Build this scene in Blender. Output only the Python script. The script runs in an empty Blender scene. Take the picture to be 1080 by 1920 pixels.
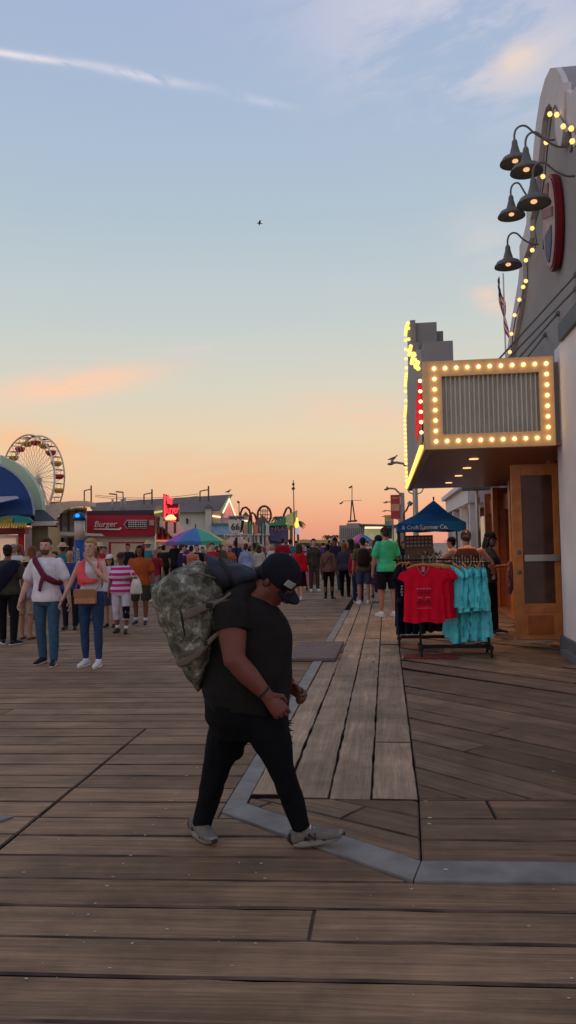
import bpy, math, random
from math import sin, cos, pi, atan, sqrt, radians, tan
from mathutils import Vector, Matrix, noise
random.seed(7)
SC = bpy.context.scene
COL = SC.collection
CAMH = 1.62
F = 1500.0
# ---------------------------------------------------------------- camera
yaw, pit, rol = atan(182/F), atan(61/F), .02
_f = Vector((-sin(yaw)*cos(pit), cos(yaw)*cos(pit), sin(pit)))
_r = Vector((cos(yaw), sin(yaw), 0)); _u = _r.cross(_f)
CR = cos(rol)*_r - sin(rol)*_u; CU = cos(rol)*_u + sin(rol)*_r
cam_d = bpy.data.cameras.new('camera'); cam = bpy.data.objects.new('camera', cam_d); COL.objects.link(cam)
cam.matrix_world = Matrix(((CR.x, CU.x, -_f.x, 0), (CR.y, CU.y, -_f.y, 0), (CR.z, CU.z, -_f.z, CAMH), (0, 0, 0, 1)))
cam_d.sensor_fit = 'VERTICAL'; cam_d.sensor_height = 36; cam_d.lens = 36*F/1920
cam_d.clip_start = .05; cam_d.clip_end = 6000
SC.camera = cam
def ray(x, y): return _f*F + CR*(x-540) + CU*(960-y)
def P(x, y, Y):                                   # survey: photo point -> world point at distance Y down the pier
    d = ray(x, y); t = Y/d.y; return Vector((0, 0, CAMH)) + d*t
def PX(x, y, X):
    d = ray(x, y); t = X/d.x; return Vector((0, 0, CAMH)) + d*t
def G(x, y, z=0.0):
    d = ray(x, y); t = (z-CAMH)/d.z; return Vector((0, 0, CAMH)) + d*t

# ---------------------------------------------------------------- materials
_M = {}
def srgb(r, g, b):
    f = lambda c: (c/255/12.92) if c/255 <= .04045 else ((c/255+.055)/1.055)**2.4
    return (f(r), f(g), f(b))
def nt(m): return m.node_tree.nodes, m.node_tree.links
def mat(name, col, rough=.75, var=.12, scale=6, metal=0, emit=0, ecol=None, bump=0, bscale=40, spec=.35, alpha=1, detail=3):
    if name in _M: return _M[name]
    m = bpy.data.materials.new(name); m.use_nodes = True; N, L = nt(m)
    b = N['Principled BSDF']; b.inputs['Roughness'].default_value = rough; b.inputs['Metallic'].default_value = metal
    b.inputs['Specular IOR Level'].default_value = spec
    b.inputs['Base Color'].default_value = (*col, 1)
    if var > 0 or bump > 0:
        tc = N.new('ShaderNodeTexCoord')
    if var > 0:
        n = N.new('ShaderNodeTexNoise'); n.inputs['Scale'].default_value = scale; n.inputs['Detail'].default_value = detail
        L.new(tc.outputs['Object'], n.inputs['Vector'])
        r = N.new('ShaderNodeMapRange'); r.inputs[1].default_value = .3; r.inputs[2].default_value = .7
        r.inputs[3].default_value = 1-var; r.inputs[4].default_value = 1+var; L.new(n.outputs['Fac'], r.inputs[0])
        v = N.new('ShaderNodeVectorMath'); v.operation = 'SCALE'; v.inputs[0].default_value = col
        L.new(r.outputs[0], v.inputs['Scale']); L.new(v.outputs[0], b.inputs['Base Color'])
    if bump > 0:
        n2 = N.new('ShaderNodeTexNoise'); n2.inputs['Scale'].default_value = bscale; n2.inputs['Detail'].default_value = 4
        L.new(tc.outputs['Object'], n2.inputs['Vector'])
        bp = N.new('ShaderNodeBump'); bp.inputs['Strength'].default_value = bump; bp.inputs['Distance'].default_value = .02
        L.new(n2.outputs['Fac'], bp.inputs['Height']); L.new(bp.outputs[0], b.inputs['Normal'])
    if emit > 0:
        b.inputs['Emission Color'].default_value = (*(ecol or col), 1); b.inputs['Emission Strength'].default_value = emit
    if alpha < 1:
        b.inputs['Alpha'].default_value = alpha
    _M[name] = m; return m
def cloth(name, rgb, **k):
    a = dict(rough=.9, var=.16, scale=7, bump=.25, bscale=18, spec=.15); a.update(k); return mat('cloth_'+name, srgb(*rgb), **a)

# ---------------------------------------------------------------- mesh builder
class MB:
    def __init__(s): s.v = []; s.f = []; s.m = []; s.uv = {}
    def add(s, vs, fs, mi=0):
        o = len(s.v); s.v += [tuple(v) for v in vs]
        for f in fs: s.f.append([i+o for i in f]); s.m.append(mi)
    def box(s, c, d, mi=0, rz=0):
        x, y, z = d[0]/2, d[1]/2, d[2]/2; C, S = cos(rz), sin(rz)
        vs = [(c[0]+a*x*C-b*y*S, c[1]+a*x*S+b*y*C, c[2]+e*z) for a in (-1, 1) for b in (-1, 1) for e in (-1, 1)]
        s.add(vs, [(0, 1, 3, 2), (4, 6, 7, 5), (0, 4, 5, 1), (2, 3, 7, 6), (0, 2, 6, 4), (1, 5, 7, 3)], mi)
    def bx(s, a, b, mi=0):
        s.box([(a[i]+b[i])/2 for i in range(3)], [abs(b[i]-a[i]) for i in range(3)], mi)
    def prism(s, poly, vec, mi=0):
        n = len(poly); vec = Vector(vec); p = [Vector(q) for q in poly]
        s.add(p+[q+vec for q in p], [list(range(n))[::-1], list(range(n, 2*n))]+[(i, (i+1) % n, n+(i+1) % n, n+i) for i in range(n)], mi)
    def loft(s, rings, n=12, mi=0, cap=True):
        vs = []
        for c, u, v in rings:
            c, u, v = Vector(c), Vector(u), Vector(v)
            vs += [c+u*cos(2*pi*k/n)+v*sin(2*pi*k/n) for k in range(n)]
        fs = [(j*n+k, j*n+(k+1) % n, (j+1)*n+(k+1) % n, (j+1)*n+k) for j in range(len(rings)-1) for k in range(n)]
        if cap: fs += [list(range(n))[::-1], [(len(rings)-1)*n+k for k in range(n)]]
        s.add(vs, fs, mi)
    def tube(s, pts, rad, n=10, mi=0, side=None, round_=False):
        pts = [Vector(p) for p in pts]
        if not isinstance(rad, (list, tuple)): rad = [rad]*len(pts)
        rad = [r if isinstance(r, (tuple, list)) else (r, r) for r in rad]
        T = []
        for i in range(len(pts)):
            a = pts[max(i-1, 0)]; b = pts[min(i+1, len(pts)-1)]
            t = (b-a); T.append(t.normalized() if t.length > 1e-9 else Vector((0, 0, 1)))
        sd = Vector(side) if side is not None else (Vector((0, 0, 1)) if abs(T[0].z) < .9 else Vector((1, 0, 0)))
        rg = []; prev = None
        for i, p in enumerate(pts):
            base = sd if (side is not None or prev is None) else prev
            u = base - T[i]*base.dot(T[i])
            if u.length < 1e-4: u = Vector((0, 1, 0)) - T[i]*T[i].y
            u.normalize(); v = T[i].cross(u); prev = u
            rg.append((p, u*rad[i][0], v*rad[i][1], T[i]))
        out = []
        if round_:
            p, u, v, t = rg[0]; r = (u.length+v.length)/2
            for k in (.25, .7): q = sqrt(1-(1-k)**2); out.append((p-t*r*(1-k), u*q, v*q))
        out += [(p, u, v) for p, u, v, t in rg]
        if round_:
            p, u, v, t = rg[-1]; r = (u.length+v.length)/2
            for k in (.7, .25): q = sqrt(1-(1-k)**2); out.append((p+t*r*(1-k), u*q, v*q))
        s.loft(out, n, mi)
    def ell(s, c, r, n=12, mi=0, X=(1, 0, 0), Y=(0, 1, 0), Z=(0, 0, 1)):
        c, X, Y, Z = Vector(c), Vector(X), Vector(Y), Vector(Z); m = max(4, n//2)
        s.loft([(c-Z*r[2]*cos(pi*k/m), X*max(r[0]*sin(pi*k/m), .0004), Y*max(r[1]*sin(pi*k/m), .0004)) for k in range(m+1)], n, mi)
    def lathe(s, prof, c, n=20, mi=0, Z=(0, 0, 1), X=(1, 0, 0)):
        Z, X = Vector(Z).normalized(), Vector(X); X = (X-Z*X.dot(Z)).normalized(); Yv = Z.cross(X); c = Vector(c)
        s.loft([(c+Z*h, X*max(r, .0004), Yv*max(r, .0004)) for r, h in prof], n, mi, cap=False)
    def build(s, name, mats, parent=None, smooth=False, loc=None, fix=True):
        me = bpy.data.meshes.new(name); me.from_pydata(s.v, [], s.f)
        for m in (mats if isinstance(mats, (list, tuple)) else [mats]): me.materials.append(m)
        me.polygons.foreach_set('material_index', s.m)
        if fix:
            import bmesh
            b = bmesh.new(); b.from_mesh(me); bmesh.ops.recalc_face_normals(b, faces=b.faces); b.to_mesh(me); b.free()
        if smooth: me.polygons.foreach_set('use_smooth', [True]*len(me.polygons))
        return link(name, me, parent, loc)
def link(name, me, parent=None, loc=None):
    o = bpy.data.objects.new(name, me); COL.objects.link(o)
    if loc is not None: o.location = loc
    if parent is not None: o.parent = parent
    return o
def tag(o, label=None, cat=None, group=None, kind=None):
    if label: o['label'] = label
    if cat: o['category'] = cat
    if group: o['group'] = group
    if kind: o['kind'] = kind
    return o
def thing(name, loc=(0, 0, 0), rz=0, label=None, cat=None, group=None):
    o = bpy.data.objects.new(name, None); COL.objects.link(o); o.location = loc; o.rotation_euler = (0, 0, rz)
    o.empty_display_size = .1
    return tag(o, label, cat, group)
KIDS = {}
def copy_tree(o, parent=None):
    c = o.copy(); COL.objects.link(c)
    if parent is not None: c.parent = parent
    for ch in [x for x in list(bpy.data.objects) if x.parent == o]: copy_tree(ch, c)
    return c
def shift(o, k):                                   # bring parts given in world coordinates into a thing's own frame
    pass
def solid(o, bevel=.01, seg=2):
    m = o.modifiers.new('b', 'BEVEL'); m.width = bevel; m.segments = seg; m.limit_method = 'ANGLE'; return o
_txtcache = {}
def text(name, s, size, m, parent=None, at=(0, 0, 0), xdir=(1, 0, 0), up=(0, 0, 1), depth=.01, align='CENTER', shear=0, width=None, squash=1):
    cu = bpy.data.curves.new('t', 'FONT'); cu.body = s; cu.size = size; cu.extrude = depth/2; cu.align_x = align; cu.align_y = 'CENTER'; cu.shear = shear
    cu.resolution_u = 3
    t = bpy.data.objects.new('t', cu); COL.objects.link(t); bpy.context.view_layer.update()
    me = bpy.data.meshes.new_from_object(t.evaluated_get(bpy.context.evaluated_depsgraph_get()))
    bpy.data.objects.remove(t); me.materials.clear(); me.materials.append(m)
    X = Vector(xdir).normalized(); U = Vector(up).normalized(); Nn = X.cross(U)
    if width:
        xs = [v.co.x for v in me.vertices]; w = max(xs)-min(xs); squash = width/w
    M = Matrix(((X.x*squash, U.x, Nn.x, at[0]), (X.y*squash, U.y, Nn.y, at[1]), (X.z*squash, U.z, Nn.z, at[2]), (0, 0, 0, 1)))
    me.transform(M); return link(name, me, parent)
def remesh(mb, vox, it=3, disp=0, dscale=9, seed=0):
    me = bpy.data.meshes.new('r'); me.from_pydata(mb.v, [], mb.f)
    import bmesh
    b = bmesh.new(); b.from_mesh(me); bmesh.ops.recalc_face_normals(b, faces=b.faces); b.to_mesh(me); b.free()
    o = bpy.data.objects.new('r', me); COL.objects.link(o)
    r = o.modifiers.new('r', 'REMESH'); r.mode = 'VOXEL'; r.voxel_size = vox; r.use_smooth_shade = True
    if it: sm = o.modifiers.new('s', 'SMOOTH'); sm.factor = .5; sm.iterations = it
    bpy.context.view_layer.update()
    out = bpy.data.meshes.new_from_object(o.evaluated_get(bpy.context.evaluated_depsgraph_get()))
    bpy.data.objects.remove(o); bpy.data.meshes.remove(me)
    out.materials.clear()
    if disp:
        ns = [v.normal.copy() for v in out.vertices]
        for v, nn in zip(out.vertices, ns):
            c = v.co; q = Vector((c.x*dscale, c.y*dscale, c.z*dscale*.55+seed*7.3))
            d = noise.noise(q)+.45*noise.noise(q*2.3+Vector((3, 1, 2)))
            v.co = c+nn*(d*disp)
    return out
def join(me, mb):                                  # a remeshed body plus its fine details -> one mesh
    v = [tuple(x.co) for x in me.vertices]; f = [list(p.vertices) for p in me.polygons]; mi = [0]*len(f); o = len(v)
    v += mb.v; f += [[i+o for i in q] for q in mb.f]; mi += mb.m
    n = bpy.data.meshes.new('j'); n.from_pydata(v, [], f); n.polygons.foreach_set('material_index', mi)
    n.polygons.foreach_set('use_smooth', [True]*len(f)); bpy.data.meshes.remove(me); return n
# ================================================================ SKY
def build_world():
    w = bpy.data.worlds.new('World'); SC.world = w; w.use_nodes = True; N, L = w.node_tree.nodes, w.node_tree.links
    bg = N['Background']
    def mth(op, a, b=None, c=None):
        n = N.new('ShaderNodeMath'); n.operation = op
        for i, q in enumerate((a, b, c)):
            if q is None: continue
            if isinstance(q, (int, float)): n.inputs[i].default_value = q
            else: L.new(q, n.inputs[i])
        return n.outputs[0]
    tc = N.new('ShaderNodeTexCoord'); sp = N.new('ShaderNodeSeparateXYZ'); L.new(tc.outputs['Generated'], sp.inputs[0])
    az = mth('MULTIPLY', mth('ARCTAN2', sp.outputs[0], sp.outputs[1]), 180/pi)     # degrees right of the pier's line
    el = mth('MULTIPLY', mth('ARCSINE', sp.outputs[2]), 180/pi)
    def ramp(stops):
        r = N.new('ShaderNodeValToRGB'); e = r.color_ramp.elements
        while len(e) > 1: e.remove(e[-1])
        for i, (p, c) in enumerate(stops):
            q = e[0] if i == 0 else e.new(p)
            q.position = p; q.color = (*srgb(*c), 1)
        L.new(mth('DIVIDE', el, 90), r.inputs[0]); return r.outputs[0]
    west = ramp([(0, (214, 148, 132)), (.010, (224, 154, 128)), (.026, (234, 172, 138)), (.05, (232, 196, 158)), (.085, (230, 208, 176)),
                 (.125, (214, 210, 194)), (.175, (196, 205, 204)), (.25, (177, 194, 207)), (.32, (168, 186, 210)), (.40, (164, 180, 212)), (1, (138, 152, 184))])
    east = ramp([(0, (190, 174, 178)), (.04, (226, 204, 204)), (.10, (238, 220, 220)), (.2, (222, 216, 224)), (.4, (168, 176, 200)), (1, (138, 152, 184))])
    def mix(f, a, b):
        m = N.new('ShaderNodeMix'); m.data_type = 'RGBA'
        if isinstance(f, (int, float)): m.inputs[0].default_value = f
        else: L.new(f, m.inputs[0])
        for i, q in ((6, a), (7, b)):
            if isinstance(q, tuple): m.inputs[i].default_value = (*q, 1)
            else: L.new(q, m.inputs[i])
        return m.outputs[2]
    fr = N.new('ShaderNodeMapRange'); fr.interpolation_type = 'SMOOTHSTEP'; fr.inputs[1].default_value = 55; fr.inputs[2].default_value = 135
    L.new(mth('ABSOLUTE', az), fr.inputs[0])
    col = mix(fr.outputs[0], west, east)
    ns = N.new('ShaderNodeTexSky'); ns.sky_type = 'NISHITA'; ns.sun_disc = False; ns.sun_elevation = radians(1.5); ns.sun_rotation = radians(8)
    sc = N.new('ShaderNodeVectorMath'); sc.operation = 'SCALE'; sc.inputs['Scale'].default_value = .09; L.new(ns.outputs[0], sc.inputs[0])
    col = mix(.04, col, sc.outputs[0])
    # cloud streaks: patches of air on the sky sphere, broken up by three shared noise fields
    def field(rot, sx, sy, det, sd):
        c, s = cos(radians(rot)), sin(radians(rot)); cb = N.new('ShaderNodeCombineXYZ')
        L.new(mth('MULTIPLY', mth('ADD', mth('MULTIPLY', az, c), mth('MULTIPLY', el, s)), sx), cb.inputs[0]); L.new(mth('MULTIPLY', mth('SUBTRACT', mth('MULTIPLY', el, c), mth('MULTIPLY', az, s)), sy), cb.inputs[1]); cb.inputs[2].default_value = sd
        no = N.new('ShaderNodeTexNoise'); no.inputs['Scale'].default_value = 1; no.inputs['Detail'].default_value = det; no.inputs['Roughness'].default_value = .58
        no.inputs['Distortion'].default_value = .4; L.new(cb.outputs[0], no.inputs[0]); return no.outputs[0]
    FA = field(8, .22, 1.0, 5, 3.1); FB = field(12, .13, .42, 5, 7.7); FC = field(-17, .5, 1.8, 4, 1.3)
    def cloud(a0, e0, ra, re, rot, rgb, amt, fl=None, lo=.36, hi=.62, **k):
        nonlocal col
        fl = fl or FA
        c, s = cos(radians(rot)), sin(radians(rot))
        da = mth('SUBTRACT', az, a0); de = mth('SUBTRACT', el, e0)
        u = mth('ADD', mth('MULTIPLY', da, c/ra), mth('MULTIPLY', de, s/ra)); v = mth('SUBTRACT', mth('MULTIPLY', de, c/re), mth('MULTIPLY', da, s/re))
        m = N.new('ShaderNodeMapRange'); m.interpolation_type = 'SMOOTHSTEP'; m.inputs[1].default_value = lo; m.inputs[2].default_value = hi; m.inputs[4].default_value = amt; L.new(fl, m.inputs[0])
        g = mth('EXPONENT', mth('MULTIPLY', mth('ADD', mth('MULTIPLY', u, u), mth('MULTIPLY', v, v)), -1))
        col = mix(mth('MULTIPLY', g, m.outputs[0]), col, srgb(*rgb))
    def AE(x, y):
        d = ray(x, y).normalized(); return math.degrees(math.atan2(d.x, d.y)), math.degrees(math.asin(d.z))
    def c2(x0, y0, x1, y1, th, rgb, amt, **k):
        a, b = AE(x0, y0), AE(x1, y1)
        cloud((a[0]+b[0])/2, (a[1]+b[1])/2, math.hypot(b[0]-a[0], b[1]-a[1])/2*.8, th, math.degrees(math.atan2(b[1]-a[1], b[0]-a[0])), rgb, amt, **k)
    c2(-60, 748, 325, 692, .95, (249, 202, 170), 1.0, lo=.2, hi=.5)
    c2(260, 665, 450, 648, .35, (214, 205, 205), .6)
    c2(-60, 815, 170, 850, 1.2, (250, 190, 140), .8, lo=.28, hi=.5)
    c2(150, 880, 720, 900, 1.4, (242, 182, 142), .5, lo=.3, hi=.6)
    c2(540, 755, 840, 800, 1.2, (240, 200, 172), .7, lo=.3, hi=.55)
    c2(880, 545, 965, 580, .75, (238, 206, 184), .9, lo=.22, hi=.5)
    c2(840, 420, 980, 470, 1.8, (212, 205, 205), .5, fl=FB)
    c2(520, 0, 1180, 70, 4.2, (206, 204, 216), .95, fl=FB, lo=.32, hi=.6)
    c2(820, 150, 1140, 60, 2.2, (214, 204, 206), .55, fl=FB, lo=.34, hi=.6)
    c2(920, 130, 1020, 92, .8, (236, 212, 194), .7, fl=FA, lo=.25, hi=.5)
    c2(-160, 68, 190, 124, .19, (226, 220, 226), .95, fl=FC, lo=.18, hi=.42)
    c2(130, 113, 400, 166, .26, (214, 213, 224), .75, fl=FC, lo=.3, hi=.55)
    c2(430, 176, 560, 204, .26, (198, 204, 220), .6, fl=FC, lo=.35, hi=.6)
    L.new(col, bg.inputs[0]); bg.inputs[1].default_value = 1.0
    sun = bpy.data.lights.new('sun', 'SUN'); sun.energy = .5; sun.angle = radians(14); sun.color = (1, .72, .5)
    so = bpy.data.objects.new('sun', sun); COL.objects.link(so)
    d = Vector((sin(radians(8))*cos(radians(3)), cos(radians(8))*cos(radians(3)), sin(radians(3))))
    so.rotation_euler = d.to_track_quat('Z', 'Y').to_euler(); so.location = (0, 0, 30)
build_world()
SC.view_settings.view_transform = 'Standard'; SC.view_settings.look = 'None'; SC.view_settings.exposure = .07; SC.view_settings.gamma = 1
SC.cycles.use_denoising = True
SC.cycles.max_bounces = 4; SC.cycles.diffuse_bounces = 2; SC.cycles.glossy_bounces = 2; SC.cycles.transparent_max_bounces = 6; SC.cycles.use_adaptive_sampling = True; SC.cycles.adaptive_threshold = .02
SC.cycles.sample_clamp_indirect = 4

# ================================================================ GROUND
def wood(name, tint, tint2, dark=.55, crack=0.0, wet=.62):
    m = bpy.data.materials.new(name); m.use_nodes = True; N, L = nt(m); b = N['Principled BSDF']
    uv = N.new('ShaderNodeUVMap'); geo = N.new('ShaderNodeNewGeometry'); tc = N.new('ShaderNodeTexCoord')
    def mp(sx, sy):
        q = N.new('ShaderNodeVectorMath'); q.operation = 'MULTIPLY'; q.inputs[1].default_value = (sx, sy, 1); L.new(uv.outputs[0], q.inputs[0]); return q.outputs[0]
    def noi(vec, det=6, rough=.6, dist=0, sc=1):
        n = N.new('ShaderNodeTexNoise'); n.inputs['Scale'].default_value = sc; n.inputs['Detail'].default_value = det; n.inputs['Roughness'].default_value = rough
        n.inputs['Distortion'].default_value = dist; L.new(vec, n.inputs[0]); return n.outputs[0]
    def mr(s, a, b_, c, d):
        r = N.new('ShaderNodeMapRange'); L.new(s, r.inputs[0])
        for i, q in enumerate((a, b_, c, d)): r.inputs[i+1].default_value = q
        return r.outputs[0]
    def mul(a, b_):
        q = N.new('ShaderNodeMath'); q.operation = 'MULTIPLY'
        for i, s in enumerate((a, b_)):
            if isinstance(s, (float, int)): q.inputs[i].default_value = s
            else: L.new(s, q.inputs[i])
        return q.outputs[0]
    g1 = noi(mp(1.1, 30), 6, .62, .9); g2 = noi(mp(.5, 7), 4, .6, 1.4); g3 = noi(mp(5, 120), 3, .6)
    blot = noi(tc.outputs['Object'], 5, .6, 0, .55); blot2 = noi(tc.outputs['Object'], 4, .65, 0, 2.6)
    per = mr(geo.outputs['Random Per Island'], 0, 1, .84, 1.16)
    f = mul(mul(mul(mr(g1, .3, .72, dark, 1.22), mr(g2, .3, .7, .72, 1.2)), mul(mr(g3, .3, .7, .84, 1.12), per)), mul(mr(blot, .35, .65, .72, 1.14), mr(blot2, .35, .6, .78, 1.08)))
    mx = N.new('ShaderNodeMix'); mx.data_type = 'RGBA'; mx.inputs[6].default_value = (*tint, 1); mx.inputs[7].default_value = (*tint2, 1)
    r2 = N.new('ShaderNodeMath'); r2.operation = 'FRACT'; L.new(mul(geo.outputs['Random Per Island'], 17.3), r2.inputs[0]); L.new(r2.outputs[0], mx.inputs[0])
    v = N.new('ShaderNodeVectorMath'); v.operation = 'SCALE'; L.new(mx.outputs[2], v.inputs[0]); L.new(f, v.inputs['Scale']); colr = v.outputs[0]
    # knots
    vo = N.new('ShaderNodeTexVoronoi'); vo.inputs['Scale'].default_value = 1; L.new(mp(.8, 4.5), vo.inputs[0])
    kn = mr(vo.outputs[0], .03, .11, .35, 1); v2 = N.new('ShaderNodeVectorMath'); v2.operation = 'SCALE'; L.new(colr, v2.inputs[0]); L.new(kn, v2.inputs['Scale']); colr = v2.outputs[0]
    if crack:
        c = noi(mp(.55, 5.2), 8, .72, .35); a = N.new('ShaderNodeMath'); a.operation = 'ABSOLUTE'; s = N.new('ShaderNodeMath'); s.operation = 'SUBTRACT'; L.new(c, s.inputs[0]); s.inputs[1].default_value = .53
        L.new(s.outputs[0], a.inputs[0]); w = mr(a.outputs[0], .0, .012, 1, 0); gate = mr(noi(mp(.9, 1.3), 5, .7), .5, .64, 0, 1); pl = mr(noi(tc.outputs['Object'], 4, .7, 0, 30), .45, .6, 0, 1)
        mm = N.new('ShaderNodeMix'); mm.data_type = 'RGBA'; L.new(mul(mul(w, gate), mul(pl, crack)), mm.inputs[0]); L.new(colr, mm.inputs[6]); mm.inputs[7].default_value = (.36, .31, .27, 1); colr = mm.outputs[2]
    L.new(colr, b.inputs['Base Color']); 
    rr = mr(g2, .3, .7, wet, wet+.28); L.new(rr, b.inputs['Roughness']); b.inputs['Specular IOR Level'].default_value = .22
    bp = N.new('ShaderNodeBump'); bp.inputs['Strength'].default_value = .8; bp.inputs['Distance'].default_value = .012
    ad = N.new('ShaderNodeMath'); ad.operation = 'ADD'; L.new(g1, ad.inputs[0]); L.new(mul(g3, .5), ad.inputs[1]); L.new(ad.outputs[0], bp.inputs['Height']); L.new(bp.outputs[0], b.inputs['Normal'])
    return m
M_deck = wood('weathered_boards', srgb(164, 130, 99), srgb(148, 116, 88), .64)
M_strip = wood('pale_ramp_boards', srgb(178, 148, 120), srgb(164, 136, 109), .8, crack=.75)
M_diag = wood('brown_deck_boards', srgb(146, 116, 90), srgb(122, 94, 72), .6)
M_gap = mat('dark_under_boards', srgb(22, 18, 17), .95, var=.2)  # underdeck colour; on plank side walls it paints the shade inside the gaps
M_edge = mat('painted_seam_shade', srgb(88, 68, 56), .9, var=.75, scale=3.2, detail=6)  # darker brown on plank bevels, seam shading put into the colour
M_gum = mat('pale_specks', srgb(190, 180, 172), .8)
M_steel = mat('zinc_threshold', srgb(124, 118, 112), .6, var=.28, scale=5, metal=0, bump=.1, bscale=60)

def clip(poly, a, b, c):                           # keep a*x+b*y<=c
    out = []
    for i in range(len(poly)):
        p, q = poly[i], poly[(i+1) % len(poly)]; dp, dq = a*p[0]+b*p[1]-c, a*q[0]+b*q[1]-c
        if dp <= 0: out.append(p)
        if (dp < 0 < dq) or (dq < 0 < dp):
            t = dp/(dp-dq); out.append((p[0]+(q[0]-p[0])*t, p[1]+(q[1]-p[1])*t))
    return out
def clippoly(poly, reg):                           # reg: convex, counter-clockwise
    for i in range(len(reg)):
        p, q = reg[i], reg[(i+1) % len(reg)]
        nx, ny = q[1]-p[1], -(q[0]-p[0]); poly = clip(poly, nx, ny, nx*p[0]+ny*p[1])
        if len(poly) < 3: return []
    return poly
def area(p): return sum(p[i][0]*p[(i+1) % len(p)][1]-p[(i+1) % len(p)][0]*p[i][1] for i in range(len(p)))/2
def inset(p, d):
    n = len(p); out = []
    for i in range(n):
        a, b, c = Vector(p[i-1]), Vector(p[i]), Vector(p[(i+1) % n])
        e1 = (b-a); e2 = (c-b)
        if e1.length < 1e-6 or e2.length < 1e-6: return None
        e1.normalize(); e2.normalize(); n1 = Vector((-e1.y, e1.x)); n2 = Vector((-e2.y, e2.x))
        k = 1+n1.dot(n2)
        if k < .15: k = .15
        out.append(tuple(b+(n1+n2)*(d/k)))
    return out
class Deck:
    dark = 0; edge = 0
    def __init__(s): s.v = []; s.f = []; s.uv = []; s.mi = []
    def rag(s, p, amt=.0055, step=.16):            # worn, slightly wavering plank edges
        out = []
        for i in range(len(p)):
            a, b = Vector(p[i]), Vector(p[(i+1) % len(p)]); L_ = (b-a).length; k = int(L_/step)
            out.append(tuple(a))
            if k < 3: continue
            nn = Vector((-(b-a).y, (b-a).x)).normalized()
            for j in range(1, k): out.append(tuple(a+(b-a)*((j+random.uniform(-.3, .3))/k)+nn*(noise.noise(Vector((a.x*3+j*.9, a.y*5, i)))*amt*2)))
        return out
    def board(s, poly, d, z, gap=.006, bev=.008, drop=.006, th=.05, mi=0):
        pp = []
        for q in poly:
            if not pp or (abs(q[0]-pp[-1][0])+abs(q[1]-pp[-1][1])) > 1e-3: pp.append(q)
        if len(pp) > 2 and abs(pp[0][0]-pp[-1][0])+abs(pp[0][1]-pp[-1][1]) < 1e-3: pp.pop()
        if len(pp) < 3: return
        if area(pp) < 0: pp = pp[::-1]
        if area(pp) < .0012: return
        if area(pp) > .3 and pp[0][1] < 9 and abs(pp[0][0]) < 9: pp = s.rag(pp)
        a = inset(pp, gap); 
        if not a or area(a) < .0005: return
        b = inset(a, bev)
        if not b or area(b) < .0004: b = inset(a, .001)
        zz = z+random.uniform(-.002, .002); tx, ty = random.uniform(-.002, .002), random.uniform(-.006, .006)
        cx = sum(q[0] for q in pp)/len(pp); cy = sum(q[1] for q in pp)/len(pp)
        n = len(a); o = len(s.v); D = Vector(d).normalized(); ou, ov = random.uniform(0, 90), random.uniform(0, 90)
        hz = lambda q: zz+(q[0]-cx)*tx*.1+(q[1]-cy)*ty
        s.v += [(*q, zz-th) for q in a]+[(*q, hz(q)-drop) for q in a]+[(*q, hz(q)) for q in b]
        fs = []
        for i in range(n):
            j = (i+1) % n; fs.append((o+i, o+j, o+n+j, o+n+i)); fs.append((o+n+i, o+n+j, o+2*n+j, o+2*n+i))
        fs.append(tuple(o+2*n+i for i in range(n)))
        for fi, f in enumerate(fs):
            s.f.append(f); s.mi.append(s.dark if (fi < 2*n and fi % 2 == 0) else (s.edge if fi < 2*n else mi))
            for vi in f:
                x, y, _ = s.v[vi]; s.uv.append((x*D.x+y*D.y+ou, -x*D.y+y*D.x+ov))
    def spot(s, x, y, z, r, mi):
        o = len(s.v); n = 7; ph = random.uniform(0, 6); st = random.uniform(.6, 1.7)
        for k in range(n):
            q = r*random.uniform(.6, 1.2); s.v.append((x+q*cos(ph+2*pi*k/n)*st, y+q*sin(ph+2*pi*k/n), z))
        s.f.append(tuple(range(o, o+n))); s.mi.append(mi); s.uv += [(0, 0)]*n
    def build(s, name, mats):
        me = bpy.data.meshes.new(name); me.from_pydata(s.v, [], s.f)
        for m in mats: me.materials.append(m)
        me.polygons.foreach_set('material_index', s.mi)
        u = me.uv_layers.new(name='UVMap'); u.data.foreach_set('uv', [c for q in s.uv for c in q]); return link(name, me)
AL = .045                                          # the main boards run a touch askew of the pier's cross line
KY = 3.92
def kerb_y(x): return KY+AL*(x-.09)
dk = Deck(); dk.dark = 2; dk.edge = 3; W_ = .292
C0, C1 = Vector((-1.03, 4.83)), Vector((.09, 3.92))    # chamfer, outer edge
ch = (C1-C0).normalized(); cn = Vector((-ch.y, ch.x))  # points to the platform side (+x,+y)
if cn.y < 0: cn = -cn
seamA, seamB = Vector((-2.13, 4.2)), Vector((-2.17, 6.65))
gs = [G(0, 1590), G(250, 1385)]; sA = Vector((gs[0].x, gs[0].y)); sB = Vector((gs[1].x, gs[1].y))
sd_ = (sB-sA).normalized(); sn = Vector((-sd_.y, sd_.x))
if sn.x > 0: sn = -sn
sc_ = sn.dot(sA)
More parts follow.
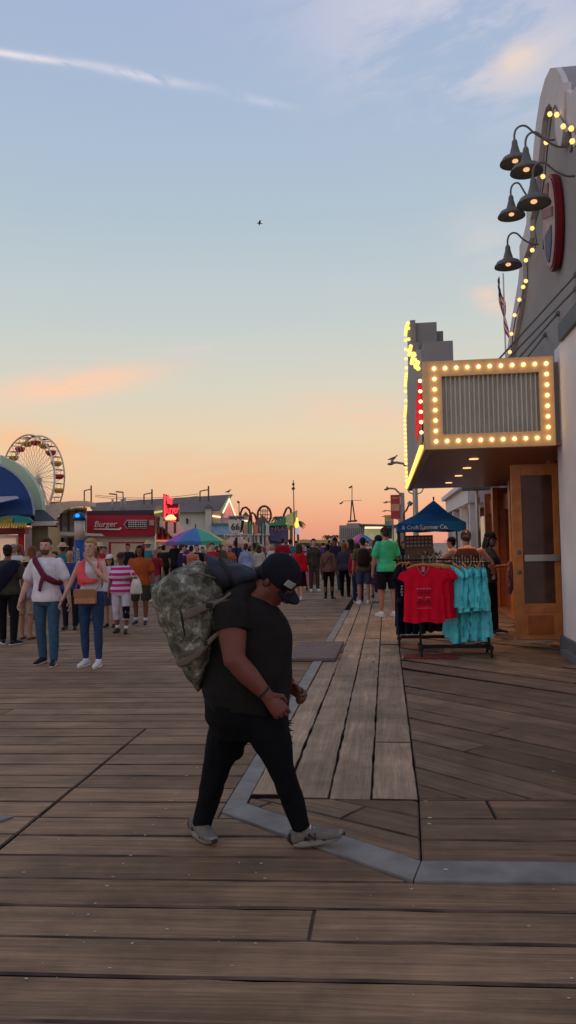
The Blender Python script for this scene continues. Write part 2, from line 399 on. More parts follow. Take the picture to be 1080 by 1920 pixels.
def main_row(j):
    y0 = KY-.045*.09+j*W_
    xs = [-34]; x = -34+random.uniform(2, 9)
    while x < 5:
        xs.append(x); x += random.uniform(6.5, 12)
    xs.append(7 if j < 0 else 1.0)
    for a, b in zip(xs, xs[1:]):
        a -= .0045; b += .0045; p = [(a, y0+AL*a), (b, y0+AL*b), (b, y0+W_+AL*b), (a, y0+W_+AL*a)]
        if j >= 0:
            ym = y0+W_+AL*-1.0
            if y0+AL*-1.0 > 4.80: p = clip(p, 1, 0, -1.03)
            elif ym > 4.85:
                t_ = clip(p, -1, 0, 1.03); t_ = clip(t_, cn.x, cn.y, cn.dot(C0)) if len(t_) > 2 else t_
                if len(t_) > 2: dk.board(t_, (1, AL), 0, bev=.004, drop=.004, gap=.001)
                p = clip(p, 1, 0, -1.03)
            else: p = clip(p, cn.x, cn.y, cn.dot(C0)); p = clip(p, 1, 0, .09) if len(p) > 2 else p
        if len(p) < 3: continue
        ymid = y0+AL*(a+b)/2
        if sA.y-4.5 < ymid < sB.y+.1 and b > -4 and a < 0:
            dk.board(clip(p, sn.x, sn.y, sc_), (1, AL), 0, bev=.010, drop=.008, gap=.0042); dk.board(clip(p, -sn.x, -sn.y, -sc_), (1, AL), 0, bev=.010, drop=.008, gap=.0042)
        else: dk.board(p, (1, AL), 0, bev=random.uniform(.006, .012), drop=.009, gap=.0042)
for j in range(-26, 250): main_row(j)
for k in range(26):
    q = G(random.uniform(0, 1080), random.uniform(1560, 1900)); dk.spot(q.x, q.y, .004, random.uniform(.003, .007), 1)
for x, y in [(405, 1395), (420, 1375), (370, 1440), (350, 1455), (338, 1475), (330, 1490), (320, 1502), (311, 1517), (298, 1532), (287, 1547), (272, 1567), (263, 1583), (245, 1605), (231, 1620), (212, 1645), (200, 1662), (178, 1695), (252, 1461), (25, 1580), (60, 1546), (170, 1510), (110, 1575), (480, 1637), (490, 1620), (497, 1648), (479, 1770), (248, 1770), (772, 1668), (775, 1700), (305, 1293), (246, 1340), (38, 1565), (165, 1716)]:
    q = G(x, y); dk.spot(q.x, q.y, .004, random.uniform(.005, .009), 1)
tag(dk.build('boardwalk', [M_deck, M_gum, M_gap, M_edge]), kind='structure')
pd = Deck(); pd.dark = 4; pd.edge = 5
ZP = .012
# pale planks running down the pier beside the kerb
xs = [-.90, -.78, -.50, -.165, .165]
xs = [-.90, -.68, -.40, -.13, .165]
def reg_strip(): return [(-.90, 5.1), (.165, 5.12), (.165, 40), (-.90, 40)]
for i in range(4):
    y = 5.12; 
    ys = [y]
    y += [6.9, 2.1, 8.4, 1.45][i]
    while y < 40: ys.append(y); y += [7.9, 6.7, 8.4, 6.2][i]
    ys.append(40)
    for a, b in zip(ys, ys[1:]): pd.board([(xs[i], a), (xs[i+1], a), (xs[i+1], b), (xs[i], b)], (0, 1), ZP, gap=.004, bev=.006, drop=.005, mi=0)
def rows(region, o, d, w, n, mi, z=ZP, lens=(2.5, 5)):
    d = Vector(d).normalized(); nn = Vector((-d.y, d.x)); o = Vector(o)
    for k in range(n):
        a = -20+random.uniform(0, 2)
        while a < 22:
            b = a+random.uniform(*lens); q = [o+nn*(k*w)+d*a, o+nn*(k*w)+d*b, o+nn*((k+1)*w)+d*b, o+nn*((k+1)*w)+d*a]
            c = clippoly([tuple(t) for t in q], region)
            if len(c) > 2: pd.board(c, d, z, gap=.004, bev=.009, drop=.007, mi=mi)
            a = b
wedge = [(-.897, 4.98), (.138, 4.14), (.165, 5.12), (-.90, 5.10)]
rows(wedge, (-1.2, 3.4), (1, -.62), .27, 12, 1)
rows([(.138, 4.14), (9, 4.55), (9, 5.5), (.165, 5.14)], (0, 4.10), (1, AL), .335, 5, 2, lens=(5, 9))
rows([(.165, 5.14), (9, 5.5), (9, 40), (.165, 40)], (-12, 4.5), (1, -1.0), .29, 140, 2, lens=(7, 12))
for x, y in [(798, 1492), (805, 1522), (1037, 1437), (836, 1617), (804, 1533)]:
    q = G(x, y, .05); pd.spot(q.x, q.y, ZP+.005, .011, 3)
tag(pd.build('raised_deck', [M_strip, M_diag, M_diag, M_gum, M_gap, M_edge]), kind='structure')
mb = MB(); mb.box((0, 60, -.12), (120, 400, .1)); tag(mb.build('pier_underdeck', M_gap), kind='structure')
mb = MB(); mb.add([(-3000, -200, -7), (3000, -200, -7), (3000, 5000, -7), (-3000, 5000, -7)], [(0, 1, 2, 3)])
tag(mb.build('sea_water', mat('sea_water', srgb(50, 64, 80), .75, var=.1, scale=.05, bump=.5, bscale=.4)), kind='structure')
mb = MB(); mb.bx((-60, 76.8, -.06), (60, 255, -.01)); tag(mb.build('far_pier_deck', mat('far_boards', srgb(110, 92, 84), .8, var=.2, scale=1)), kind='structure')
# metal thresholds: sloping zinc strips round the raised deck
def strip(a, b, c, d, nm='kerb_strip'):            # a,b outer on the boardwalk; c,d inner on the raised deck
    m = MB(); lo, hi = .010, ZP+.006
    m.add([(*a, lo), (*b, lo), (*c, hi), (*d, hi), (*a, -.05), (*b, -.05), (*c, -.05), (*d, -.05)], [(0, 1, 2, 3), (4, 7, 6, 5), (0, 4, 5, 1), (1, 5, 6, 2), (2, 6, 7, 3), (3, 7, 4, 0)])
    o = solid(m.build(nm, M_steel), .003, 1); tag(o, kind='structure'); return o
strip((-1.026, 4.835), (.088, 3.925), (.135, 4.14), (-.90, 4.975))
strip((.094, 3.923), (9, 4.33), (9, 4.55), (.14, 4.142))
strip((-1.03, 4.84), (-.905, 4.985), (-.905, 11.0), (-1.03, 11.0))
strip((-1.03, 13.0), (-.905, 13.0), (-.905, 19.3), (-1.03, 19.3))
mb = MB(); a = [G(562, 1208), G(640, 1203), G(618, 1246), G(545, 1240)]
mb.prism([(-1.5, 11.02, .006), (-.72, 11.02, .006), (-.70, 12.9, .006), (-1.42, 12.9, .006)], (0, 0, .05)); solid(tag(mb.build('ramp_plate', mat('dull_ramp_plate', srgb(112, 92, 86), .8, var=.2, bump=.3)), 'flat dull grey ramp plate bridging the gap in the pale kerb strip', 'ramp plate'), .01, 1)
mb = MB(); q = G(0, 1540); mb.prism([(q.x-.6, q.y-.18, .004), (q.x+.015, q.y-.04, .004), (q.x+.06, q.y+.05, .004), (q.x-.6, q.y+.1, .004)], (0, 0, .012)); tag(mb.build('cover_plate', M_steel), 'small pale metal plate on the boards at the left edge of the photo', 'metal plate')
# ================================================================ PEOPLE
SK = {k: mat('skin_'+k, srgb(*v), .6, var=.08, scale=9, spec=.3) for k, v in dict(fair=(206, 160, 138), tan=(178, 128, 104), brown=(126, 82, 62), dark=(78, 48, 38)).items()}
HR = {k: mat('hair_'+k, srgb(*v), .75, var=.35, scale=40, bump=.4, bscale=90) for k, v in dict(black=(24, 19, 18), brown=(62, 42, 32), blond=(166, 128, 84), red=(120, 66, 38), grey=(128, 122, 118)).items()}
M_eye = mat('eye_dark', srgb(30, 22, 20), .4, var=0); M_lip = mat('lip', srgb(138, 76, 68), .6, var=0)
M_bshoe = mat('shoe_black', srgb(26, 25, 27), .6, bump=.2); M_wshoe = mat('shoe_white', srgb(214, 212, 210), .6); M_sole = mat('shoe_sole', srgb(196, 192, 186), .7)
def head_mesh(mb, fine, c, R, s, jaw=1.0):
    """skull and jaw; R = 3x3 head frame (x left, -y forward, z up); face details go to `fine`"""
    c = Vector(c); Xh, Yh, Zh = R @ Vector((1, 0, 0)), R @ Vector((0, 1, 0)), R @ Vector((0, 0, 1))
    at = lambda x, y, z: c+(Xh*x+Yh*y+Zh*z)*s
    prof = [(-.118, .020, .022, -.062), (-.108, .038*jaw, .040, -.050), (-.085, .052*jaw, .062, -.030), (-.05, .062, .080, -.012), (-.01, .070, .093, -.002), (.03, .075, .100, .003), (.065, .071, .095, .007), (.095, .054, .073, .010), (.112, .030, .040, .011), (.117, .008, .01, .011)]
    mb.loft([(at(0, yo, z), Xh*rx*s, Yh*ry*s) for z, rx, ry, yo in prof], 16)
    fine.loft([(at(0, -.086, .022), Xh*.007*s, Zh*.007*s), (at(0, -.104, -.012), Xh*.011*s, Yh*.012*s), (at(0, -.112, -.026), Xh*.016*s, Yh*.014*s), (at(0, -.096, -.038), Xh*.014*s, Yh*.008*s)], 8)
    for k in (-1, 1):
        fine.ell(at(k*.031, -.088, .012), (.012*s, .006*s, .005*s), 8, 1, Xh, Yh, Zh)
        fine.ell(at(k*.033, -.0885, .030), (.017*s, .005*s, .0035*s), 8, 1, Xh, Yh, Zh)
        fine.ell(at(k*.076, .008, -.005), (.010*s, .018*s, .032*s), 8, 0, Xh, Yh, Zh)
    fine.ell(at(0, -.091, -.063), (.024*s, .007*s, .007*s), 8, 2, Xh, Yh, Zh)
    return at, Xh, Yh, Zh
def hand(fine, palm_mb, w, d, s, side, curl=.5, spread=None, n=6):
    """palm goes into the body mass, five separate fingers into `fine`. w wrist, d forearm direction, side: +1 left hand"""
    w, d = Vector(w), Vector(d).normalized(); a = Vector(spread) if spread is not None else Vector((0, -1, 0))   # a: thumb side
    a = (a-d*a.dot(d)).normalized(); nrm = d.cross(a).normalized()*side     # palm normal
    palm_mb.tube([w-d*.02*s, w+d*.02*s, w+d*.06*s, w+d*.088*s], [(.026*s, .02*s), (.032*s, .017*s), (.040*s, .016*s), (.036*s, .013*s)], 10, side=a, round_=True)
    for i, L_ in enumerate((.066, .074, .070, .056)):
        b = w+d*(.086-.003*abs(i-1))*s+a*(.029-.0195*i)*s
        d1 = (d*cos(curl*.7)+nrm*sin(curl*.7)).normalized(); d2 = (d*cos(curl*1.9)+nrm*sin(curl*1.9)).normalized(); d3 = (d*cos(curl*3)+nrm*sin(curl*3)).normalized()
        p1 = b+d1*L_*.45*s; p2 = p1+d2*L_*.32*s; p3 = p2+d3*L_*.26*s
        fine.tube([b-d*.01*s, p1, p2, p3], [.0095*s, .0088*s, .0080*s, .0062*s], n, round_=True)
    b = w+d*.025*s+a*.030*s; t1 = (d*.55+a*.65+nrm*.35).normalized(); t2 = (d*.85+a*.12+nrm*.5).normalized()
    fine.tube([b-t1*.01*s, b+t1*.036*s, b+t1*.036*s+t2*.034*s], [.0125*s, .0105*s, .0075*s], n, round_=True)
DEF = dict(h=1.75, g=1.0, sex='m', lean=0, legL=(4, 2), legR=(-3, 2), armL=None, armR=None, headt=0, heady=0, vox=.02, toe=8, jaw=1,
           top='tee', bottom='trousers', hair='short', hc='black', skin='fair', tc=None, bc=None, shoe='black', hand=True, disp=.004, extra=None, sock=False, belly=0)
CNT = [0]
def person(loc=(0, 0, 0), rz=0, label='', group=None, **kw):
    q = dict(DEF); q.update(kw); S = q['h']/1.75; g = q['g']; fem = q['sex'] == 'f'; vox = q['vox']; CNT[0] += 1
    root = thing('person', loc, radians(rz), label, 'person', group)
    hipz = .93
    ln = radians(q['lean']); ML = Matrix.Rotation(ln, 3, 'X')
    def UB(x, y, z): v = ML @ Vector((x, y, z-hipz)); return Vector((v.x, v.y, v.z+hipz))
    shw = (.165 if fem else .19)*(1+.35*(g-1)); hw = .092
    # torso rings: z, rx, ry, yo
    T = [(.80, .10, .09, .01), (.86, .165, .115, .012), (.93, .172, .118, .012), (1.02, .150, .102, .004), (1.10, .136, .098, 0), (1.20, .150, .108, 0), (1.30, .168, .116, 0), (1.38, .172, .108, .006), (1.43, .135, .085, .012), (1.465, .075, .066, .016)]
    if fem: T = [(.80, .10, .09, .01), (.86, .168, .118, .018), (.93, .176, .122, .02), (1.02, .150, .104, .006), (1.10, .122, .090, 0), (1.20, .138, .102, -.006), (1.29, .150, .120, -.014), (1.37, .152, .096, .004), (1.42, .125, .076, .012), (1.46, .062, .058, .016)]
    gg = lambda z: g if z < 1.35 else 1+(g-1)*.4
    bl = q['belly']
    torso = lambda o, lo=0, hi=9: [(UB(0, yo-bl*.5*max(0, 1-abs(z-1.08)/.25), z), ML @ Vector((rx*gg(z)+o, 0, 0)), ML @ Vector((0, ry*gg(z)+o+bl*.6*max(0, 1-abs(z-1.08)/.25), 0))) for z, rx, ry, yo in T if lo <= z <= hi]
    legs = {}
    for k, nm in ((1, 'legL'), (-1, 'legR')):
        a, b = radians(q[nm][0]), radians(q[nm][1]); hp = Vector((k*hw*min(g, 1.25), .01, .90))
        kn = hp+Vector((k*.012, -sin(a)*.42, -cos(a)*.42)); an = kn+Vector((0, -sin(a-b)*.41, -cos(a-b)*.41))
        legs[k] = [hp, kn, an, a-b]
    dz = .085-min(legs[1][2].z, legs[-1][2].z)
    for k in legs:
        # keep both soles near the ground: the hips drop, the trailing foot may lift at the heel
        for i in range(3): legs[k][i].z += 0
    drop = dz
    arms = {}
    for k, nm in ((1, 'armL'), (-1, 'armR')):
        sh = Vector((k*shw, .012, 1.395)); e, w = q[nm] if q[nm] else ((.055, .02, -.28), (.075, -.05, -.525))
        el = sh+Vector((k*e[0]*(1+.5*(g-1)), e[1], e[2])); wr = sh+Vector((k*w[0]*(1+.5*(g-1)), w[1], w[2]))
        arms[k] = [UB(*sh), UB(*el), UB(*wr)]
    body, fine = MB(), MB()
    nb = UB(0, .02, 1.45); ht = radians(q['headt'])
    R = Matrix.Rotation(radians(q['heady']), 3, 'Z') @ Matrix.Rotation(ln*.5+ht, 3, 'X')
    hc_ = nb+ML @ Vector((0, -.015, .07))+R @ Vector((0, -.01, .095))
    body.loft(torso(0), 16)
    body.tube([nb-Vector((0, 0, .04)), (nb+hc_)/2, hc_+Vector((0, .01, -.02))], [(.060 if not fem else .05)*(1+.3*(g-1)), .052 if not fem else .044, .05], 12, side=(1, 0, 0))
    at, Xh, Yh, Zh = head_mesh(body, fine, hc_, R, 1.0, q['jaw'])
    ag = (1+.5*(g-1))*(.86 if fem else 1)
    for k in arms:
        s_, e_, w_ = arms[k]
        body.tube([s_, s_*.5+e_*.5, e_, e_*.6+w_*.4, w_], [.050*ag, .046*ag, .039*ag, .038*ag, .026*ag], 10, round_=True)
        hd = (w_-e_).normalized(); hand(fine, body, w_, hd, .98, k, .45, spread=(0, -1, 0) if abs(hd.y) < .8 else (-k, 0, .2), n=5)
    lg = (.55+.45*g)*(1.03 if fem else 1)
    for k in legs:
        hp, kn, an, t = legs[k]
        body.tube([hp+Vector((0, 0, .03)), hp*.55+kn*.45, kn, kn*.65+an*.35+Vector((0, .012, 0)), an], [.088*lg, .076*lg, .054*lg, .052*lg, .036], 10, round_=True)
        ta = max(0, -t-.15); ft = Vector((k*sin(radians(q['toe'])), -cos(radians(q['toe'])), -sin(ta) if ta else max(0, t)*.35)).normalized()
        legs[k].append(ft)
        body.tube([an+Vector((0, .02, -.01)), an+ft*.05+Vector((0, 0, -.035)), an+ft*.14+Vector((0, 0, -.05))], [(.034, .036), (.036, .03), (.034, .02)], 8, side=(1, 0, 0), round_=True)
    bm_ = join(remesh(body, vox, 2), fine); bm_.materials.append(SK[q['skin']]); bm_.materials.append(M_eye); bm_.materials.append(M_lip)
    zf = Matrix.Scale(S, 4) @ Matrix.Translation((0, 0, drop))
    def fin(name, me, mats, smooth=True):
        if mats is not None:
            me.materials.clear()
            for m in (mats if isinstance(mats, (list, tuple)) else [mats]): me.materials.append(m)
        me.transform(zf)
        if smooth: me.polygons.foreach_set('use_smooth', [True]*len(me.polygons))
        return link(name, me, root)
    def part(name, mb, mats, vx=None, disp=None, it=2):
        me = remesh(mb, vx or vox, it, q['disp'] if disp is None else disp, seed=CNT[0]); return fin(name, me, mats)
    def raw(name, mb, mats):
        me = bpy.data.meshes.new(name); me.from_pydata(mb.v, [], mb.f); me.polygons.foreach_set('material_index', mb.m) ; mm = mats if isinstance(mats, (list, tuple)) else [mats]
        mi = list(mb.m); me.materials.clear()
        for m in mm: me.materials.append(m)
        me.polygons.foreach_set('material_index', mi); me.transform(zf); me.polygons.foreach_set('use_smooth', [True]*len(me.polygons))
        return link(name, me, root)
    fin('body', bm_, None)
    # ---- clothing
    top = q['top']; o = {'tee': .016, 'long': .02, 'jacket': .032, 'tank': .010, 'dress': .014, 'blouse': .022}[top]
    c = MB(); hem = .86 if top != 'tank' else .93
    rs = torso(o, hem, 9); 
    if top in ('tee', 'jacket', 'blouse'):        # let it hang straight from the chest
        rs = [(p, u*(1.0 if i > 4 else 1.05), v*(1.0 if i > 4 else 1.07)) for i, (p, u, v) in enumerate(rs)]
    if top == 'tank': rs = [(p, u*.93, v) if i >= len(rs)-3 else (p, u, v) for i, (p, u, v) in enumerate(rs)][:-1]
    c.loft(rs, 18)
    if top == 'dress':
        c.loft([(UB(0, 0, 1.05), Vector((.15*g, 0, 0)), Vector((0, .12*g, 0))), (Vector((0, 0, .9)), Vector((.20*g, 0, 0)), Vector((0, .16*g, 0))), (Vector((0, 0, .6)), Vector((.24*g, 0, 0)), Vector((0, .20*g, 0))), (Vector((0, 0, .22)), Vector((.29*g, 0, 0)), Vector((0, .26*g, 0)))], 18)
    if top not in ('tank',):
        for k in arms:
            s_, e_, w_ = arms[k]; so = .014 if top != 'jacket' else .024
            if top in ('tee', 'dress', 'blouse'):
                pts = [s_+Vector((-k*.03, 0, .0)), s_*.55+e_*.45, s_*.28+e_*.72]; rr = [.056*ag+so, .052*ag+so+.004, .054*ag+so+.006]
            else: pts = [s_+Vector((-k*.03, 0, 0)), s_*.5+e_*.5, e_, e_*.45+w_*.55, w_*.94+e_*.06]; rr = [.056*ag+so, .05*ag+so, .043*ag+so, .04*ag+so, .032*ag+so]
            c.tube(pts, rr, 12, round_=True)
    part('shirt' if top in ('tee', 'long', 'tank', 'blouse') else top, c, q['tc'])
    c = MB(); bt = q['bottom']
    if top != 'dress':
        c.loft([(p, u*1.0, v*1.0) for p, u, v in torso(.012 if bt != 'skirt' else .016, .79, 1.03)], 18)
        for k in legs:
            hp, kn, an = legs[k][:3]; up = hp+Vector((-k*.005, 0, .05))
            if bt == 'trousers': c.tube([up, hp*.55+kn*.45, kn, kn*.5+an*.5, an+(kn-an)*.04], [.098*lg, .088*lg, .070*lg, .064*lg, .058], 12, round_=True)
            elif bt == 'slim': c.tube([up, hp*.55+kn*.45, kn, kn*.62+an*.38, an+(kn-an)*.08], [.097*lg, .083*lg, .060*lg, .058*lg, .042], 12, round_=True)
            elif bt == 'capri': c.tube([up, hp*.55+kn*.45, kn, kn*.5+an*.5], [.098*lg, .088*lg, .070*lg, .062*lg], 12)
            elif bt == 'shorts': c.tube([up, hp*.5+kn*.5, kn+(hp-kn)*.10], [.100*lg, .096*lg, .088*lg], 12)
        if bt == 'skirt': c.loft([(Vector((0, 0, 1.0)), Vector((.16*g, 0, 0)), Vector((0, .12*g, 0))), (Vector((0, 0, .8)), Vector((.20*g, 0, 0)), Vector((0, .16*g, 0))), (Vector((0, 0, .42)), Vector((.23*g, 0, 0)), Vector((0, .2*g, 0)))], 18)
        part({'trousers': 'trousers', 'slim': 'jeans', 'capri': 'capris', 'shorts': 'shorts', 'skirt': 'skirt'}[bt], c, q['bc'])
    for k in legs:
        an, ft = legs[k][2], legs[k][4]; m = MB(); up = Vector((0, 0, 1)); sl = ft.cross(up).normalized(); n2 = sl.cross(ft).normalized()
        hl = an-n2*.05-ft*.045
        m.tube([hl+n2*.012, hl+ft*.06+n2*.02, hl+ft*.13+n2*.012, hl+ft*.20+n2*0, hl+ft*.245-n2*.004], [(.036, .044), (.040, .046), (.043, .034), (.045, .026), (.034, .018)], 12, side=sl, round_=True)
        if q['shoe'] != 'sandal': m.tube([an+n2*.03, an-n2*.02], [.042, .045], 10)
        so = MB(); so.loft([(hl-n2*.034+ft*.10, ft*.160, sl*.047), (hl-n2*.016+ft*.10, ft*.162, sl*.047)], 16)
        me = remesh(m, min(vox, .014), 1); me = join(me, so) if True else me
        sm = {'black': [M_bshoe, M_sole], 'white': [M_wshoe, M_wshoe], 'sandal': [SK[q['skin']], M_bshoe], 'bb': [M_bshoe, M_bshoe]}[q['shoe']]
        nf = len(so.f); L_ = len(me.polygons)
        fin('shoe', me, sm); me.polygons.foreach_set('material_index', [0]*(L_-nf)+[1]*nf)
        if q['sock']: m = MB(); kn = legs[k][1]; m.tube([an, an+(kn-an)*.2], [.043, .047], 10); raw('sock', m, M_wshoe)
    # ---- hair
    h = q['hair']; hm = MB(); hcol = HR[q['hc']]
    if h != 'bald':
        z0 = .040 if h not in ('cap', 'hat') else .028
        if h not in ('cap', 'hat', 'longcap'): hm.ell(at(0, -.018, .078), (.068, .078, .050), 14, 0, Xh, Yh, Zh)
        hm.ell(at(0, .018, z0+.006), (.085, .097, .088), 14, 0, Xh, Yh, Zh); hm.ell(at(0, .045, -.02), (.068, .062, .07), 12, 0, Xh, Yh, Zh)
        if h in ('long', 'longcap'):
            D = Vector((0, 0, -1)); b = at(0, .045, 0)
            hm.loft([(at(0, .03, .03), Xh*.084, Yh*.08), (at(0, .045, -.05), Xh*.092, Yh*.062), (at(0, .06, -.14), Xh*.094, Yh*.05), (b+D*.22+Vector((0, .035, 0)), Vector((.09, 0, 0)), Vector((0, .036, 0))), (b+D*.31+Vector((0, .04, 0)), Vector((.07, 0, 0)), Vector((0, .022, 0)))], 14)
            for k in (-1, 1): hm.tube([at(k*.066, -.02, .05), at(k*.082, -.01, -.02), at(k*.084, -.005, -.11), at(k*.085, -.01, -.19)], [.02, .024, .024, .012], 8, round_=True)
        if h == 'bun': hm.ell(at(0, .10, .075), (.042, .042, .042), 10, 0, Xh, Yh, Zh)
        if h == 'pony': hm.tube([at(0, .10, .06), at(0, .145, .02), at(0, .135, -.08), at(0, .12, -.17)], [.022, .03, .026, .01], 8, round_=True)
        if h == 'afro': hm.ell(at(0, .02, .05), (.135, .13, .13), 14, 0, Xh, Yh, Zh)
        part('hair', hm, hcol, vx=min(vox, .014), disp=.006, it=1)
    if h in ('cap', 'longcap') or q.get('cap'):
        cp = MB(); cp.loft([(at(0, .012, z), Xh*r, Yh*r*1.16) for z, r in ((.045, .090), (.075, .087), (.105, .072), (.128, .045), (.137, .012), (.138, .002))], 18)
        dr = q.get('brim', -1)
        vs = []; n = 10; rg = []
        for t in range(n+1):
            a = pi*t/n; rg.append((cos(a), sin(a)))
        bp = []
        for z in (.045, .052):
            for t in rg: bp.append(at(t[0]*.085, dr*(.06+t[1]*.125)+.012, z-.02*t[1]))
        m_ = n+1
        cp.add(bp, [list(range(m_)), list(range(m_, 2*m_))[::-1]]+[(i, (i+1) % m_, m_+(i+1) % m_, m_+i) for i in range(m_)])
        raw('cap', cp, q.get('capc') or cloth('navy_cap', (28, 30, 44)))
    if h == 'hat':
        cp = MB(); cp.lathe([(.001, .15), (.06, .148), (.082, .12), (.092, .06), (.10, .055), (.17, .035), (.172, .04), (.10, .062), (.09, .06)], at(0, .01, 0), 20, 0, Zh, Xh); raw('straw_hat', cp, q.get('capc') or cloth('straw', (196, 170, 128)))
    if q['extra']: q['extra'](dict(root=root, raw=raw, part=part, at=at, UB=UB, arms=arms, legs=legs, torso=torso, Xh=Xh, Yh=Yh, Zh=Zh, fin=fin, S=S, drop=drop))
    return root
def H_at(x, ytop, Y): return P(x, ytop, Y).z
def at_px(x, y, z=0.0):
    g = G(x, y, z); return (g.x, g.y, z)
def hh(x, yt, loc): return min(1.98, max(1.45, P(x, yt, loc[1]).z-loc[2]))*1.0
M_pink = cloth('coral_pink_knit', (232, 84, 92)); M_maroon = cloth('maroon_knit', (104, 44, 66)); M_tan = mat('tan_leather', srgb(172, 120, 84), .5, bump=.15)
# ---- the couple walking hand in hand
def couple_man(k):
    c = MB(); T = lambda x, y, z: k['UB'](x, y, z)
    c.tube([T(-.19, .03, 1.44), T(-.12, -.09, 1.42), T(-.03, -.155, 1.30), T(.04, -.165, 1.20), T(.15, -.14, 1.13), T(.20, -.05, 1.10)], [(.055, .022), (.06, .024), (.06, .022), (.058, .024), (.06, .022), (.05, .018)], 12, round_=True)
    c.tube([T(-.19, .03, 1.44), T(-.12, .12, 1.38), T(.05, .15, 1.25), T(.2, .03, 1.10)], [(.05, .02)]*4, 10, round_=True)
    c.tube([T(.03, -.17, 1.23), T(.00, -.185, 1.12), T(-.03, -.17, 1.02)], [(.035, .02), (.034, .018), (.028, .012)], 10, round_=True)
    k['part']('sweater', c, M_maroon, vx=.012, disp=.012)
    w = k['arms'][1][2]; e = k['arms'][1][1]; m = MB(); m.tube([w*.86+e*.14, w*.80+e*.20], .032, 12); d = (e-w).normalized(); k['raw']('wristwatch', m, mat('watch_silver', srgb(190, 180, 160), .3, metal=.8))
    m = MB(); H_ = k['at']; m.loft([(H_(0, -.045, z), k['Xh']*rx, k['Yh']*ry) for z, rx, ry in ((-.116, .033, .045), (-.09, .053, .058), (-.06, .0635, .060), (-.045, .066, .05))], 14)
    k['raw']('beard', m, mat('stubble_brown', srgb(98, 68, 54), .9))
A = at_px(88, 1247); person(A, 3, 'man in a white t-shirt with a maroon sweater tied across his chest', h=hh(88, 1008, A), vox=.012, tc=cloth('white_tee', (224, 216, 222)), bc=cloth('blue_jeans', (60, 90, 112), scale=12), bottom='trousers', hc='brown', skin='fair', legL=(6, 6), legR=(-8, 4), armL=((.075, 0, -.28), (.13, -.03, -.53)), armR=((.095, .03, -.27), (.165, -.02, -.52)), g=1.08, toe=12, extra=couple_man, hair='short')
def couple_woman(k):
    T = lambda x, y, z: k['UB'](x, y, z)
    c = MB(); c.tube([T(-.075, .03, 1.455), T(-.09, -.09, 1.40), T(-.085, -.135, 1.30), T(-.075, -.15, 1.20), T(-.07, -.14, 1.12)], [(.03, .02), (.045, .022), (.062, .022), (.066, .022), (.05, .016)], 12, side=(1, 0, 0), round_=True); c.tube([T(-.10, -.15, 1.20), T(-.01, -.17, 1.17), T(.07, -.155, 1.155), T(.13, -.10, 1.17)], [(.055, .02), (.05, .022), (.04, .02), (.03, .015)], 12, side=(0, 0, 1), round_=True)
    c.tube([T(-.085, .03, 1.45), T(0, .09, 1.42), T(.09, .03, 1.44), T(.13, -.06, 1.36), T(.14, -.09, 1.24)], [(.03, .018)]*5, 10, round_=True)
    k['part']('scarf', c, M_pink, vx=.012, disp=.01)
    m = MB(); c0 = T(.0, -.19, .955); m.box(c0, (.30, .07, .20)); o = k['raw']('shoulder_bag', m, M_tan); o.data.polygons.foreach_set('use_smooth', [False]*len(o.data.polygons)); solid(o, .012, 2)
    m = MB(); m.box(c0+Vector((0, -.04, .045)), (.304, .008, .10)); o2 = k['raw']('flap', m, mat('tan_leather_flap', srgb(150, 100, 68), .5)); o2.parent = o; o2.data.polygons.foreach_set('use_smooth', [False]*len(o2.data.polygons))
    m = MB(); m.tube([c0+Vector((-.14, 0, .1)), T(-.13, -.10, 1.2), T(-.12, -.03, 1.43), T(-.08, .08, 1.36), T(.10, .12, 1.1), c0+Vector((.14, .06, .1))], [(.008, .004)]*6, 6); o3 = k['raw']('strap', m, M_tan); o3.parent = o
B = at_px(172, 1250); person(B, -2, 'woman in a tank top and coral scarf with a tan shoulder bag, hand to mouth', h=hh(170, 1010, B), sex='f', vox=.012, top='tank', tc=cloth('white_tank', (206, 200, 204)), bottom='slim', bc=cloth('dark_blue_jeans', (46, 66, 98), scale=12), hair='bun', hc='blond', skin='fair', shoe='white', legL=(3, 3), legR=(-2, 2), armR=((.13, .0, -.26), (.235, -.04, -.49)), armL=((.09, -.07, -.25), (-.115, -.185, .03)), g=1.02, toe=5, extra=couple_woman)
# ---- others on the left
def slung(k):
    T = lambda x, y, z: k['UB'](x, y, z); c = MB()
    c.tube([T(-.16, .10, 1.40), T(-.02, .19, 1.24), T(.16, .20, 1.05), T(.32, .16, .84), T(.36, .1, .66)], [(.10, .035), (.15, .06), (.16, .07), (.12, .06), (.05, .03)], 12, round_=True); c.tube([T(-.16, .1, 1.40), T(-.17, -.08, 1.36), T(-.05, -.15, 1.2)], [(.07, .025)]*3, 10, round_=True)
    k['part']('jacket_over_shoulder', c, cloth('navy_jacket', (34, 36, 56)), vx=.016, disp=.014)
L = at_px(16, 1208); person(L, 188, 'man from behind in dark olive with a navy jacket slung across his back', h=hh(14, 1021, L), g=1.2, vox=.014, tc=cloth('dark_olive', (62, 60, 50)), bc=cloth('black_trousers', (26, 24, 26)), hc='black', skin='brown', shoe='black', legL=(8, 3), legR=(-6, 2), toe=28, extra=slung, armL=((.12, .03, -.27), (.15, -.06, -.50)))
L = at_px(50, 1198); person(L, 180, 'woman from behind in a straw sun hat, pale lilac top and beige shorts', h=hh(50, 1046, L), sex='f', vox=.014, top='blouse', tc=cloth('pale_lilac', (176, 156, 170)), bottom='shorts', bc=cloth('beige_shorts', (178, 150, 130)), hair='hat', hc='brown', skin='tan', shoe='sandal', g=1.08)
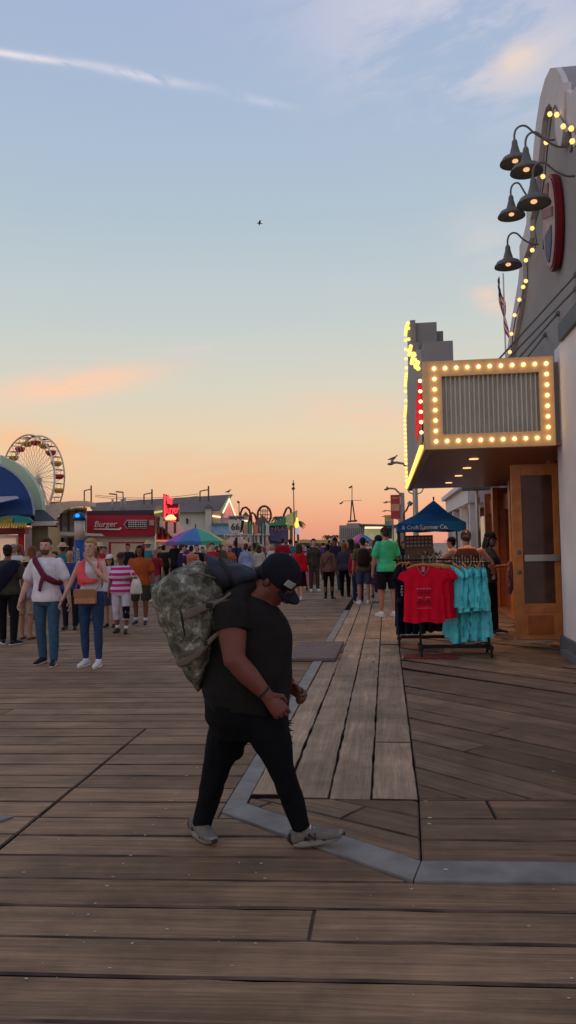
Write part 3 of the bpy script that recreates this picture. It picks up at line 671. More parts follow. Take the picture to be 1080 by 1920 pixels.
L = at_px(132, 1180); person(L, 10, 'balding man in a royal blue shirt and dark trousers between the couple in front', h=hh(133, 1032, L), g=1.12, vox=.016, tc=cloth('royal_blue', (52, 62, 118)), bc=cloth('charcoal_trousers', (34, 32, 40)), hair='bald', skin='tan', shoe='bb')
def tote(k):
    w = k['arms'][1][1]; m = MB(); c0 = w+Vector((.07, -.10, -.14)); m.loft([(c0+Vector((0, 0, .13)), Vector((.075, 0, 0)), Vector((0, .03, 0))), (c0, Vector((.12, 0, 0)), Vector((0, .05, 0))), (c0-Vector((0, 0, .16)), Vector((.14, 0, 0)), Vector((0, .06, 0))), (c0-Vector((0, 0, .2)), Vector((.12, 0, 0)), Vector((0, .04, 0)))], 14)
    o = k['raw']('tote_bag', m, cloth('cream_canvas', (210, 204, 190))); m = MB(); s = k['arms'][1][0]; m.tube([c0+Vector((-.05, 0, .13)), s*.5+w*.5+Vector((0, -.07, 0)), s+Vector((-.01, 0, .055)), s*.5+w*.5+Vector((.05, .06, 0)), c0+Vector((.06, 0, .13))], [(.012, .004)]*5, 6); k['raw']('strap', m, _M['cloth_cream_canvas']).parent = o
    kn, an = k['legs'][1][1], k['legs'][1][2]; m = MB(); m.tube([kn+Vector((0, 0, .10)), kn, kn*.55+an*.45], [.088, .082, .074], 14); k['part']('knee_brace', m, cloth('black_brace', (22, 20, 26)), vx=.014)
    # magenta stripes as bands of the shirt's own cloth
    c = MB()
def striped():
    m = bpy.data.materials.new('magenta_stripes'); m.use_nodes = True; N, L_ = nt(m); b = N['Principled BSDF']; b.inputs['Roughness'].default_value = .9
    tc = N.new('ShaderNodeTexCoord'); s = N.new('ShaderNodeSeparateXYZ'); L_.new(tc.outputs['Object'], s.inputs[0])
    a = N.new('ShaderNodeMath'); a.operation = 'MULTIPLY'; a.inputs[1].default_value = 9.6; L_.new(s.outputs[2], a.inputs[0]); f = N.new('ShaderNodeMath'); f.operation = 'FRACT'; L_.new(a.outputs[0], f.inputs[0])
    g = N.new('ShaderNodeMath'); g.operation = 'GREATER_THAN'; g.inputs[1].default_value = .48; L_.new(f.outputs[0], g.inputs[0])
    x = N.new('ShaderNodeMix'); x.data_type = 'RGBA'; L_.new(g.outputs[0], x.inputs[0]); x.inputs[6].default_value = (*srgb(206, 190, 204), 1); x.inputs[7].default_value = (*srgb(196, 20, 112), 1); L_.new(x.outputs[2], b.inputs['Base Color']); return m
M_str = striped()
L = at_px(228, 1187); person(L, 2, 'older woman in a magenta striped polo with a black knee brace and cream tote', h=hh(230, 1036, L), sex='f', g=1.3, vox=.013, top='tee', tc=M_str, bottom='capri', bc=cloth('white_capris', (204, 194, 206)), hair='cap', capc=cloth('brown_cap', (70, 50, 44)), hc='grey', skin='brown', shoe='bb', sock=True, legL=(10, 8), legR=(-4, 10), armL=((.10, -.02, -.22), (.02, -.20, -.22)), extra=tote)
L = at_px(207, 1178); person(L, 0, 'person in a white cap and pale t-shirt just behind the striped polo', h=hh(207, 1040, L), sex='f', vox=.016, tc=cloth('pale_grey_tee', (190, 190, 204)), bottom='shorts', bc=cloth('blue_shorts', (70, 70, 92)), hair='longcap', capc=cloth('white_cap', (220, 214, 212)), hc='black', skin='tan')
L = at_px(264, 1172); person(L, 4, 'person with long dark hair in a rust orange t-shirt, dark green shorts and white socks', h=hh(264, 1022, L), g=1.2, vox=.014, tc=cloth('rust_orange', (172, 84, 40)), bottom='shorts', bc=cloth('dark_green_shorts', (62, 66, 52)), hair='long', hc='black', skin='brown', shoe='black', sock=True, legL=(8, 6), legR=(-4, 4))
L = at_px(291, 1128); person(L, 0, 'man in a maroon t-shirt and grey shorts walking ahead of the burger stand', h=hh(291, 1030, L), tc=cloth('maroon_tee', (138, 34, 50)), bottom='shorts', bc=cloth('grey_shorts', (130, 112, 116)), hair='short', hc='grey', skin='tan', shoe='white')
L = at_px(308, 1108); person(L, 170, 'person in a dark green jacket seen from behind beneath the neon sign', h=hh(308, 1022, L), top='jacket', tc=cloth('black_green', (44, 46, 36)), bc=cloth('black_trousers', (26, 24, 26)), hc='black', g=1.15)
# ---- centre, mostly seen from behind above the pack
L = at_px(330, 1112); person(L, 150, 'man in a black cap and black shirt under the edge of the rainbow umbrella', h=hh(342, 1012, L), tc=cloth('soot_black', (30, 30, 36)), bc=cloth('black_trousers', (26, 24, 26)), hair='cap', capc=cloth('black_cap', (26, 26, 32)), hc='black', skin='tan')
L = at_px(343, 1126); person(L, 120, 'young man with curly brown hair in a navy t-shirt and slate vest', h=hh(344, 1020, L), tc=cloth('navy_tee', (44, 42, 74)), bc=cloth('slate_trousers', (56, 66, 82)), hc='brown', skin='fair')
L = at_px(360, 1118); person(L, 185, 'person in an orange tank top seen from behind beside the dark sleeping bag', h=hh(357, 1023, L), top='tank', tc=cloth('faded_orange', (196, 106, 78)), bc=cloth('dark_jeans', (44, 52, 70)), hc='black', skin='tan', g=1.15)
L = at_px(443, 1100); person(L, 180, 'broad man with cropped hair in a cobalt blue shirt below the 66 sign', h=hh(443, 1013, L), tc=cloth('cobalt_blue', (44, 58, 116)), bc=cloth('dark_jeans', (44, 52, 70)), hc='brown', skin='tan', g=1.15)
L = at_px(463, 1112); person(L, 178, 'person with a brown ponytail in a pale blue long-sleeved shirt facing away', h=hh(462, 1019, L), sex='f', top='long', tc=cloth('pale_blue', (150, 158, 190)), bc=cloth('black_trousers', (26, 24, 26)), hair='pony', hc='brown', g=1.15)
L = at_px(487, 1105); person(L, 190, 'person in a cream top with a black strap over one shoulder', h=hh(487, 1022, L), sex='f', top='long', tc=cloth('cream_knit', (196, 186, 170)), bc=cloth('dark_jeans', (44, 52, 70)), hair='long', hc='brown')
L = at_px(512, 1098); person(L, 20, 'blond woman with long hair in a white blouse, looking towards the camera', h=hh(512, 1020, L), sex='f', top='blouse', tc=cloth('white_blouse', (206, 196, 190)), bc=cloth('dark_jeans', (44, 52, 70)), hair='long', hc='blond')
L = at_px(532, 1098); person(L, 175, 'tall man in a dark red shirt right of the blond woman', h=hh(532, 1008, L), tc=cloth('dark_red', (150, 28, 40)), bc=cloth('black_trousers', (26, 24, 26)), hc='brown', g=1.1)
# ---- centre right group
L = at_px(563, 1125); person(L, 160, 'woman with brown hair in a bright red top and black skirt', h=hh(562, 1019, L), sex='f', top='long', tc=cloth('bright_red', (198, 22, 36)), bottom='skirt', bc=cloth('black_skirt', (34, 22, 28)), hair='long', hc='brown', shoe='white', legL=(4, 2), legR=(-6, 4))
L = at_px(580, 1108); person(L, 175, 'person in a long pink dress beside the red top', h=hh(579, 1022, L), sex='f', top='dress', tc=cloth('rose_pink', (214, 118, 136)), hair='bun', hc='black', skin='tan')
L = at_px(590, 1109); person(L, 20, 'tall person in a speckled dark jumpsuit with a white bag strap', h=hh(592, 1010, L), sex='f', top='long', tc=cloth('speckled_dark', (70, 62, 54), var=.6, scale=22), bc=cloth('speckled_dark', (70, 62, 54)), hair='bun', hc='black', shoe='white')
def sling(k):
    T = lambda x, y, z: k['UB'](x, y, z); m = MB(); m.tube([T(-.13, .03, 1.45), T(-.06, .14, 1.3), T(.08, .15, 1.12), T(.16, .08, 1.0), T(.1, -.13, 1.1), T(-.06, -.14, 1.35), T(-.13, .03, 1.45)], [(.014, .004)]*7, 6); k['raw']('bag_strap', m, M_bshoe)
L = at_px(617, 1124); person(L, 176, 'woman from behind in a mauve brown top with a dark bag strap and black trousers', h=hh(615, 1020, L), sex='f', vox=.018, top='long', tc=cloth('mauve_brown', (116, 78, 74)), bottom='slim', bc=cloth('black_slim', (22, 20, 22)), hair='bun', hc='black', skin='brown', legL=(3, 2), legR=(3, 2), toe=22, extra=sling)
L = at_px(630, 1108); person(L, 10, 'person in a dark plum hoodie and a cap behind the mauve top', h=hh(630, 1008, L), top='jacket', tc=cloth('dark_plum', (50, 38, 56)), bc=cloth('slate_trousers', (56, 66, 82)), hair='cap', capc=cloth('plum_cap', (34, 28, 40)), hc='black', skin='brown')
L = at_px(648, 1120); person(L, 170, 'red-haired woman in a slate grey jacket and wide black trousers', h=hh(647, 1018, L), sex='f', g=1.12, top='jacket', tc=cloth('slate_grey', (62, 62, 74)), bc=cloth('black_slim', (22, 20, 22)), hair='long', hc='red', vox=.018)
L = at_px(661, 1112); person(L, 185, 'woman with long black hair in a dark rust top and black trousers, white shoes', h=hh(662, 1010, L), sex='f', top='long', tc=cloth('dark_rust', (86, 38, 32)), bottom='slim', bc=cloth('black_slim', (22, 20, 22)), hair='long', hc='black', shoe='white', legL=(9, 2), legR=(-5, 3))
def pack(k):
    T = lambda x, y, z: k['UB'](x, y, z); m = MB(); m.loft([(T(0, .19, .98), Vector((.13, 0, 0)), Vector((0, .06, 0))), (T(0, .22, 1.06), Vector((.16, 0, 0)), Vector((0, .09, 0))), (T(0, .21, 1.26), Vector((.155, 0, 0)), Vector((0, .085, 0))), (T(0, .18, 1.40), Vector((.12, 0, 0)), Vector((0, .06, 0))), (T(0, .16, 1.44), Vector((.06, 0, 0)), Vector((0, .03, 0)))], 16); k['part']('rucksack', m, cloth('dark_brown_pack', (50, 34, 28)), vx=.016)
L = at_px(683, 1133, .0); person(L, 182, 'man from behind with a dark brown rucksack, olive shirt, denim shorts and white trainers', h=hh(683, 1008, L), vox=.017, g=1.1, top='tee', tc=cloth('olive_shirt', (92, 86, 60)), bottom='shorts', bc=cloth('denim_shorts', (58, 76, 100)), hc='black', skin='tan', shoe='white', extra=pack, toe=25, legL=(4, 3), legR=(2, 3))
L = at_px(672, 1128); person(L, 178, 'person in a crimson top half hidden by the man with the brown rucksack', h=1.62, sex='f', top='long', tc=cloth('crimson', (168, 26, 52)), bc=cloth('dark_jeans', (44, 52, 70)), hc='brown', hair='long')
L = at_px(706, 1122); person(L, 184, 'person in a peach top and long purple skirt left of the green t-shirt', h=hh(704, 1012, L), sex='f', top='tank', tc=cloth('peach', (196, 128, 106)), bottom='skirt', bc=cloth('purple_skirt', (72, 50, 78)), hc='brown', hair='long', skin='tan')
L = at_px(727, 1156, ZP); person(L, 205, 'man in a mint green t-shirt and black shorts looking down at the clothes rack', h=hh(735, 990, L)+.03, vox=.014, g=1.1, tc=cloth('mint_green', (72, 206, 150)), bottom='shorts', bc=cloth('black_shorts', (30, 26, 32)), hc='brown', skin='tan', shoe='white', headt=25, armR=((.05, -.04, -.28), (.0, -.27, -.36)), armL=((.06, .0, -.28), (.08, -.05, -.52)))
# ---- by the racks and the shop door
def tankback(k):
    m = MB(); m.tube([k['at'](-.078, -.02, .045), k['at'](0, -.098, .06), k['at'](.078, -.02, .045), k['at'](0, .118, .045), k['at'](-.078, -.02, .045)], [(.014, .007)]*5, 8); k['raw']('headband', m, cloth('pale_band', (176, 160, 120)))
def rk(x, y, Y, z=ZP): p = P(x, y, Y); return (p.x, Y, z)
L = rk(880, 1200, 13.1); person(L, 178, 'broad-shouldered person in a brown tank top and headband bending behind the turquoise shirts', h=1.80, g=1.25, vox=.014, top='tank', tc=cloth('brown_tank', (84, 46, 36)), bottom='shorts', bc=cloth('dark_shorts', (60, 42, 42)), hc='brown', hair='short', skin='tan', shoe='black', headt=28, lean=6, armR=((.16, -.10, -.20), (.2, -.30, -.33)), armL=((.20, -.08, -.16), (.34, -.20, -.36)), extra=tankback, sock=True)
def clothheld(k):
    w = k['arms'][1][2]; m = MB(); m.tube([w+Vector((-.06, -.03, .06)), w+Vector((-.07, -.05, -.1)), w+Vector((-.05, -.05, -.33)), w+Vector((-.10, -.04, -.5))], [(.05, .03), (.12, .04), (.13, .04), (.06, .03)], 14); k['part']('folded_cloth', m, cloth('mauve_print', (132, 96, 112), var=.6, scale=26), disp=.02)
    m = MB(); H_ = k['at']; m.loft([(H_(0, -.045, z), k['Xh']*rx, k['Yh']*ry) for z, rx, ry in ((-.122, .03, .045), (-.09, .058, .062), (-.04, .071, .07), (-.02, .068, .062))], 14); k['raw']('face_mask', m, cloth('blue_mask', (70, 76, 110)))
L = rk(921, 1190, 14.2); person(L, 60, 'shop worker in a cap and face mask in the doorway holding a mauve cloth', h=1.76, sex='f', vox=.015, top='tee', tc=cloth('slate_blue_tee', (54, 62, 82)), bc=cloth('black_trousers', (26, 24, 26)), hair='longcap', capc=cloth('black_cap', (26, 26, 32)), hc='black', skin='brown', headt=15, armL=((.05, -.10, -.26), (.0, -.30, -.24)), armR=((.05, -.10, -.26), (-.02, -.30, -.24)), extra=clothheld)
L = rk(850, 1150, 18.5); person(L, 250, 'person in a pale yellow top and black cap under the blue canopy', h=1.70, tc=cloth('pale_yellow', (204, 176, 118)), bc=cloth('dark_jeans', (44, 52, 70)), hair='cap', capc=cloth('black_cap', (26, 26, 32)), hc='black', skin='tan')
L = rk(783, 1120, 22); person(L, 175, 'person in a grey marl shirt under the left side of the blue canopy', h=1.72, top='long', tc=cloth('grey_marl', (110, 96, 92)), bc=cloth('dark_jeans', (44, 52, 70)), hc='black')
L = rk(766, 1120, 21); person(L, 165, 'person in a black shirt just right of the mint green t-shirt', h=1.72, tc=cloth('soot_black', (30, 30, 36)), bc=cloth('black_trousers', (26, 24, 26)), hc='brown')
L = rk(712, 1110, 26, 0); person(L, 180, 'person with a large black afro left of the mint green t-shirt', h=1.82, tc=cloth('cream_knit', (196, 186, 170)), bc=cloth('dark_jeans', (44, 52, 70)), hc='black', hair='afro', skin='dark')
# ---- the farther crowd: eight figures built once, then copied with their own clothes, height and place
PROTO = [dict(), dict(sex='f', hair='long', bottom='slim', legL=(7, 3), legR=(-5, 4)), dict(bottom='shorts', g=1.12), dict(sex='f', top='dress', hair='bun', bottom='trousers'), dict(top='jacket', hair='short', g=1.1, legL=(8, 4), legR=(-6, 4)), dict(hair='cap', bottom='shorts'), dict(sex='f', top='blouse', bottom='shorts', hair='pony'), dict(top='long', hair='hat', bottom='trousers', armL=((.05, -.08, -.26), (-.02, -.26, -.16)))]
COLS = dict(white=(206, 200, 198), black=(34, 32, 36), navy=(42, 46, 74), red=(176, 36, 44), teal=(54, 120, 122), mustard=(176, 136, 60), grey=(120, 116, 118), pink=(206, 130, 140), olive=(92, 90, 62), azure=(124, 150, 184), beige=(184, 160, 134), brown=(96, 66, 52), purple=(90, 62, 104), green=(70, 118, 78), orange=(196, 106, 60), lilac=(166, 150, 182))
BOT = dict(black=(28, 26, 30), denim=(66, 84, 110), khaki=(142, 122, 98), grey=(86, 84, 90), white=(196, 190, 190), maroon=(92, 40, 48))
protos = []
for i, p in enumerate(PROTO):
    protos.append(person((0, 0, 0), 0, '', None, vox=.03, tc=cloth('grey_marl', (110, 96, 92)), bc=cloth('dark_jeans', (44, 52, 70)), disp=0, **p))
TOPN = {0: 't-shirt', 1: 't-shirt', 2: 't-shirt', 3: 'dress', 4: 'jacket', 5: 't-shirt', 6: 'blouse', 7: 'shirt'}
EXTRA = {0: '', 1: 'with long {h} hair ', 2: '', 3: 'with a {h} bun ', 4: '', 5: 'wearing a cap ', 6: 'with a {h} ponytail ', 7: 'in a straw hat '}
BOTN = {0: 'trousers', 1: 'trousers', 2: 'shorts', 3: '', 4: 'trousers', 5: 'shorts', 6: 'shorts', 7: 'trousers'}
used = set(); rng = random.Random(11)
def crowd(x, Y, faces, where, z=0):
    while True:
        i = rng.randrange(8); c = rng.choice(list(COLS)); b = rng.choice(list(BOT)); h = rng.choice(['black', 'brown', 'black', 'brown', 'blond', 'red', 'grey']); s = rng.choice(['fair', 'tan', 'tan', 'brown'])
        if (i, c, b if i != 3 else '', where) not in used: break
    used.add((i, c, b if i != 3 else '', where))
    o = protos[i] if i not in placed else copy_tree(protos[i]); placed.add(i)
    o.location = (x, Y, z); o.rotation_euler = (0, 0, radians(faces+rng.uniform(-25, 25))); k = rng.uniform(.92, 1.06)*(.95 if PROTO[i].get('sex') == 'f' else 1); o.scale = (k, k, k)
    ex = EXTRA[i].format(h=h); bn = f" and {b.replace('_', ' ')} {BOTN[i]}" if BOTN[i] else ''
    lab = f"{'woman' if PROTO[i].get('sex') == 'f' else 'person'} {ex}in a {c.replace('_', ' ')} {TOPN[i]}{bn} {where}"
    tag(o, lab, 'person', 'people strolling in the crowd on the pier')
    for ch in [q for q in bpy.data.objects if q.parent == o]:
        n = ch.name.split('.')[0]
        m = {'body': SK[s], 'shirt': cloth('c_'+c, COLS[c]), 'jacket': cloth('c_'+c, COLS[c]), 'dress': cloth('c_'+c, COLS[c]), 'trousers': cloth('b_'+b, BOT[b]), 'jeans': cloth('b_'+b, BOT[b]), 'shorts': cloth('b_'+b, BOT[b]), 'hair': HR[h]}.get(n)
        if m: ch.material_slots[0].link = 'OBJECT'; ch.material_slots[0].material = m
placed = set()
def crowd_px(x, Y, faces, where): q = P(x, 1060, Y); crowd(q.x, Y, faces, where)
for x, Y in [(300, 30), (318, 38), (326, 33), (369, 26), (380, 31), (390, 37), (398, 25), (407, 33), (415, 28), (424, 36), (432, 30), (372, 44), (402, 48), (350, 36), (334, 46)]: crowd_px(x, Y, rng.choice([0, 180]), 'near the rainbow parasol')
for x, Y in [(452, 36), (472, 34), (478, 42), (496, 32), (503, 40), (520, 34), (545, 36), (542, 46), (508, 50), (465, 47), (526, 44), (458, 52), (484, 54), (490, 46), (515, 56), (534, 52)]: crowd_px(x, Y, rng.choice([0, 180]), 'below the purple sign')
for x, Y in [(556, 44), (570, 38), (584, 48), (600, 36), (606, 50), (623, 40), (637, 46), (641, 34), (655, 42), (668, 50), (676, 40), (690, 46), (697, 36), (574, 60), (612, 62), (650, 64), (630, 70), (590, 72), (560, 66), (680, 66), (664, 76), (604, 80), (578, 52), (592, 58), (600, 66), (618, 56), (626, 74), (636, 54), (645, 44), (658, 58), (672, 60), (686, 54), (694, 62), (562, 54), (568, 78), (586, 84), (640, 84), (700, 52)]: crowd_px(x, Y, rng.choice([0, 180]), 'before the harbour building')
for x, Y in [(716, 38), (738, 30), (748, 34), (757, 28), (776, 32), (800, 24)]: crowd_px(x, Y, rng.choice([0, 180]), 'near the blue canopy')
for x, Y in [(-6, 16.5), (26, 18.5), (36, 20), (60, 17.5), (72, 22), (103, 19), (118, 20), (142, 22), (186, 21), (196, 25), (240, 26), (180, 17), (278, 24)]: crowd_px(x, Y, rng.choice([0, 180, 0]), 'before the left kiosks')
# ================================================================ SHOP ON THE RIGHT
WX = 2.5
M_white = mat('white_render', srgb(232, 226, 224), .8, var=.05, scale=2, bump=.05, bscale=30)
M_greyw = mat('grey_render', srgb(158, 153, 149), .85, var=.06, scale=1.5, bump=.08, bscale=25)
M_pale = mat('pale_parapet_paint', srgb(214, 206, 202), .8, var=.06, scale=2)
M_cap = mat('slate_coping', srgb(86, 92, 98), .6)
M_door = mat('varnished_oak', srgb(196, 120, 58), .38, var=.22, scale=5, bump=.1, bscale=30, spec=.5)
M_door2 = mat('dark_varnished_oak', srgb(168, 88, 50), .4, var=.2, scale=5, spec=.5)
M_glass = mat('dusky_glass', srgb(40, 26, 22), .12, var=.0, spec=.6)
M_alu = mat('brushed_metal', srgb(178, 176, 170), .35, metal=.7, var=.05)
M_iron = mat('grey_green_iron', srgb(112, 112, 106), .6, metal=.1)
M_cream = mat('cream_marquee_paint', srgb(228, 188, 136), .6, var=.05)
M_soff = mat('brown_soffit', srgb(150, 112, 92), .35, var=.1, spec=.6)
M_bulb = mat('lit_bulb', (1, .8, .38), .4, var=0, emit=4, ecol=(1, .64, .22)); M_bulb2 = mat('lit_side_bulb', (1, .7, .25), .4, var=0, emit=1.9, ecol=(1, .62, .10)); M_dn = mat('lit_downlight', (1, .7, .4), .4, var=0, emit=1.6, ecol=(1, .5, .2))
M_red = mat('red_sign_enamel', srgb(200, 16, 26), .4, var=.05); M_navy = mat('navy_enamel', srgb(34, 34, 84), .4)
def ball(r=.035, n=8):
    m = MB(); m.ell((0, 0, 0), (r, r, r), n); me = bpy.data.meshes.new('bulb'); me.from_pydata(m.v, [], m.f); me.polygons.foreach_set('use_smooth', [True]*len(me.polygons)); return me
bulb_me = ball(.027); bulb_me.materials.append(M_bulb); bulb2_me = ball(.036); bulb2_me.materials.append(M_bulb2); small_me = ball(.042, 8); small_me.materials.append(mat('lit_string_bulb', (1, .7, .3), .4, var=0, emit=1.6, ecol=(1, .55, .14)))
def deck_z(): return ZP
# white wing nearest the camera
sh = thing('shop_building', (WX, 8, 0), 0, 'white and grey shop building with a tall curved false front and an oak entrance', 'building')
Q = Vector((-WX, -8, 0))
def sb(mb, name, m, smooth=False, parent=None):
    o = mb.build(name, m, parent or sh, smooth); 
    if (parent or sh) is sh: o.location = Q
    return o
mb = MB(); mb.bx((WX, 3.2, 0), (9, 11.93, 4.36)); sb(mb, 'wall', M_white)
mb = MB(); mb.bx((WX-.05, 3.1, 4.363), (9.1, 11.4, 4.60)); sb(mb, 'coping', M_cap)
mb = MB(); mb.bx((WX-.05, 3.1, 0), (WX-.002, 11.96, .24)); mb.bx((WX-.14, 3.1, 0), (WX-.052, 11.5, .10)); sb(mb, 'plinth', mat('grey_plinth', srgb(98, 100, 106), .7))
# tall false front, a curved slab standing along the pier
FX = 3.0; CYF = 13.9
half = [(0, 9.52), (.45, 9.45), (.85, 9.22), (1.15, 8.92), (1.45, 8.5), (1.75, 8.28), (2.05, 8.2), (2.12, 7.86), (2.5, 7.76), (2.98, 7.72), (3.02, 7.32), (3.3, 7.05), (3.9, 6.72), (4.6, 6.34), (5.2, 5.9), (6.0, 5.35), (7.5, 4.9)]
def smooth_prof(h):
    out = []
    for a, b in zip(h, h[1:]):
        for k in range(4): t = k/4; out.append((a[0]+(b[0]-a[0])*t, a[1]+(b[1]-a[1])*t))
    return out+[h[-1]]
prof = [(CYF-d, z) for d, z in reversed(half[1:])]+[(CYF+d, z) for d, z in half]
mb = MB(); mb.prism([(FX, y, z) for y, z in prof]+[(FX, prof[-1][0], 2.9), (FX, prof[0][0], 2.9)], (.35, 0, 0)); sb(mb, 'false_front', M_greyw)
# raised pale band following the outline, with a scalloped drop at the peak
inn = [(0, 8.42), (.35, 8.36), (.62, 8.62), (.75, 8.62)]
inner = []
for d, z in half:
    inner.append((max(d-.34, 0) if d > 1.2 else d*.62, z-.42 if d > .9 else z-.5))
band = []
outp = prof; inp = [(CYF-d, z) for d, z in reversed(inner[1:])]+[(CYF+d, z) for d, z in inner]
mb = MB()
for i in range(len(outp)-1):
    mb.prism([(FX-.09, *outp[i]), (FX-.09, *outp[i+1]), (FX-.09, *inp[i+1]), (FX-.09, *inp[i])], (.088, 0, 0))
sb(mb, 'parapet_band', M_pale)
mb = MB(); ny = CYF-1.12; mb.prism([(FX-.12, ny-.34+.68*k/10, 8.2-.42*sin(pi*k/10)) for k in range(11)]+[(FX-.12, ny+.34, 8.62), (FX-.12, ny-.34, 8.62)], (.118, 0, 0)); sb(mb, 'scallop', M_pale)
# flat roof and rear of the shop
mb = MB(); mb.bx((3.36, 7.5, 4.37), (9, 29, 4.9)); mb.bx((2.85, 23.8, 3.3), (9, 31, 4.6)); sb(mb, 'roof', M_greyw)
# entrance: recessed storefront in oak with glass, behind the marquee
mb = MB(); mb.bx((3.05, 11.94, 2.72), (3.3, 23.7, 2.9)); mb.bx((3.05, 11.94, ZP), (3.25, 12.25, 2.72))
for y in (13.35, 15.6, 17.6, 19.9, 22.4): mb.bx((2.72, y, ZP), (3.02, y+.20, 2.9))
sb(mb, 'door_frame', M_door2)
for a_, b_ in (((2.66, 13.32, ZP), (2.715, 13.58, 2.9)), ((2.66, 17.56, ZP), (2.715, 17.84, 2.9)), ((2.60, 19.86, ZP), (2.715, 20.14, 2.9))): mb = MB(); mb.bx(a_, b_); sb(mb, 'pilaster', M_door)
for y0, y1 in ((13.6, 15.58), (15.82, 17.56), (17.84, 19.86), (20.14, 22.36)):
    mb = MB(); mb.bx((2.88, y0, .95), (2.90, y1, 2.35)); g_ = sb(mb, 'window', mat('shop_window_glass', srgb(74, 50, 40), .15, var=.5, scale=3, spec=.6))
    mb = MB(); mb.bx((2.84, y0, ZP), (2.94, y1, .95)); mb.bx((2.84, y0, 2.352), (2.94, y1, 2.72)); mb.bx((2.83, (y0+y1)/2-.06, .952), (2.95, (y0+y1)/2+.06, 2.35)); mb.bx((2.835, y0+.002, .96), (2.945, y0+.12, 2.345)); f_ = mb.build('window_frame', M_door2, g_)
mb = MB(); mb.bx((2.78, 13.62, ZP+.08), (2.83, 14.5, .62)); sb(mb, 'kick_plate', M_alu)
mb = MB(); mb.bx((2.62, 13.75, 1.02), (2.76, 14.8, 1.12)); mb.bx((2.60, 13.70, .98), (2.66, 13.80, 1.20)); sb(mb, 'push_bar', M_alu)
mb = MB(); mb.bx((WX+.02, 11.97, ZP+.002), (3.05, 23.5, ZP+.012)); sb(mb, 'threshold', mat('warm_floor', srgb(150, 92, 54), .6, var=.3, scale=3))
mb = MB(); mb.bx((3.06, 12.0, 1.2), (3.3, 24, 2.0)); sb(mb, 'interior_wall', M_glass)
# the open oak door, swung square to the wall, held by a floor stay
dr = thing('open_door', (2.62, 12.55, ZP), 0, 'tall oak shop door with a glass panel, standing open beside the white wall', 'door')
dw = .70; dh = 2.76
mb = MB(); x0 = -dw
mb.bx((x0, -.025, .10), (x0+.15, .025, dh)); mb.bx((-.09, -.025, .10), (0, .025, dh)); mb.bx((x0+.15, -.0245, .10), (-.09, .0245, .50)); mb.bx((x0+.15, -.0245, dh-.17), (-.09, .0245, dh)); mb.bx((x0+.15, -.0245, .50), (-.09, .0245, .64))
solid(mb.build('frame', M_door, dr), .006, 2)
mb = MB(); mb.bx((x0+.19, -.034, .17), (-.13, -.0252, .46)); solid(mb.build('panel', mat('oak_panel', srgb(164, 88, 34), .4, var=.3, scale=4, spec=.5), dr), .006, 2)
mb = MB(); mb.bx((x0+.15, -.006, .64), (-.09, .006, dh-.17)); mb.build('glass', mat('door_glass', srgb(84, 52, 42), .10, var=.35, scale=2.5, spec=.7), dr)
mb = MB(); mb.bx((x0+.16, -.085, 1.28), (-.02, -.028, 1.38)); mb.bx((x0+.42, -.095, 1.315), (x0+.46, -.086, 1.345)); solid(mb.build('push_bar', M_alu, dr), .005, 2)
mb = MB(); 
for z in (1.12, 1.42): mb.tube([(x0+.085, -.026, z), (x0+.085, -.036, z)], .034, 14)
mb.build('lock', M_iron, dr, True)
mb = MB(); mb.bx((x0-.01, -.05, .07), (.0, .05, .098)); mb.bx((-.22, -.03, .0), (-.20, .0, .07)); mb.build('floor_stay', M_alu, dr)
# marquee
MX, MY0, MY1, MZ0, MZ1 = .65, 11.6, 20.2, 2.95, 4.17
mq = thing('marquee', (MX, MY0, MZ0), 0, 'cinema style marquee with corrugated metal panel and glowing bulb border over the shop entrance', 'marquee')
QM = Vector((-MX, -MY0, -MZ0))
def mqb(mb, name, m, smooth=False, parent=None):
    o = mb.build(name, m, parent or mq, smooth); o.location = QM if parent is None else (0, 0, 0); return o
mb = MB(); mb.bx((MX+.03, MY0+.12, MZ0+.04), (WX+.45, MY1, MZ1-.02)); mqb(mb, 'box', M_greyw)
mb = MB(); mb.bx((MX+.02, MY0+.02, MZ0), (WX+.5, MY1, MZ0+.035)); mqb(mb, 'soffit', M_soff)
R0, R1 = WX-.09, MX   # front frame
bw = .20; mb = MB()
mb.bx((MX, MY0-.02, MZ0-.01), (R0, MY0+.10, MZ0+bw)); mb.bx((MX, MY0-.02, MZ1-bw+.02), (R0, MY0+.10, MZ1+.04)); mb.bx((MX, MY0-.019, MZ0+bw), (MX+bw, MY0+.10, MZ1-bw+.02)); mb.bx((R0-bw, MY0-.019, MZ0+bw), (R0, MY0+.10, MZ1-bw+.02))
mb.bx((MX-.064, MY0-.018, MZ0-.008), (MX-.001, MY0+.06, MZ1+.038)); mqb(mb, 'front_frame', M_cream)
# corrugated sheet
mb = MB(); vs = []; n = 260; xa, xb = MX+bw, R0-bw
for i in range(n+1):
    x = xa+(xb-xa)*i/n; y = MY0+.055-.032*cos(2*pi*(x-xa)/.066)
    vs += [(x, y, MZ0+bw), (x, y, MZ1-bw+.02)]
mb.add(vs, [(2*i, 2*i+2, 2*i+3, 2*i+1) for i in range(n)]); mqb(mb, 'corrugated_panel', mat('galvanised_sheet', srgb(206, 202, 188), .5, metal=.15, var=.07, scale=3), True)
# bulbs round the front
def bulb(me, p, parent=mq, org=None):
    o = link('bulb', me, parent); o.location = Vector(p)+QM; return o
zt, zb = MZ1-bw/2+.03, MZ0+bw/2; xl, xr = MX+bw/2, R0-bw/2
for i in range(11): x = xl+(xr-xl)*i/10; bulb(bulb_me, (x, MY0-.045, zt)); bulb(bulb_me, (x, MY0-.045, zb))
for i in range(1, 7): z = zb+(zt-zb)*i/7; bulb(bulb_me, (xl, MY0-.045, z)); bulb(bulb_me, (xr, MY0-.045, z))
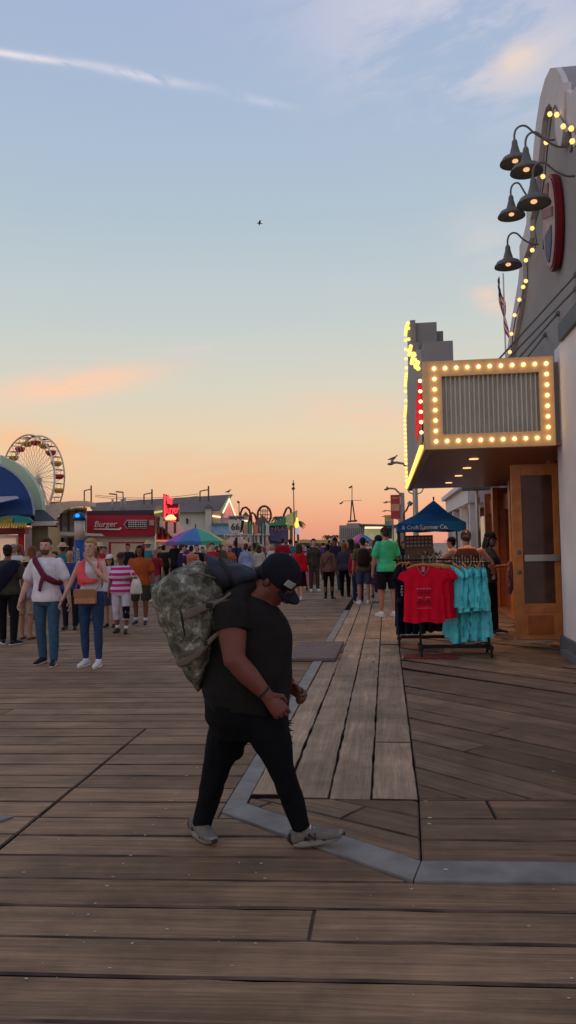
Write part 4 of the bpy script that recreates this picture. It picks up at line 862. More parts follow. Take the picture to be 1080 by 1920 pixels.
# side face towards the walkway: a tall stepped sign
st = [(MY0, MZ1+.02), (12.15, MZ1+.02), (12.15, MZ1+.22), (13.0, MZ1+.32), (13.5, 4.85), (14.8, 4.95), (14.8, 5.30), (15.9, 5.36), (15.9, 6.02), (17.1, 6.25), (17.9, 6.28), (17.9, 5.45), (19.0, 5.35), (19.0, 4.9), (MY1, 4.8), (MY1, MZ0-.05), (MY0, MZ0-.01)]
mb = MB(); mb.prism([(MX-.06, y, z) for y, z in st], (.10, 0, 0)); mqb(mb, 'side_sign', M_greyw)
mb = MB(); mb.bx((MX+.045, 13.2, MZ1-.02), (MX+.52, 19.2, 4.9)); mb.bx((MX+.045, 14.95, 4.9), (MX+.50, 18.4, 5.3)); mb.bx((MX+.045, 15.98, 5.3), (MX+.46, 17.8, 5.98)); mb.bx((MX+.462, 16.2, 5.3), (MX+.60, 17.6, 5.85)); mqb(mb, 'sign_backing', M_greyw)
mb = MB(); mb.bx((MX-.075, MY0-.03, MZ0-.03), (MX-.066, MY1+.02, MZ0+.10)); mqb(mb, 'side_trim', M_cream)
SBL = []
def sbulb(y, z, me=None): SBL.append((y, z, me))
for i in range(36): sbulb(MY0+.15+i*.243, MZ0+.045)
for i in range(1, 7): sbulb(MY0+.06, zb+(zt-zb)*i/7, bulb_me)
for a, b in zip(st[1:], st[2:15]):
    L_ = math.hypot(b[0]-a[0], b[1]-a[1]); n_ = max(1, int(L_/.2))
    for k in range(n_): t = (k+.5)/n_; sbulb(a[0]+(b[0]-a[0])*t, a[1]+(b[1]-a[1])*t-.05)
for i in range(16): sbulb(MY1-.06, MZ0+.2+i*.108)
SBL.sort(key=lambda q: q[0]); rest = MB()          # the nearest hundred bulbs are parts of their own
for i, (y, z, me) in enumerate(SBL):
    if i < 64: bulb(me or bulb2_me, (MX-.10, y, z))
    else: rest.ell((MX-.10, y, z), (.036,)*3, 8)
o = mqb(rest, 'far_bulbs', M_bulb2, True); o['kind'] = 'stuff'
# red and navy lettering strokes of the side sign, seen almost edge on
mb = MB()
for i, (y, h) in enumerate([(11.85, .50), (12.15, .66), (12.5, .42), (12.85, .5), (13.2, .3)]): mb.tube([(MX-.085, y, 3.36-.02*i), (MX-.085, y+.1, 3.40+h), (MX-.085, y+.26, 3.38)], .03, 8)
mqb(mb, 'red_lettering', mat('red_neon_face', srgb(220, 14, 24), .4, var=0, emit=.35, ecol=(1, .02, .03)))
mb = MB(); mb.bx((MX-.085, 11.8, 3.10), (MX-.062, 13.6, 3.34)); mqb(mb, 'navy_panel', M_navy)
dl = [(1.45, 13.2), (1.50, 14.8), (1.50, 16.5), (1.45, 18.4)]
for x, y in dl:
    mb = MB(); mb.tube([(x, y, MZ0-.012), (x, y, MZ0+.004)], .075, 18); o = mqb(mb, 'downlight', M_dn)
    ld = bpy.data.lights.new('downlight_glow', 'SPOT'); ld.energy = 75; ld.color = (1, .62, .34); ld.spot_size = radians(130); ld.spot_blend = .8; ld.shadow_soft_size = .07; lo_ = link('downlight_glow', ld, mq, Vector((x, y, MZ0-.03))+QM)
# tie rods from the false front down to the marquee
for i, (a, b) in enumerate([((1080, 515), (893, 676)), ((1080, 541), (912, 680)), ((1046, 588), (940, 676)), ((1022, 628), (962, 672))]):
    p0 = PX(*a, FX-.0) if i < 2 else PX(*a, FX-.02); q0 = P(*b, 13.4-.2*i); q0.z = 4.22
    q0.x = min(2.4, q0.x)
    mb = MB(); mb.tube([p0, q0], .016, 8); mb.ell(p0, (.05, .05, .05), 8); o = mb.build('tie_rod', M_iron, None, True); tag(o, ['uppermost steel tie rod running from the grey front down to the marquee', 'second steel tie rod from the top above the marquee', 'third steel tie rod down, ending in a round wall fixing', 'lowest and shortest steel tie rod above the marquee'][i], 'tie rod', 'tie rods holding the marquee')
# string of bulbs on the parapet band
fs = thing('string_lights', (FX, 14, 8), 0, 'string of warm round bulbs following the curved edge of the grey false front', 'string lights'); QF = Vector((-FX, -14, -8))
pts = [PX(x, y, FX-.16) for x, y in [(1080, 262), (1072, 241), (1058, 236), (1044, 214), (1037, 198), (1031, 214), (1024, 267), (1018, 331), (1009, 386), (998, 428), (1003, 452), (998, 469), (986, 488), (986, 527), (981, 538), (974, 562), (965, 591), (959, 626), (956, 660)]]
mb = MB(); mb.tube([p+Vector((.03, 0, 0)) for p in pts], .014, 6); o = mb.build('wire', M_iron, fs); o.location = QF
for x, y in [(1031, 214), (1044, 215), (1056, 237), (1071, 241), (1073, 265), (1024, 267), (1018, 331), (1009, 386), (998, 428), (998, 469), (986, 488), (986, 527), (981, 538), (974, 562), (965, 591), (959, 626), (956, 660)]:
    o = link('bulb', small_me, fs); o.location = PX(x, y, FX-.18)+QF
# round crest on the front
ms = thing('round_sign', (FX-.02, 13.62, 6.9), 0, 'round shop sign with a red rim, pinkish face and blue lower badge', 'sign')
mb = MB(); mb.lathe([(.001, 0), (.76, 0), (.78, .03), (.78, .12), (.001, .12)], (0, 0, 0), 36, 0, (-1, 0, 0), (0, 1, 0)); mb.build('rim', mat('dark_red_rim', srgb(128, 22, 34), .5), ms)
mb = MB(); mb.lathe([(.001, .122), (.70, .122), (.72, .135), (.68, .15), (.001, .152)], (0, 0, 0), 36, 0, (-1, 0, 0), (0, 1, 0)); mb.build('face', mat('dusty_pink_face', srgb(190, 162, 158), .7, var=.2, scale=4), ms)
mb = MB(); mb.prism([(-.155, -.42, -.12), (-.155, .42, -.12), (-.155, .38, -.40), (-.155, .2, -.58), (-.155, 0, -.64), (-.155, -.2, -.58), (-.155, -.38, -.40)], (-.012, 0, 0)); mb.build('badge', mat('slate_blue_badge', srgb(72, 84, 108), .6), ms)
mb = MB(); mb.prism([(-.155, -.62, -.02), (-.155, .62, .22), (-.155, .60, .36), (-.155, -.64, .12)], (-.02, 0, 0)); mb.prism([(-.155, -.1, .3), (-.155, .35, .45), (-.155, .1, .66), (-.155, -.25, .6)], (-.015, 0, 0)); mb.build('ribbon', mat('rose_ribbon', srgb(150, 108, 110), .7), ms); ms.scale = (1, .62, 1.04)
# gooseneck lamps
def gooseneck(px, py, mount, sc=1.0, lab='', bright=1):
    b = PX(*mount, FX-.1); d_guess = b.y
    tip = P(px, py, d_guess)                      # centre of the shade
    g = thing('gooseneck_lamp', tip, 0, lab, 'wall lamp', 'gooseneck lamps over the round sign')
    mb = MB(); mb.lathe([(.045, .32), (.05, .26), (.085, .13), (.10, .10), (.20, .05), (.245, -.02), (.25, -.045), (.235, -.03), (.10, .06), (.05, .09)], (0, 0, 0), 24)
    mb.lathe([(.001, .36), (.03, .355), (.045, .32)], (0, 0, 0), 16); sh_ = mb.build('shade', M_iron, g, True)
    mb = MB(); mb.ell((0, 0, .0), (.05, .05, .03), 12); mb.build('bulb', mat('dim_lamp_bulb', (1, .6, .3), .4, var=0, emit=1.0, ecol=(1, .52, .24)), g, True)
    r = b-tip; top = .58; mb = MB()
    ex = Vector((r.x, r.y, 0)).normalized(); L_ = Vector((r.x, r.y, 0)).length; L_ = max(L_, .5)
    path = [(0, 0, .34), (0, 0, .44), (.05*L_, 0, .53), (.17*L_, 0, top), (.32*L_, 0, .56)]
    pp = [ex*p[0]+Vector((0, 0, p[2])) for p in path]+[ex*L_*.52+Vector((0, 0, .5+(r.z-.5)*.35)), ex*L_*.8+Vector((0, 0, .5+(r.z-.5)*.93)), r]
    cr = []
    for i in range(len(pp)-1):                    # smooth the neck
        a = pp[max(i-1, 0)]; b0, c0 = pp[i], pp[i+1]; d0 = pp[min(i+2, len(pp)-1)]
        for k in range(5):
            t = k/5; cr.append(.5*((2*b0)+(-a+c0)*t+(2*a-5*b0+4*c0-d0)*t*t+(-a+3*b0-3*c0+d0)*t**3))
    cr.append(pp[-1]); mb.tube(cr, .017, 8); mb.build('neck', M_iron, g, True)
    mb = MB(); mb.lathe([(.001, 0), (.09, 0), (.08, .03), (.001, .035)], r+Vector((.1, 0, 0)), 16, 0, (-1, 0, 0), (0, 1, 0)); mb.build('wall_plate', M_iron, g)
    return g
gooseneck(966, 302, (1040, 262), lab='topmost wall lamp, at the upper left of the cluster')
gooseneck(987, 318, (1060, 275), lab='wall lamp overlapping the topmost one just to its right')
gooseneck(1001, 378, (1078, 330), lab='third wall lamp down, in front of the round sign edge')
gooseneck(959, 402, (1006, 385), lab='fourth wall lamp down, farther left against the sky')
gooseneck(953, 496, (1010, 458), lab='lowest wall lamp, hanging just above the flag')
# flag on its pole behind the false front
fp = P(948, 655, 22.5); fl = thing('flag', (fp.x, 22.5, 4.8), 0, 'american flag hanging limp from a pole beyond the false front', 'flag')
ft = P(950, 512, 22.5); hz_ = ft.z-4.8
mb = MB(); mb.tube([(0, 0, 0), (0, 0, hz_)], [.03, .02], 8); mb.build('pole', M_alu, fl)
fm = bpy.data.materials.new('flag_cloth'); fm.use_nodes = True; N, L = nt(fm); b_ = N['Principled BSDF']; b_.inputs['Roughness'].default_value = .9
uvn = N.new('ShaderNodeUVMap'); s_ = N.new('ShaderNodeSeparateXYZ'); L.new(uvn.outputs[0], s_.inputs[0])
def M2(op, a, b, N=N, L=L):
    n = N.new('ShaderNodeMath'); n.operation = op
    for i, q in enumerate((a, b)):
        if isinstance(q, (int, float)): n.inputs[i].default_value = q
        else: L.new(q, n.inputs[i])
    return n.outputs[0]
stp = M2('GREATER_THAN', M2('FRACT', M2('MULTIPLY', s_.outputs[1], 6.5), 0), .5); can = M2('MULTIPLY', M2('LESS_THAN', s_.outputs[0], .42), M2('GREATER_THAN', s_.outputs[1], .46))
x1 = N.new('ShaderNodeMix'); x1.data_type = 'RGBA'; L.new(stp, x1.inputs[0]); x1.inputs[6].default_value = (*srgb(176, 30, 46), 1); x1.inputs[7].default_value = (*srgb(210, 200, 200), 1)
x2 = N.new('ShaderNodeMix'); x2.data_type = 'RGBA'; L.new(can, x2.inputs[0]); L.new(x1.outputs[2], x2.inputs[6]); x2.inputs[7].default_value = (*srgb(40, 50, 88), 1); L.new(x2.outputs[2], b_.inputs['Base Color'])
vs, fs_, uvs = [], [], []; nu, nv = 16, 14
for j in range(nv+1):
    for i in range(nu+1):
        u, v = i/nu, j/nv                          # u along the fly, v up the hoist; the cloth sags down along the pole
        fold = .045*sin(u*14+v*2)
        vs.append((-.15+.22*u*(1-.3*v)+.03*sin(v*9+u*6)+.03*sin(u*14+v*2), fold-.02*u, hz_-.06-.62*(1-v)-1.15*u*(.75+.25*(1-v))))
for j in range(nv):
    for i in range(nu): a = j*(nu+1)+i; fs_.append((a, a+1, a+nu+2, a+nu+1)); uvs += [(i/nu, j/nv), ((i+1)/nu, j/nv), ((i+1)/nu, (j+1)/nv), (i/nu, (j+1)/nv)]
me = bpy.data.meshes.new('cloth'); me.from_pydata(vs, [], fs_); u_ = me.uv_layers.new(name='UVMap'); u_.data.foreach_set('uv', [c for q in uvs for c in q]); me.materials.append(fm); me.polygons.foreach_set('use_smooth', [True]*len(fs_)); link('cloth', me, fl)
# next shop down the pier: white columns and signboard
ns_ = thing('white_kiosk', (2.6, 25, 0), 0, 'white columned shopfront with a dark opening beyond the oak entrance', 'building')
def nb(mb, nm, m): o = mb.build(nm, m, ns_); o.location = (-2.6, -25, 0); return o
mb = MB(); mb.bx((2.45, 24.2, 2.75), (3.6, 33, 3.25)); mb.bx((2.3, 24.1, 3.25), (3.8, 33.2, 3.4)); nb(mb, 'cornice', M_white)
for y in (24.3, 27.2, 30.2, 32.7): mb = MB(); mb.bx((2.5, y, 0), (2.75, y+.25, 2.75)); nb(mb, 'column', M_white)
mb = MB(); mb.bx((3.3, 24.4, 0), (3.5, 32.9, 2.75)); nb(mb, 'wall', mat('maroon_wall', srgb(104, 40, 40), .8))
mb = MB(); mb.bx((3.1, 25.2, 1.1), (3.28, 29, 2.4)); nb(mb, 'window', mat('lit_window', srgb(196, 168, 128), .5, var=.4, scale=2, emit=.25, ecol=(1, .75, .5)))
# dark box lamp on a post under the far end of the marquee
p = P(895, 915, 23.2); mb = MB(); mb.bx((p.x-.45, 23, p.z-.05), (p.x+.35, 23.6, p.z+.12)); o = thing('pavement_heater', (p.x, 23.3, 0), 0, 'grey post with a flat dark hood standing beyond the marquee', 'post'); q = mb.build('hood', M_iron, o); q.location = (-p.x, -23.3, 0)
mb = MB(); mb.tube([(0, 0, 0), (0, 0, p.z-.05)], .07, 10); mb.build('post', M_alu, o)

# ================================================================ CLOTHES RACKS
M_blk = mat('black_rack_metal', srgb(24, 23, 26), .45, metal=.2); M_hang = mat('wooden_hanger', srgb(186, 128, 74), .5, var=.2)
def cas(mb, x, y): mb.tube([(x-.012, y, .045), (x+.012, y, .045)], .043, 14); mb.tube([(x, y, .05), (x, y+.02, .11)], .018, 8)
def rack(name, cx, cy, w, d, h, lab, rz=0, pts=None):
    r = thing(name, (cx, cy, ZP), rz, lab, 'clothes rack')
    mb = MB(); mb.bx((-w/2, -.022, .10), (w/2, .022, .15))
    for s in (-1, 1): mb.bx((s*w/2-.03, -d/2, .10), (s*w/2+.03, d/2, .15))
    mb.build('base', M_blk, r)
    for s in (-1, 1):
        for t in (-1, 1): mb = MB(); cas(mb, s*w/2, t*d/2); mb.build('caster', M_blk, r, True)
    mb = MB(); 
    for s in (-1, 1): mb.tube([(s*w/2, 0, .15), (s*w/2, 0, h)], .016, 8)
    mb.tube([(-w/2-.06, 0, h), (w/2+.06, 0, h)], .016, 8); mb.build('rail', M_blk, r); return r
def hanger(par, hgt=.11, w=.21):
    mb = MB(); mb.tube([(-w, 0, -.055), (-w*.5, 0, -.012), (0, 0, .0), (w*.5, 0, -.012), (w, 0, -.055)], [(.012, .006), (.016, .008), (.018, .009), (.016, .008), (.012, .006)], 8); o = mb.build('hanger', M_hang, par, True)
    mb = MB(); mb.tube([(0, 0, 0), (0, 0, hgt-.03), (.018, 0, hgt-.008), (.0, 0, hgt+.008), (-.018, 0, hgt-.01)], .0035, 6); h2 = mb.build('hook', M_alu, o); return o
def tshirt_mesh(w=.56, h=.70, th=.05, v=.14, seed=0, fold=.012, drape=0):
    """a hanging t-shirt, front towards -y: a sheet grid for each side, joined at the edge"""
    nx, nz = 26, 24; vs = []; fs = []; mi = []
    def half_w(t):                                 # t: 0 shoulder .. 1 hem
        if t < .02: return w*.30
        if t < .10: return w*(.30+.20*(t-.02)/.08)
        if t < .27: return w*(.50+.055*(t-.10)/.17)
        if t < .30: return w*(.555-.155*(t-.27)/.03)
        return w*(.40+.05*(t-.30)/.7)
    for s in (-1, 1):
        for j in range(nz+1):
            t = j/nz
            for i in range(nx+1):
                u = -1+2*i/nx; x = u*half_w(t); z = -h*t
                sl = min(1, abs(x)/(w*.30)); z -= .055*sl*max(0, 1-t*4)
                if s == -1 and t < .3 and abs(x) < v*.62: z = min(z, -.005-(v*1.25)*(1-abs(x)/(v*.62))*max(0, 1-t*2.0)) if t < .26 else z
                if s == 1 and t < .1 and abs(x) < v*.6: z -= .02*(1-abs(x)/(v*.6))*(1-t*10)
                e = sqrt(max(0, 1-u*u)); f = fold*(sin(x*46+seed+t*2.4)*t+.6*noise.noise(Vector((x*9+seed, t*5, s*3))))
                vs.append((x, s*th*.5*e*(.6+.6*t)+f*(.4+.6*e), z+.012*sin(x*20+seed)*t))
    W = nx+1
    for s in (0, 1):
        o = s*(nz+1)*W
        for j in range(nz):
            for i in range(nx): a = o+j*W+i; fs.append((a, a+1, a+W+1, a+W) if s == 0 else (a, a+W, a+W+1, a+1))
    o = (nz+1)*W
    for j in range(nz):
        for e in (0, nx): a = j*W+e; fs.append((a, a+W, o+a+W, o+a) if e == 0 else (a, o+a, o+a+W, a+W))
    me = bpy.data.meshes.new('shirt'); me.from_pydata(vs, [], fs); me.polygons.foreach_set('use_smooth', [True]*len(fs)); return me
M_crim = cloth('raspberry_red', (222, 16, 48), var=.1); M_turq = cloth('turquoise', (98, 214, 222), var=.14, scale=9); M_nvy = cloth('navy_cotton', (30, 32, 54)); M_prt = mat('white_print', srgb(206, 196, 196), .8, var=.25, scale=60)
rack('clothes_rack', .93, 11.55, .95, .5, 1.30, 'black rolling rack on casters carrying the turquoise and raspberry shirts')
rack('clothes_rack', .62, 12.75, .9, .45, 1.33, 'black rolling rack behind, hung with navy shirts')
def shirt(x, y, z, rz, m, lab, group, w=.56, h=.70, seed=0, th=.05, fold=.012, prt=False, hg=True):
    t = thing('hanging_shirt', (x, y, z), radians(rz), lab, 't-shirt', group)
    me = tshirt_mesh(w, h, th, seed=seed, fold=fold); me.materials.append(m); link('shirt', me, t)
    if hg: hanger(t, .11, .20*w/.56)
    return t
yr = 11.22; r0 = P(793, 1058, yr)
t = shirt(r0.x, yr, r0.z, 0, M_crim, 'raspberry red v-neck t-shirt with faint print facing the camera at the front of the rack', 'red t-shirts on the rack', w=.64, h=.80, seed=1, fold=.021)
# neck trim, tag and faded print lines
mb = MB(); mb.tube([(-.088, -.035, -.012), (-.06, -.042, -.08), (0, -.045, -.165), (.06, -.042, -.08), (.088, -.035, -.012)], [(.007, .003)]*5, 6, side=(0, 0, 1)); mb.build('neck_trim', mat('grey_trim', srgb(150, 96, 104), .8), t)
mb = MB(); mb.bx((-.022, .0, -.075), (.022, .004, -.155+.05)); mb.build('size_tag', M_prt, t)
mb = MB(); mb.bx((-.02, -.05, -.03), (.02, -.046, -.10)); 
for k in range(5): mb.box((-.085+k*.042, -.047, -.335), (.026, .004, .014))
for k in (-2, -1, 1, 2): mb.box((k*.036, -.050, -.455), (.024, .004, .014))
mb.box((0, -.052, -.60), (.19, .004, .004)); mb.build('print', mat('faded_print', srgb(190, 130, 146), .8, var=.3, scale=80), t)
mb = MB()
for k in range(6): mb.box((-.08+k*.032, -.0505, -.395+.02*(k % 2)), (.018, .004, .03))
for k in range(7): mb.box((-.09+k*.03, -.0525, -.53+.01*(k % 3)), (.016, .004, .05))
mb.build('dark_print', mat('plum_print', srgb(110, 16, 50), .8), t)
words = ['second', 'third', 'fourth']
for k in range(3): shirt(r0.x+.10+.05*k, yr+.09+.10*k, r0.z-.01, -10-6*k, M_crim, f'raspberry red t-shirt hanging {words[k]} in the row behind the front one', 'red t-shirts on the rack', w=.62, h=.76-.01*k, seed=3+k)
# turquoise shirts packed edge-on along the rail: an upper and a lower tier
p0, p1 = P(850, 1055, 11.55), P(905, 1055, 11.55)
ordn = ['first', 'second', 'third', 'fourth', 'fifth', 'sixth', 'seventh', 'eighth', 'ninth', 'tenth', 'eleventh', 'twelfth']
for k in range(11):
    x = p0.x+(p1.x-p0.x)*k/10; spread = (k/10-.5)
    t = shirt(x, 11.52, 1.30-.02*(k % 3), 90+rng.uniform(-14, 14)-22*spread, M_turq, f'turquoise shirt hanging edge-on, {ordn[k]} from the left in the upper tier', 'turquoise shirts on the rack', w=.50, h=.60+.05*sin(k*2.1), seed=k*1.7, th=.10, fold=.03)
    t.rotation_euler[1] = spread*.10
for k in range(10):
    x = p0.x-.03+(p1.x-p0.x+.08)*k/9; spread = (k/9-.5)
    t = shirt(x, 11.72, .90-.015*(k % 2), 90+rng.uniform(-14, 14)-24*spread, M_turq, f'turquoise shirt hanging edge-on, {ordn[k]} from the left in the lower tier', 'turquoise shirts on the rack', w=.50, h=.60+.10*abs(sin(k*1.3+.5)), seed=k*2.3+5, th=.10, fold=.034, hg=False)
    t.rotation_euler[1] = spread*.16
for k in range(7):
    p = P(752+k*13, 1175, 12.0); shirt(p.x, 12.0+.06*k, .86, 78+5*k, M_nvy, f'navy garment, {ordn[k]} from the left, hanging low behind the red shirts', 'navy garments behind the red shirts', w=.5, h=.58, seed=k, th=.09, hg=False)
for k in range(3):
    p = P(752+k*7, 1055, 12.9); t = shirt(p.x, 12.75+.1*k, p.z, 62 if k == 0 else 75, M_nvy, f'navy shirt, {ordn[k]} from the left, on the rack beside the mint t-shirt', 'navy shirts on the far rack', w=.56, h=.98, seed=k, th=.1)
    if k == 0:
        mb = MB()
        for j in range(9): mb.box((-.12, -.062, -.36-.045*j), (.05+.02*((j*7) % 3), .006, .028)); mb.box((-.05, -.066, -.38-.045*j), (.03, .006, .03))
        mb.build('print', M_prt, t)
p = P(800, 1230, 11.25); mb = MB(); mb.prism([(p.x-.32, 11.2, ZP+.004), (p.x+.42, 11.15, ZP+.004), (p.x+.45, 11.55, ZP+.004), (p.x-.28, 11.6, ZP+.004)], (0, 0, .012)); tag(mb.build('floor_mat', mat('rust_mat', srgb(112, 44, 38), .9, var=.3, scale=8)), 'worn rust red mat lying under the front clothes rack', 'mat')
# blue canopy with its table of goods
cv = P(813, 938, 20.5); cn_ = thing('market_canopy', (cv.x, 20.5, 0), 0, 'blue pop-up canopy with white lettering on its valance beyond the racks', 'canopy')
ap = cv.z; ez = P(745, 984, 20.5).z; hw = 1.05
el_ = P(745, 984, 19.4); er_ = P(874, 980, 19.4); xa, xb = el_.x-cv.x, er_.x-cv.x
M_blue = cloth('canopy_blue', (20, 84, 140), var=.08); mb = MB()
C4 = [(xa, -1.1, ez), (xb, -1.1, ez), (xb, 1.1, ez), (xa, 1.1, ez)]; n = 8; vs = [(0, 0, ap)]; 
rim = []
for i in range(4):
    a, b = Vector(C4[i]), Vector(C4[(i+1) % 4])
    for k in range(n): rim.append(a+(b-a)*k/n)
mid = [(Vector((0, 0, ap))*.5+r*.5)-Vector((0, 0, .07)) for r in rim]; top_ = [(Vector((0, 0, ap))*.85+r*.15)+Vector((0, 0, -.015)) for r in rim]; R_ = len(rim)
vs = [(0, 0, ap)]+top_+mid+rim+[r-Vector((0, 0, .19+.012*sin(i*1.9))) for i, r in enumerate(rim)]
fs = [(0, 1+i, 1+(i+1) % R_) for i in range(R_)]
for L0 in range(3):
    for i in range(R_): a = 1+L0*R_; fs.append((a+i, a+R_+i, a+R_+(i+1) % R_, a+(i+1) % R_))
mb.add(vs, fs); o = mb.build('canopy', M_blue, cn_); solid_ = o.modifiers.new('s', 'SOLIDIFY'); solid_.thickness = .008
mb = MB(); mb.tube([(0, 0, ap), (0, 0, ap+.09)], .02, 8); mb.build('finial', M_blk, cn_)
for x, y in ((xa+.04, -1.05), (xb-.04, -1.05), (xa+.04, 1.05), (xb-.04, 1.05)): mb = MB(); mb.tube([(x, y, ZP), (x, y, ez)], .02, 8); mb.build('leg', M_blk, cn_)
text('lettering', 'Summer Co.', .15, M_prt, cn_, at=((xa+xb)/2+.05, -1.125, ez-.10), depth=.01, width=.66)
text('lettering', '& Craft  |', .13, M_prt, cn_, at=(xa+.36, -1.125, ez-.10), depth=.01, width=.50)
tb = thing('goods_table', (cv.x, 20.2, ZP), 0, 'trestle table under the blue canopy laid with small goods', 'table'); mb = MB(); mb.bx((xa+.1, -.5, .72), (xb-.1, .5, .76)); mb.build('tabletop', cloth('dark_table_cloth', (58, 50, 52)), tb)
for sx in (xa+.2, xb-.2):
    for sy in (-.4, .4): mb = MB(); mb.tube([(sx, sy, 0), (sx, sy, .72)], .02, 6); mb.build('leg', M_alu, tb)
p = P(786, 1016, 19.6); o = thing('display_case', (p.x, 19.9, ZP+.76), 0, 'small glass fronted display case with pale rows, standing on the goods table', 'display case'); mb = MB(); hh_ = p.z+.16-(ZP+.76); mb.bx((-.34, -.12, 0), (.34, .12, hh_)); mb.build('case', mat('case_brown', srgb(84, 68, 62), .6), o)
mb = MB()
for r_ in range(3):
    for c_ in range(7): mb.box((-.27+c_*.09, -.126, hh_-.07-r_*.09), (.06, .01, .05))
mb.build('display', mat('pale_goods', srgb(160, 146, 136), .6, var=.4, scale=30), o)
for k in range(5):
    p = P(800+k*16, 1036, 17.5+.3*(k % 2)); mb = MB(); mb.tube([(0, 0, 0), (0, 0, .28)], .012, 6); o = thing('plant_stand', (p.x, 17.5+.3*(k % 2), ZP), 0, ['leafy pot nearest the display case', 'second leafy pot behind the red shirts', 'third leafy pot, midway along the rack top', 'fourth leafy pot, left of the turquoise shirts', 'fifth leafy pot, almost behind the turquoise shirts'][k], 'potted plant', 'leafy pots behind the racks')
    mb = MB(); mb.lathe([(.001, 0), (.09, 0), (.12, 1.0), (.14, 1.02), (.1, 1.03)], (0, 0, 0), 12); mb.build('pot', mat('clay_pot', srgb(120, 84, 66), .8), o)
    mb = MB()
    for j in range(60):
        a = rng.uniform(0, 6.28); rr = rng.uniform(.02, .2); z = 1.0+rng.uniform(0, .36); c = Vector((rr*cos(a), rr*sin(a), z)); d = Vector((cos(a), sin(a), rng.uniform(.2, 1))).normalized(); s2 = d.cross(Vector((0, 0, 1))).normalized()
        mb.add([c, c+d*.05+s2*.02, c+d*.11, c+d*.05-s2*.02], [(0, 1, 2, 3)])
    mb.build('foliage', mat('dull_leaves', srgb(62, 72, 48), .7, var=.4, scale=20), o)
# ================================================================ LEFT SIDE AND FAR END OF THE PIER
def pm(mb, pts, Y, dep, mi=0):                     # the kiosks on the left stand a little turned, their flanks pointing away down the sight lines
    c = sum((P(x, y, Y) for x, y in pts), Vector((0, 0, 0)))/len(pts); k = c.x/c.y if dep > .3 else 0
    mb.prism([P(x, y, Y) for x, y in pts], (dep*k*1.03 if c.x < 0 else 0, dep, 0), mi)
def bld(name, px, Y, lab, cat='building', group=None):
    p = P(px, 1050, Y); t = thing(name, (p.x, Y, 0), 0, lab, cat, group); t['o'] = 0; del t['o']; return t, Vector((-p.x, -Y, 0))
def prt(T, mb, nm, m, smooth=False, par=None):
    o = mb.build(nm, m, par or T[0], smooth)
    if par is None: o.location = T[1]
    return o
M_wht = mat('chalk_white', srgb(214, 206, 196), .8, var=.06, scale=1); M_crm = mat('cream_wall', srgb(222, 200, 150), .8, var=.06, scale=1)
M_gl = mat('evening_glass', srgb(120, 104, 100), .15, var=.5, scale=.7, spec=.7); M_slate = mat('slate_roof', srgb(112, 100, 92), .8, var=.12, scale=2)
M_dkr = mat('near_black_roof', srgb(40, 40, 48), .7); M_bred = mat('burger_red', srgb(170, 30, 52), .6, var=.06); M_wood = mat('old_pole', srgb(92, 74, 62), .8)
M_glow = mat('lit_tube_warm', (1, .85, .5), .5, var=0, emit=1.3, ecol=(1, .80, .42)); M_neon = mat('lit_neon_red', (1, .1, .1), .5, var=0, emit=1.6, ecol=(1, .03, .05))
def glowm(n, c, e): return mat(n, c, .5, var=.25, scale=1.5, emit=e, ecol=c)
# --- ferris wheel
WY = 150; wc = P(60, 899, WY); Rw = 8.7
fw = thing('ferris_wheel', (wc.x, WY, 0), radians(-30), 'ferris wheel with red and yellow gondolas rising behind the kiosks on the left', 'ferris wheel')
M_rim = mat('wheel_white_steel', srgb(222, 200, 182), .6, var=0)
hub = Vector((0, 0, wc.z))
def ringm(mb, R, x, r, n=64): 
    pts = [hub+Vector((R*cos(2*pi*k/n), x, R*sin(2*pi*k/n))) for k in range(n+1)]; mb.tube(pts, r, 6, side=(0, 1, 0))
for x in (-1.1, 1.1): mb = MB(); ringm(mb, Rw, x, .16); mb.build('rim', M_rim, fw)
mb = MB(); ringm(mb, Rw*.80, 0, .07); mb.build('inner_rim', M_rim, fw)
mb = MB()
for k in range(40):
    a = 2*pi*k/40
    for x in (-1.1, 1.1): mb.tube([hub+Vector((0, x*1.2, 0)), hub+Vector((Rw*cos(a), x, Rw*sin(a)))], .045, 4)
mb.build('spokes', M_rim, fw)
mb = MB()
for k in range(20):
    a = 2*pi*k/20; b = a+pi/20
    mb.tube([hub+Vector((Rw*cos(a), -1.1, Rw*sin(a))), hub+Vector((Rw*cos(a), 1.1, Rw*sin(a)))], .1, 5); mb.tube([hub+Vector((Rw*cos(a), -1.1, Rw*sin(a))), hub+Vector((Rw*.8*cos(b), 0, Rw*.8*sin(b)))], .05, 4); mb.tube([hub+Vector((Rw*cos(a+pi/10), 1.1, Rw*sin(a+pi/10))), hub+Vector((Rw*.8*cos(b), 0, Rw*.8*sin(b)))], .05, 4)
mb.build('braces', M_rim, fw)
gm = [mat('gondola_red', srgb(176, 44, 54), .6), mat('gondola_yellow', srgb(198, 152, 52), .6)]
for k in range(20):
    a = 2*pi*(k+.5)/20; c = hub+Vector((Rw*.98*cos(a), 0, Rw*.98*sin(a)))
    mb = MB(); mb.lathe([(.001, -1.85), (.6, -1.8), (.98, -1.35), (1.0, -.95), (.92, -.95), (.5, -1.5), (.001, -1.55)], c, 12); g = mb.build('gondola', gm[k % 2], fw)
    mb = MB(); mb.lathe([(.001, .12), (.85, -.02), (.88, -.08), (.001, .0)], c, 12)
    for x in (-.6, .6): mb.tube([c+Vector((x, 0, -.05)), c+Vector((x, 0, -1.1))], .04, 4)
    mb.build('canopy', mat('gondola_canopy', srgb(120, 108, 110), .7), g)
mb = MB()
for s in (-1, 1):
    for t in (-1, 1): mb.tube([hub+Vector((0, s*1.8, 0)), Vector((t*6, s*3.2, 0))], .22, 6)
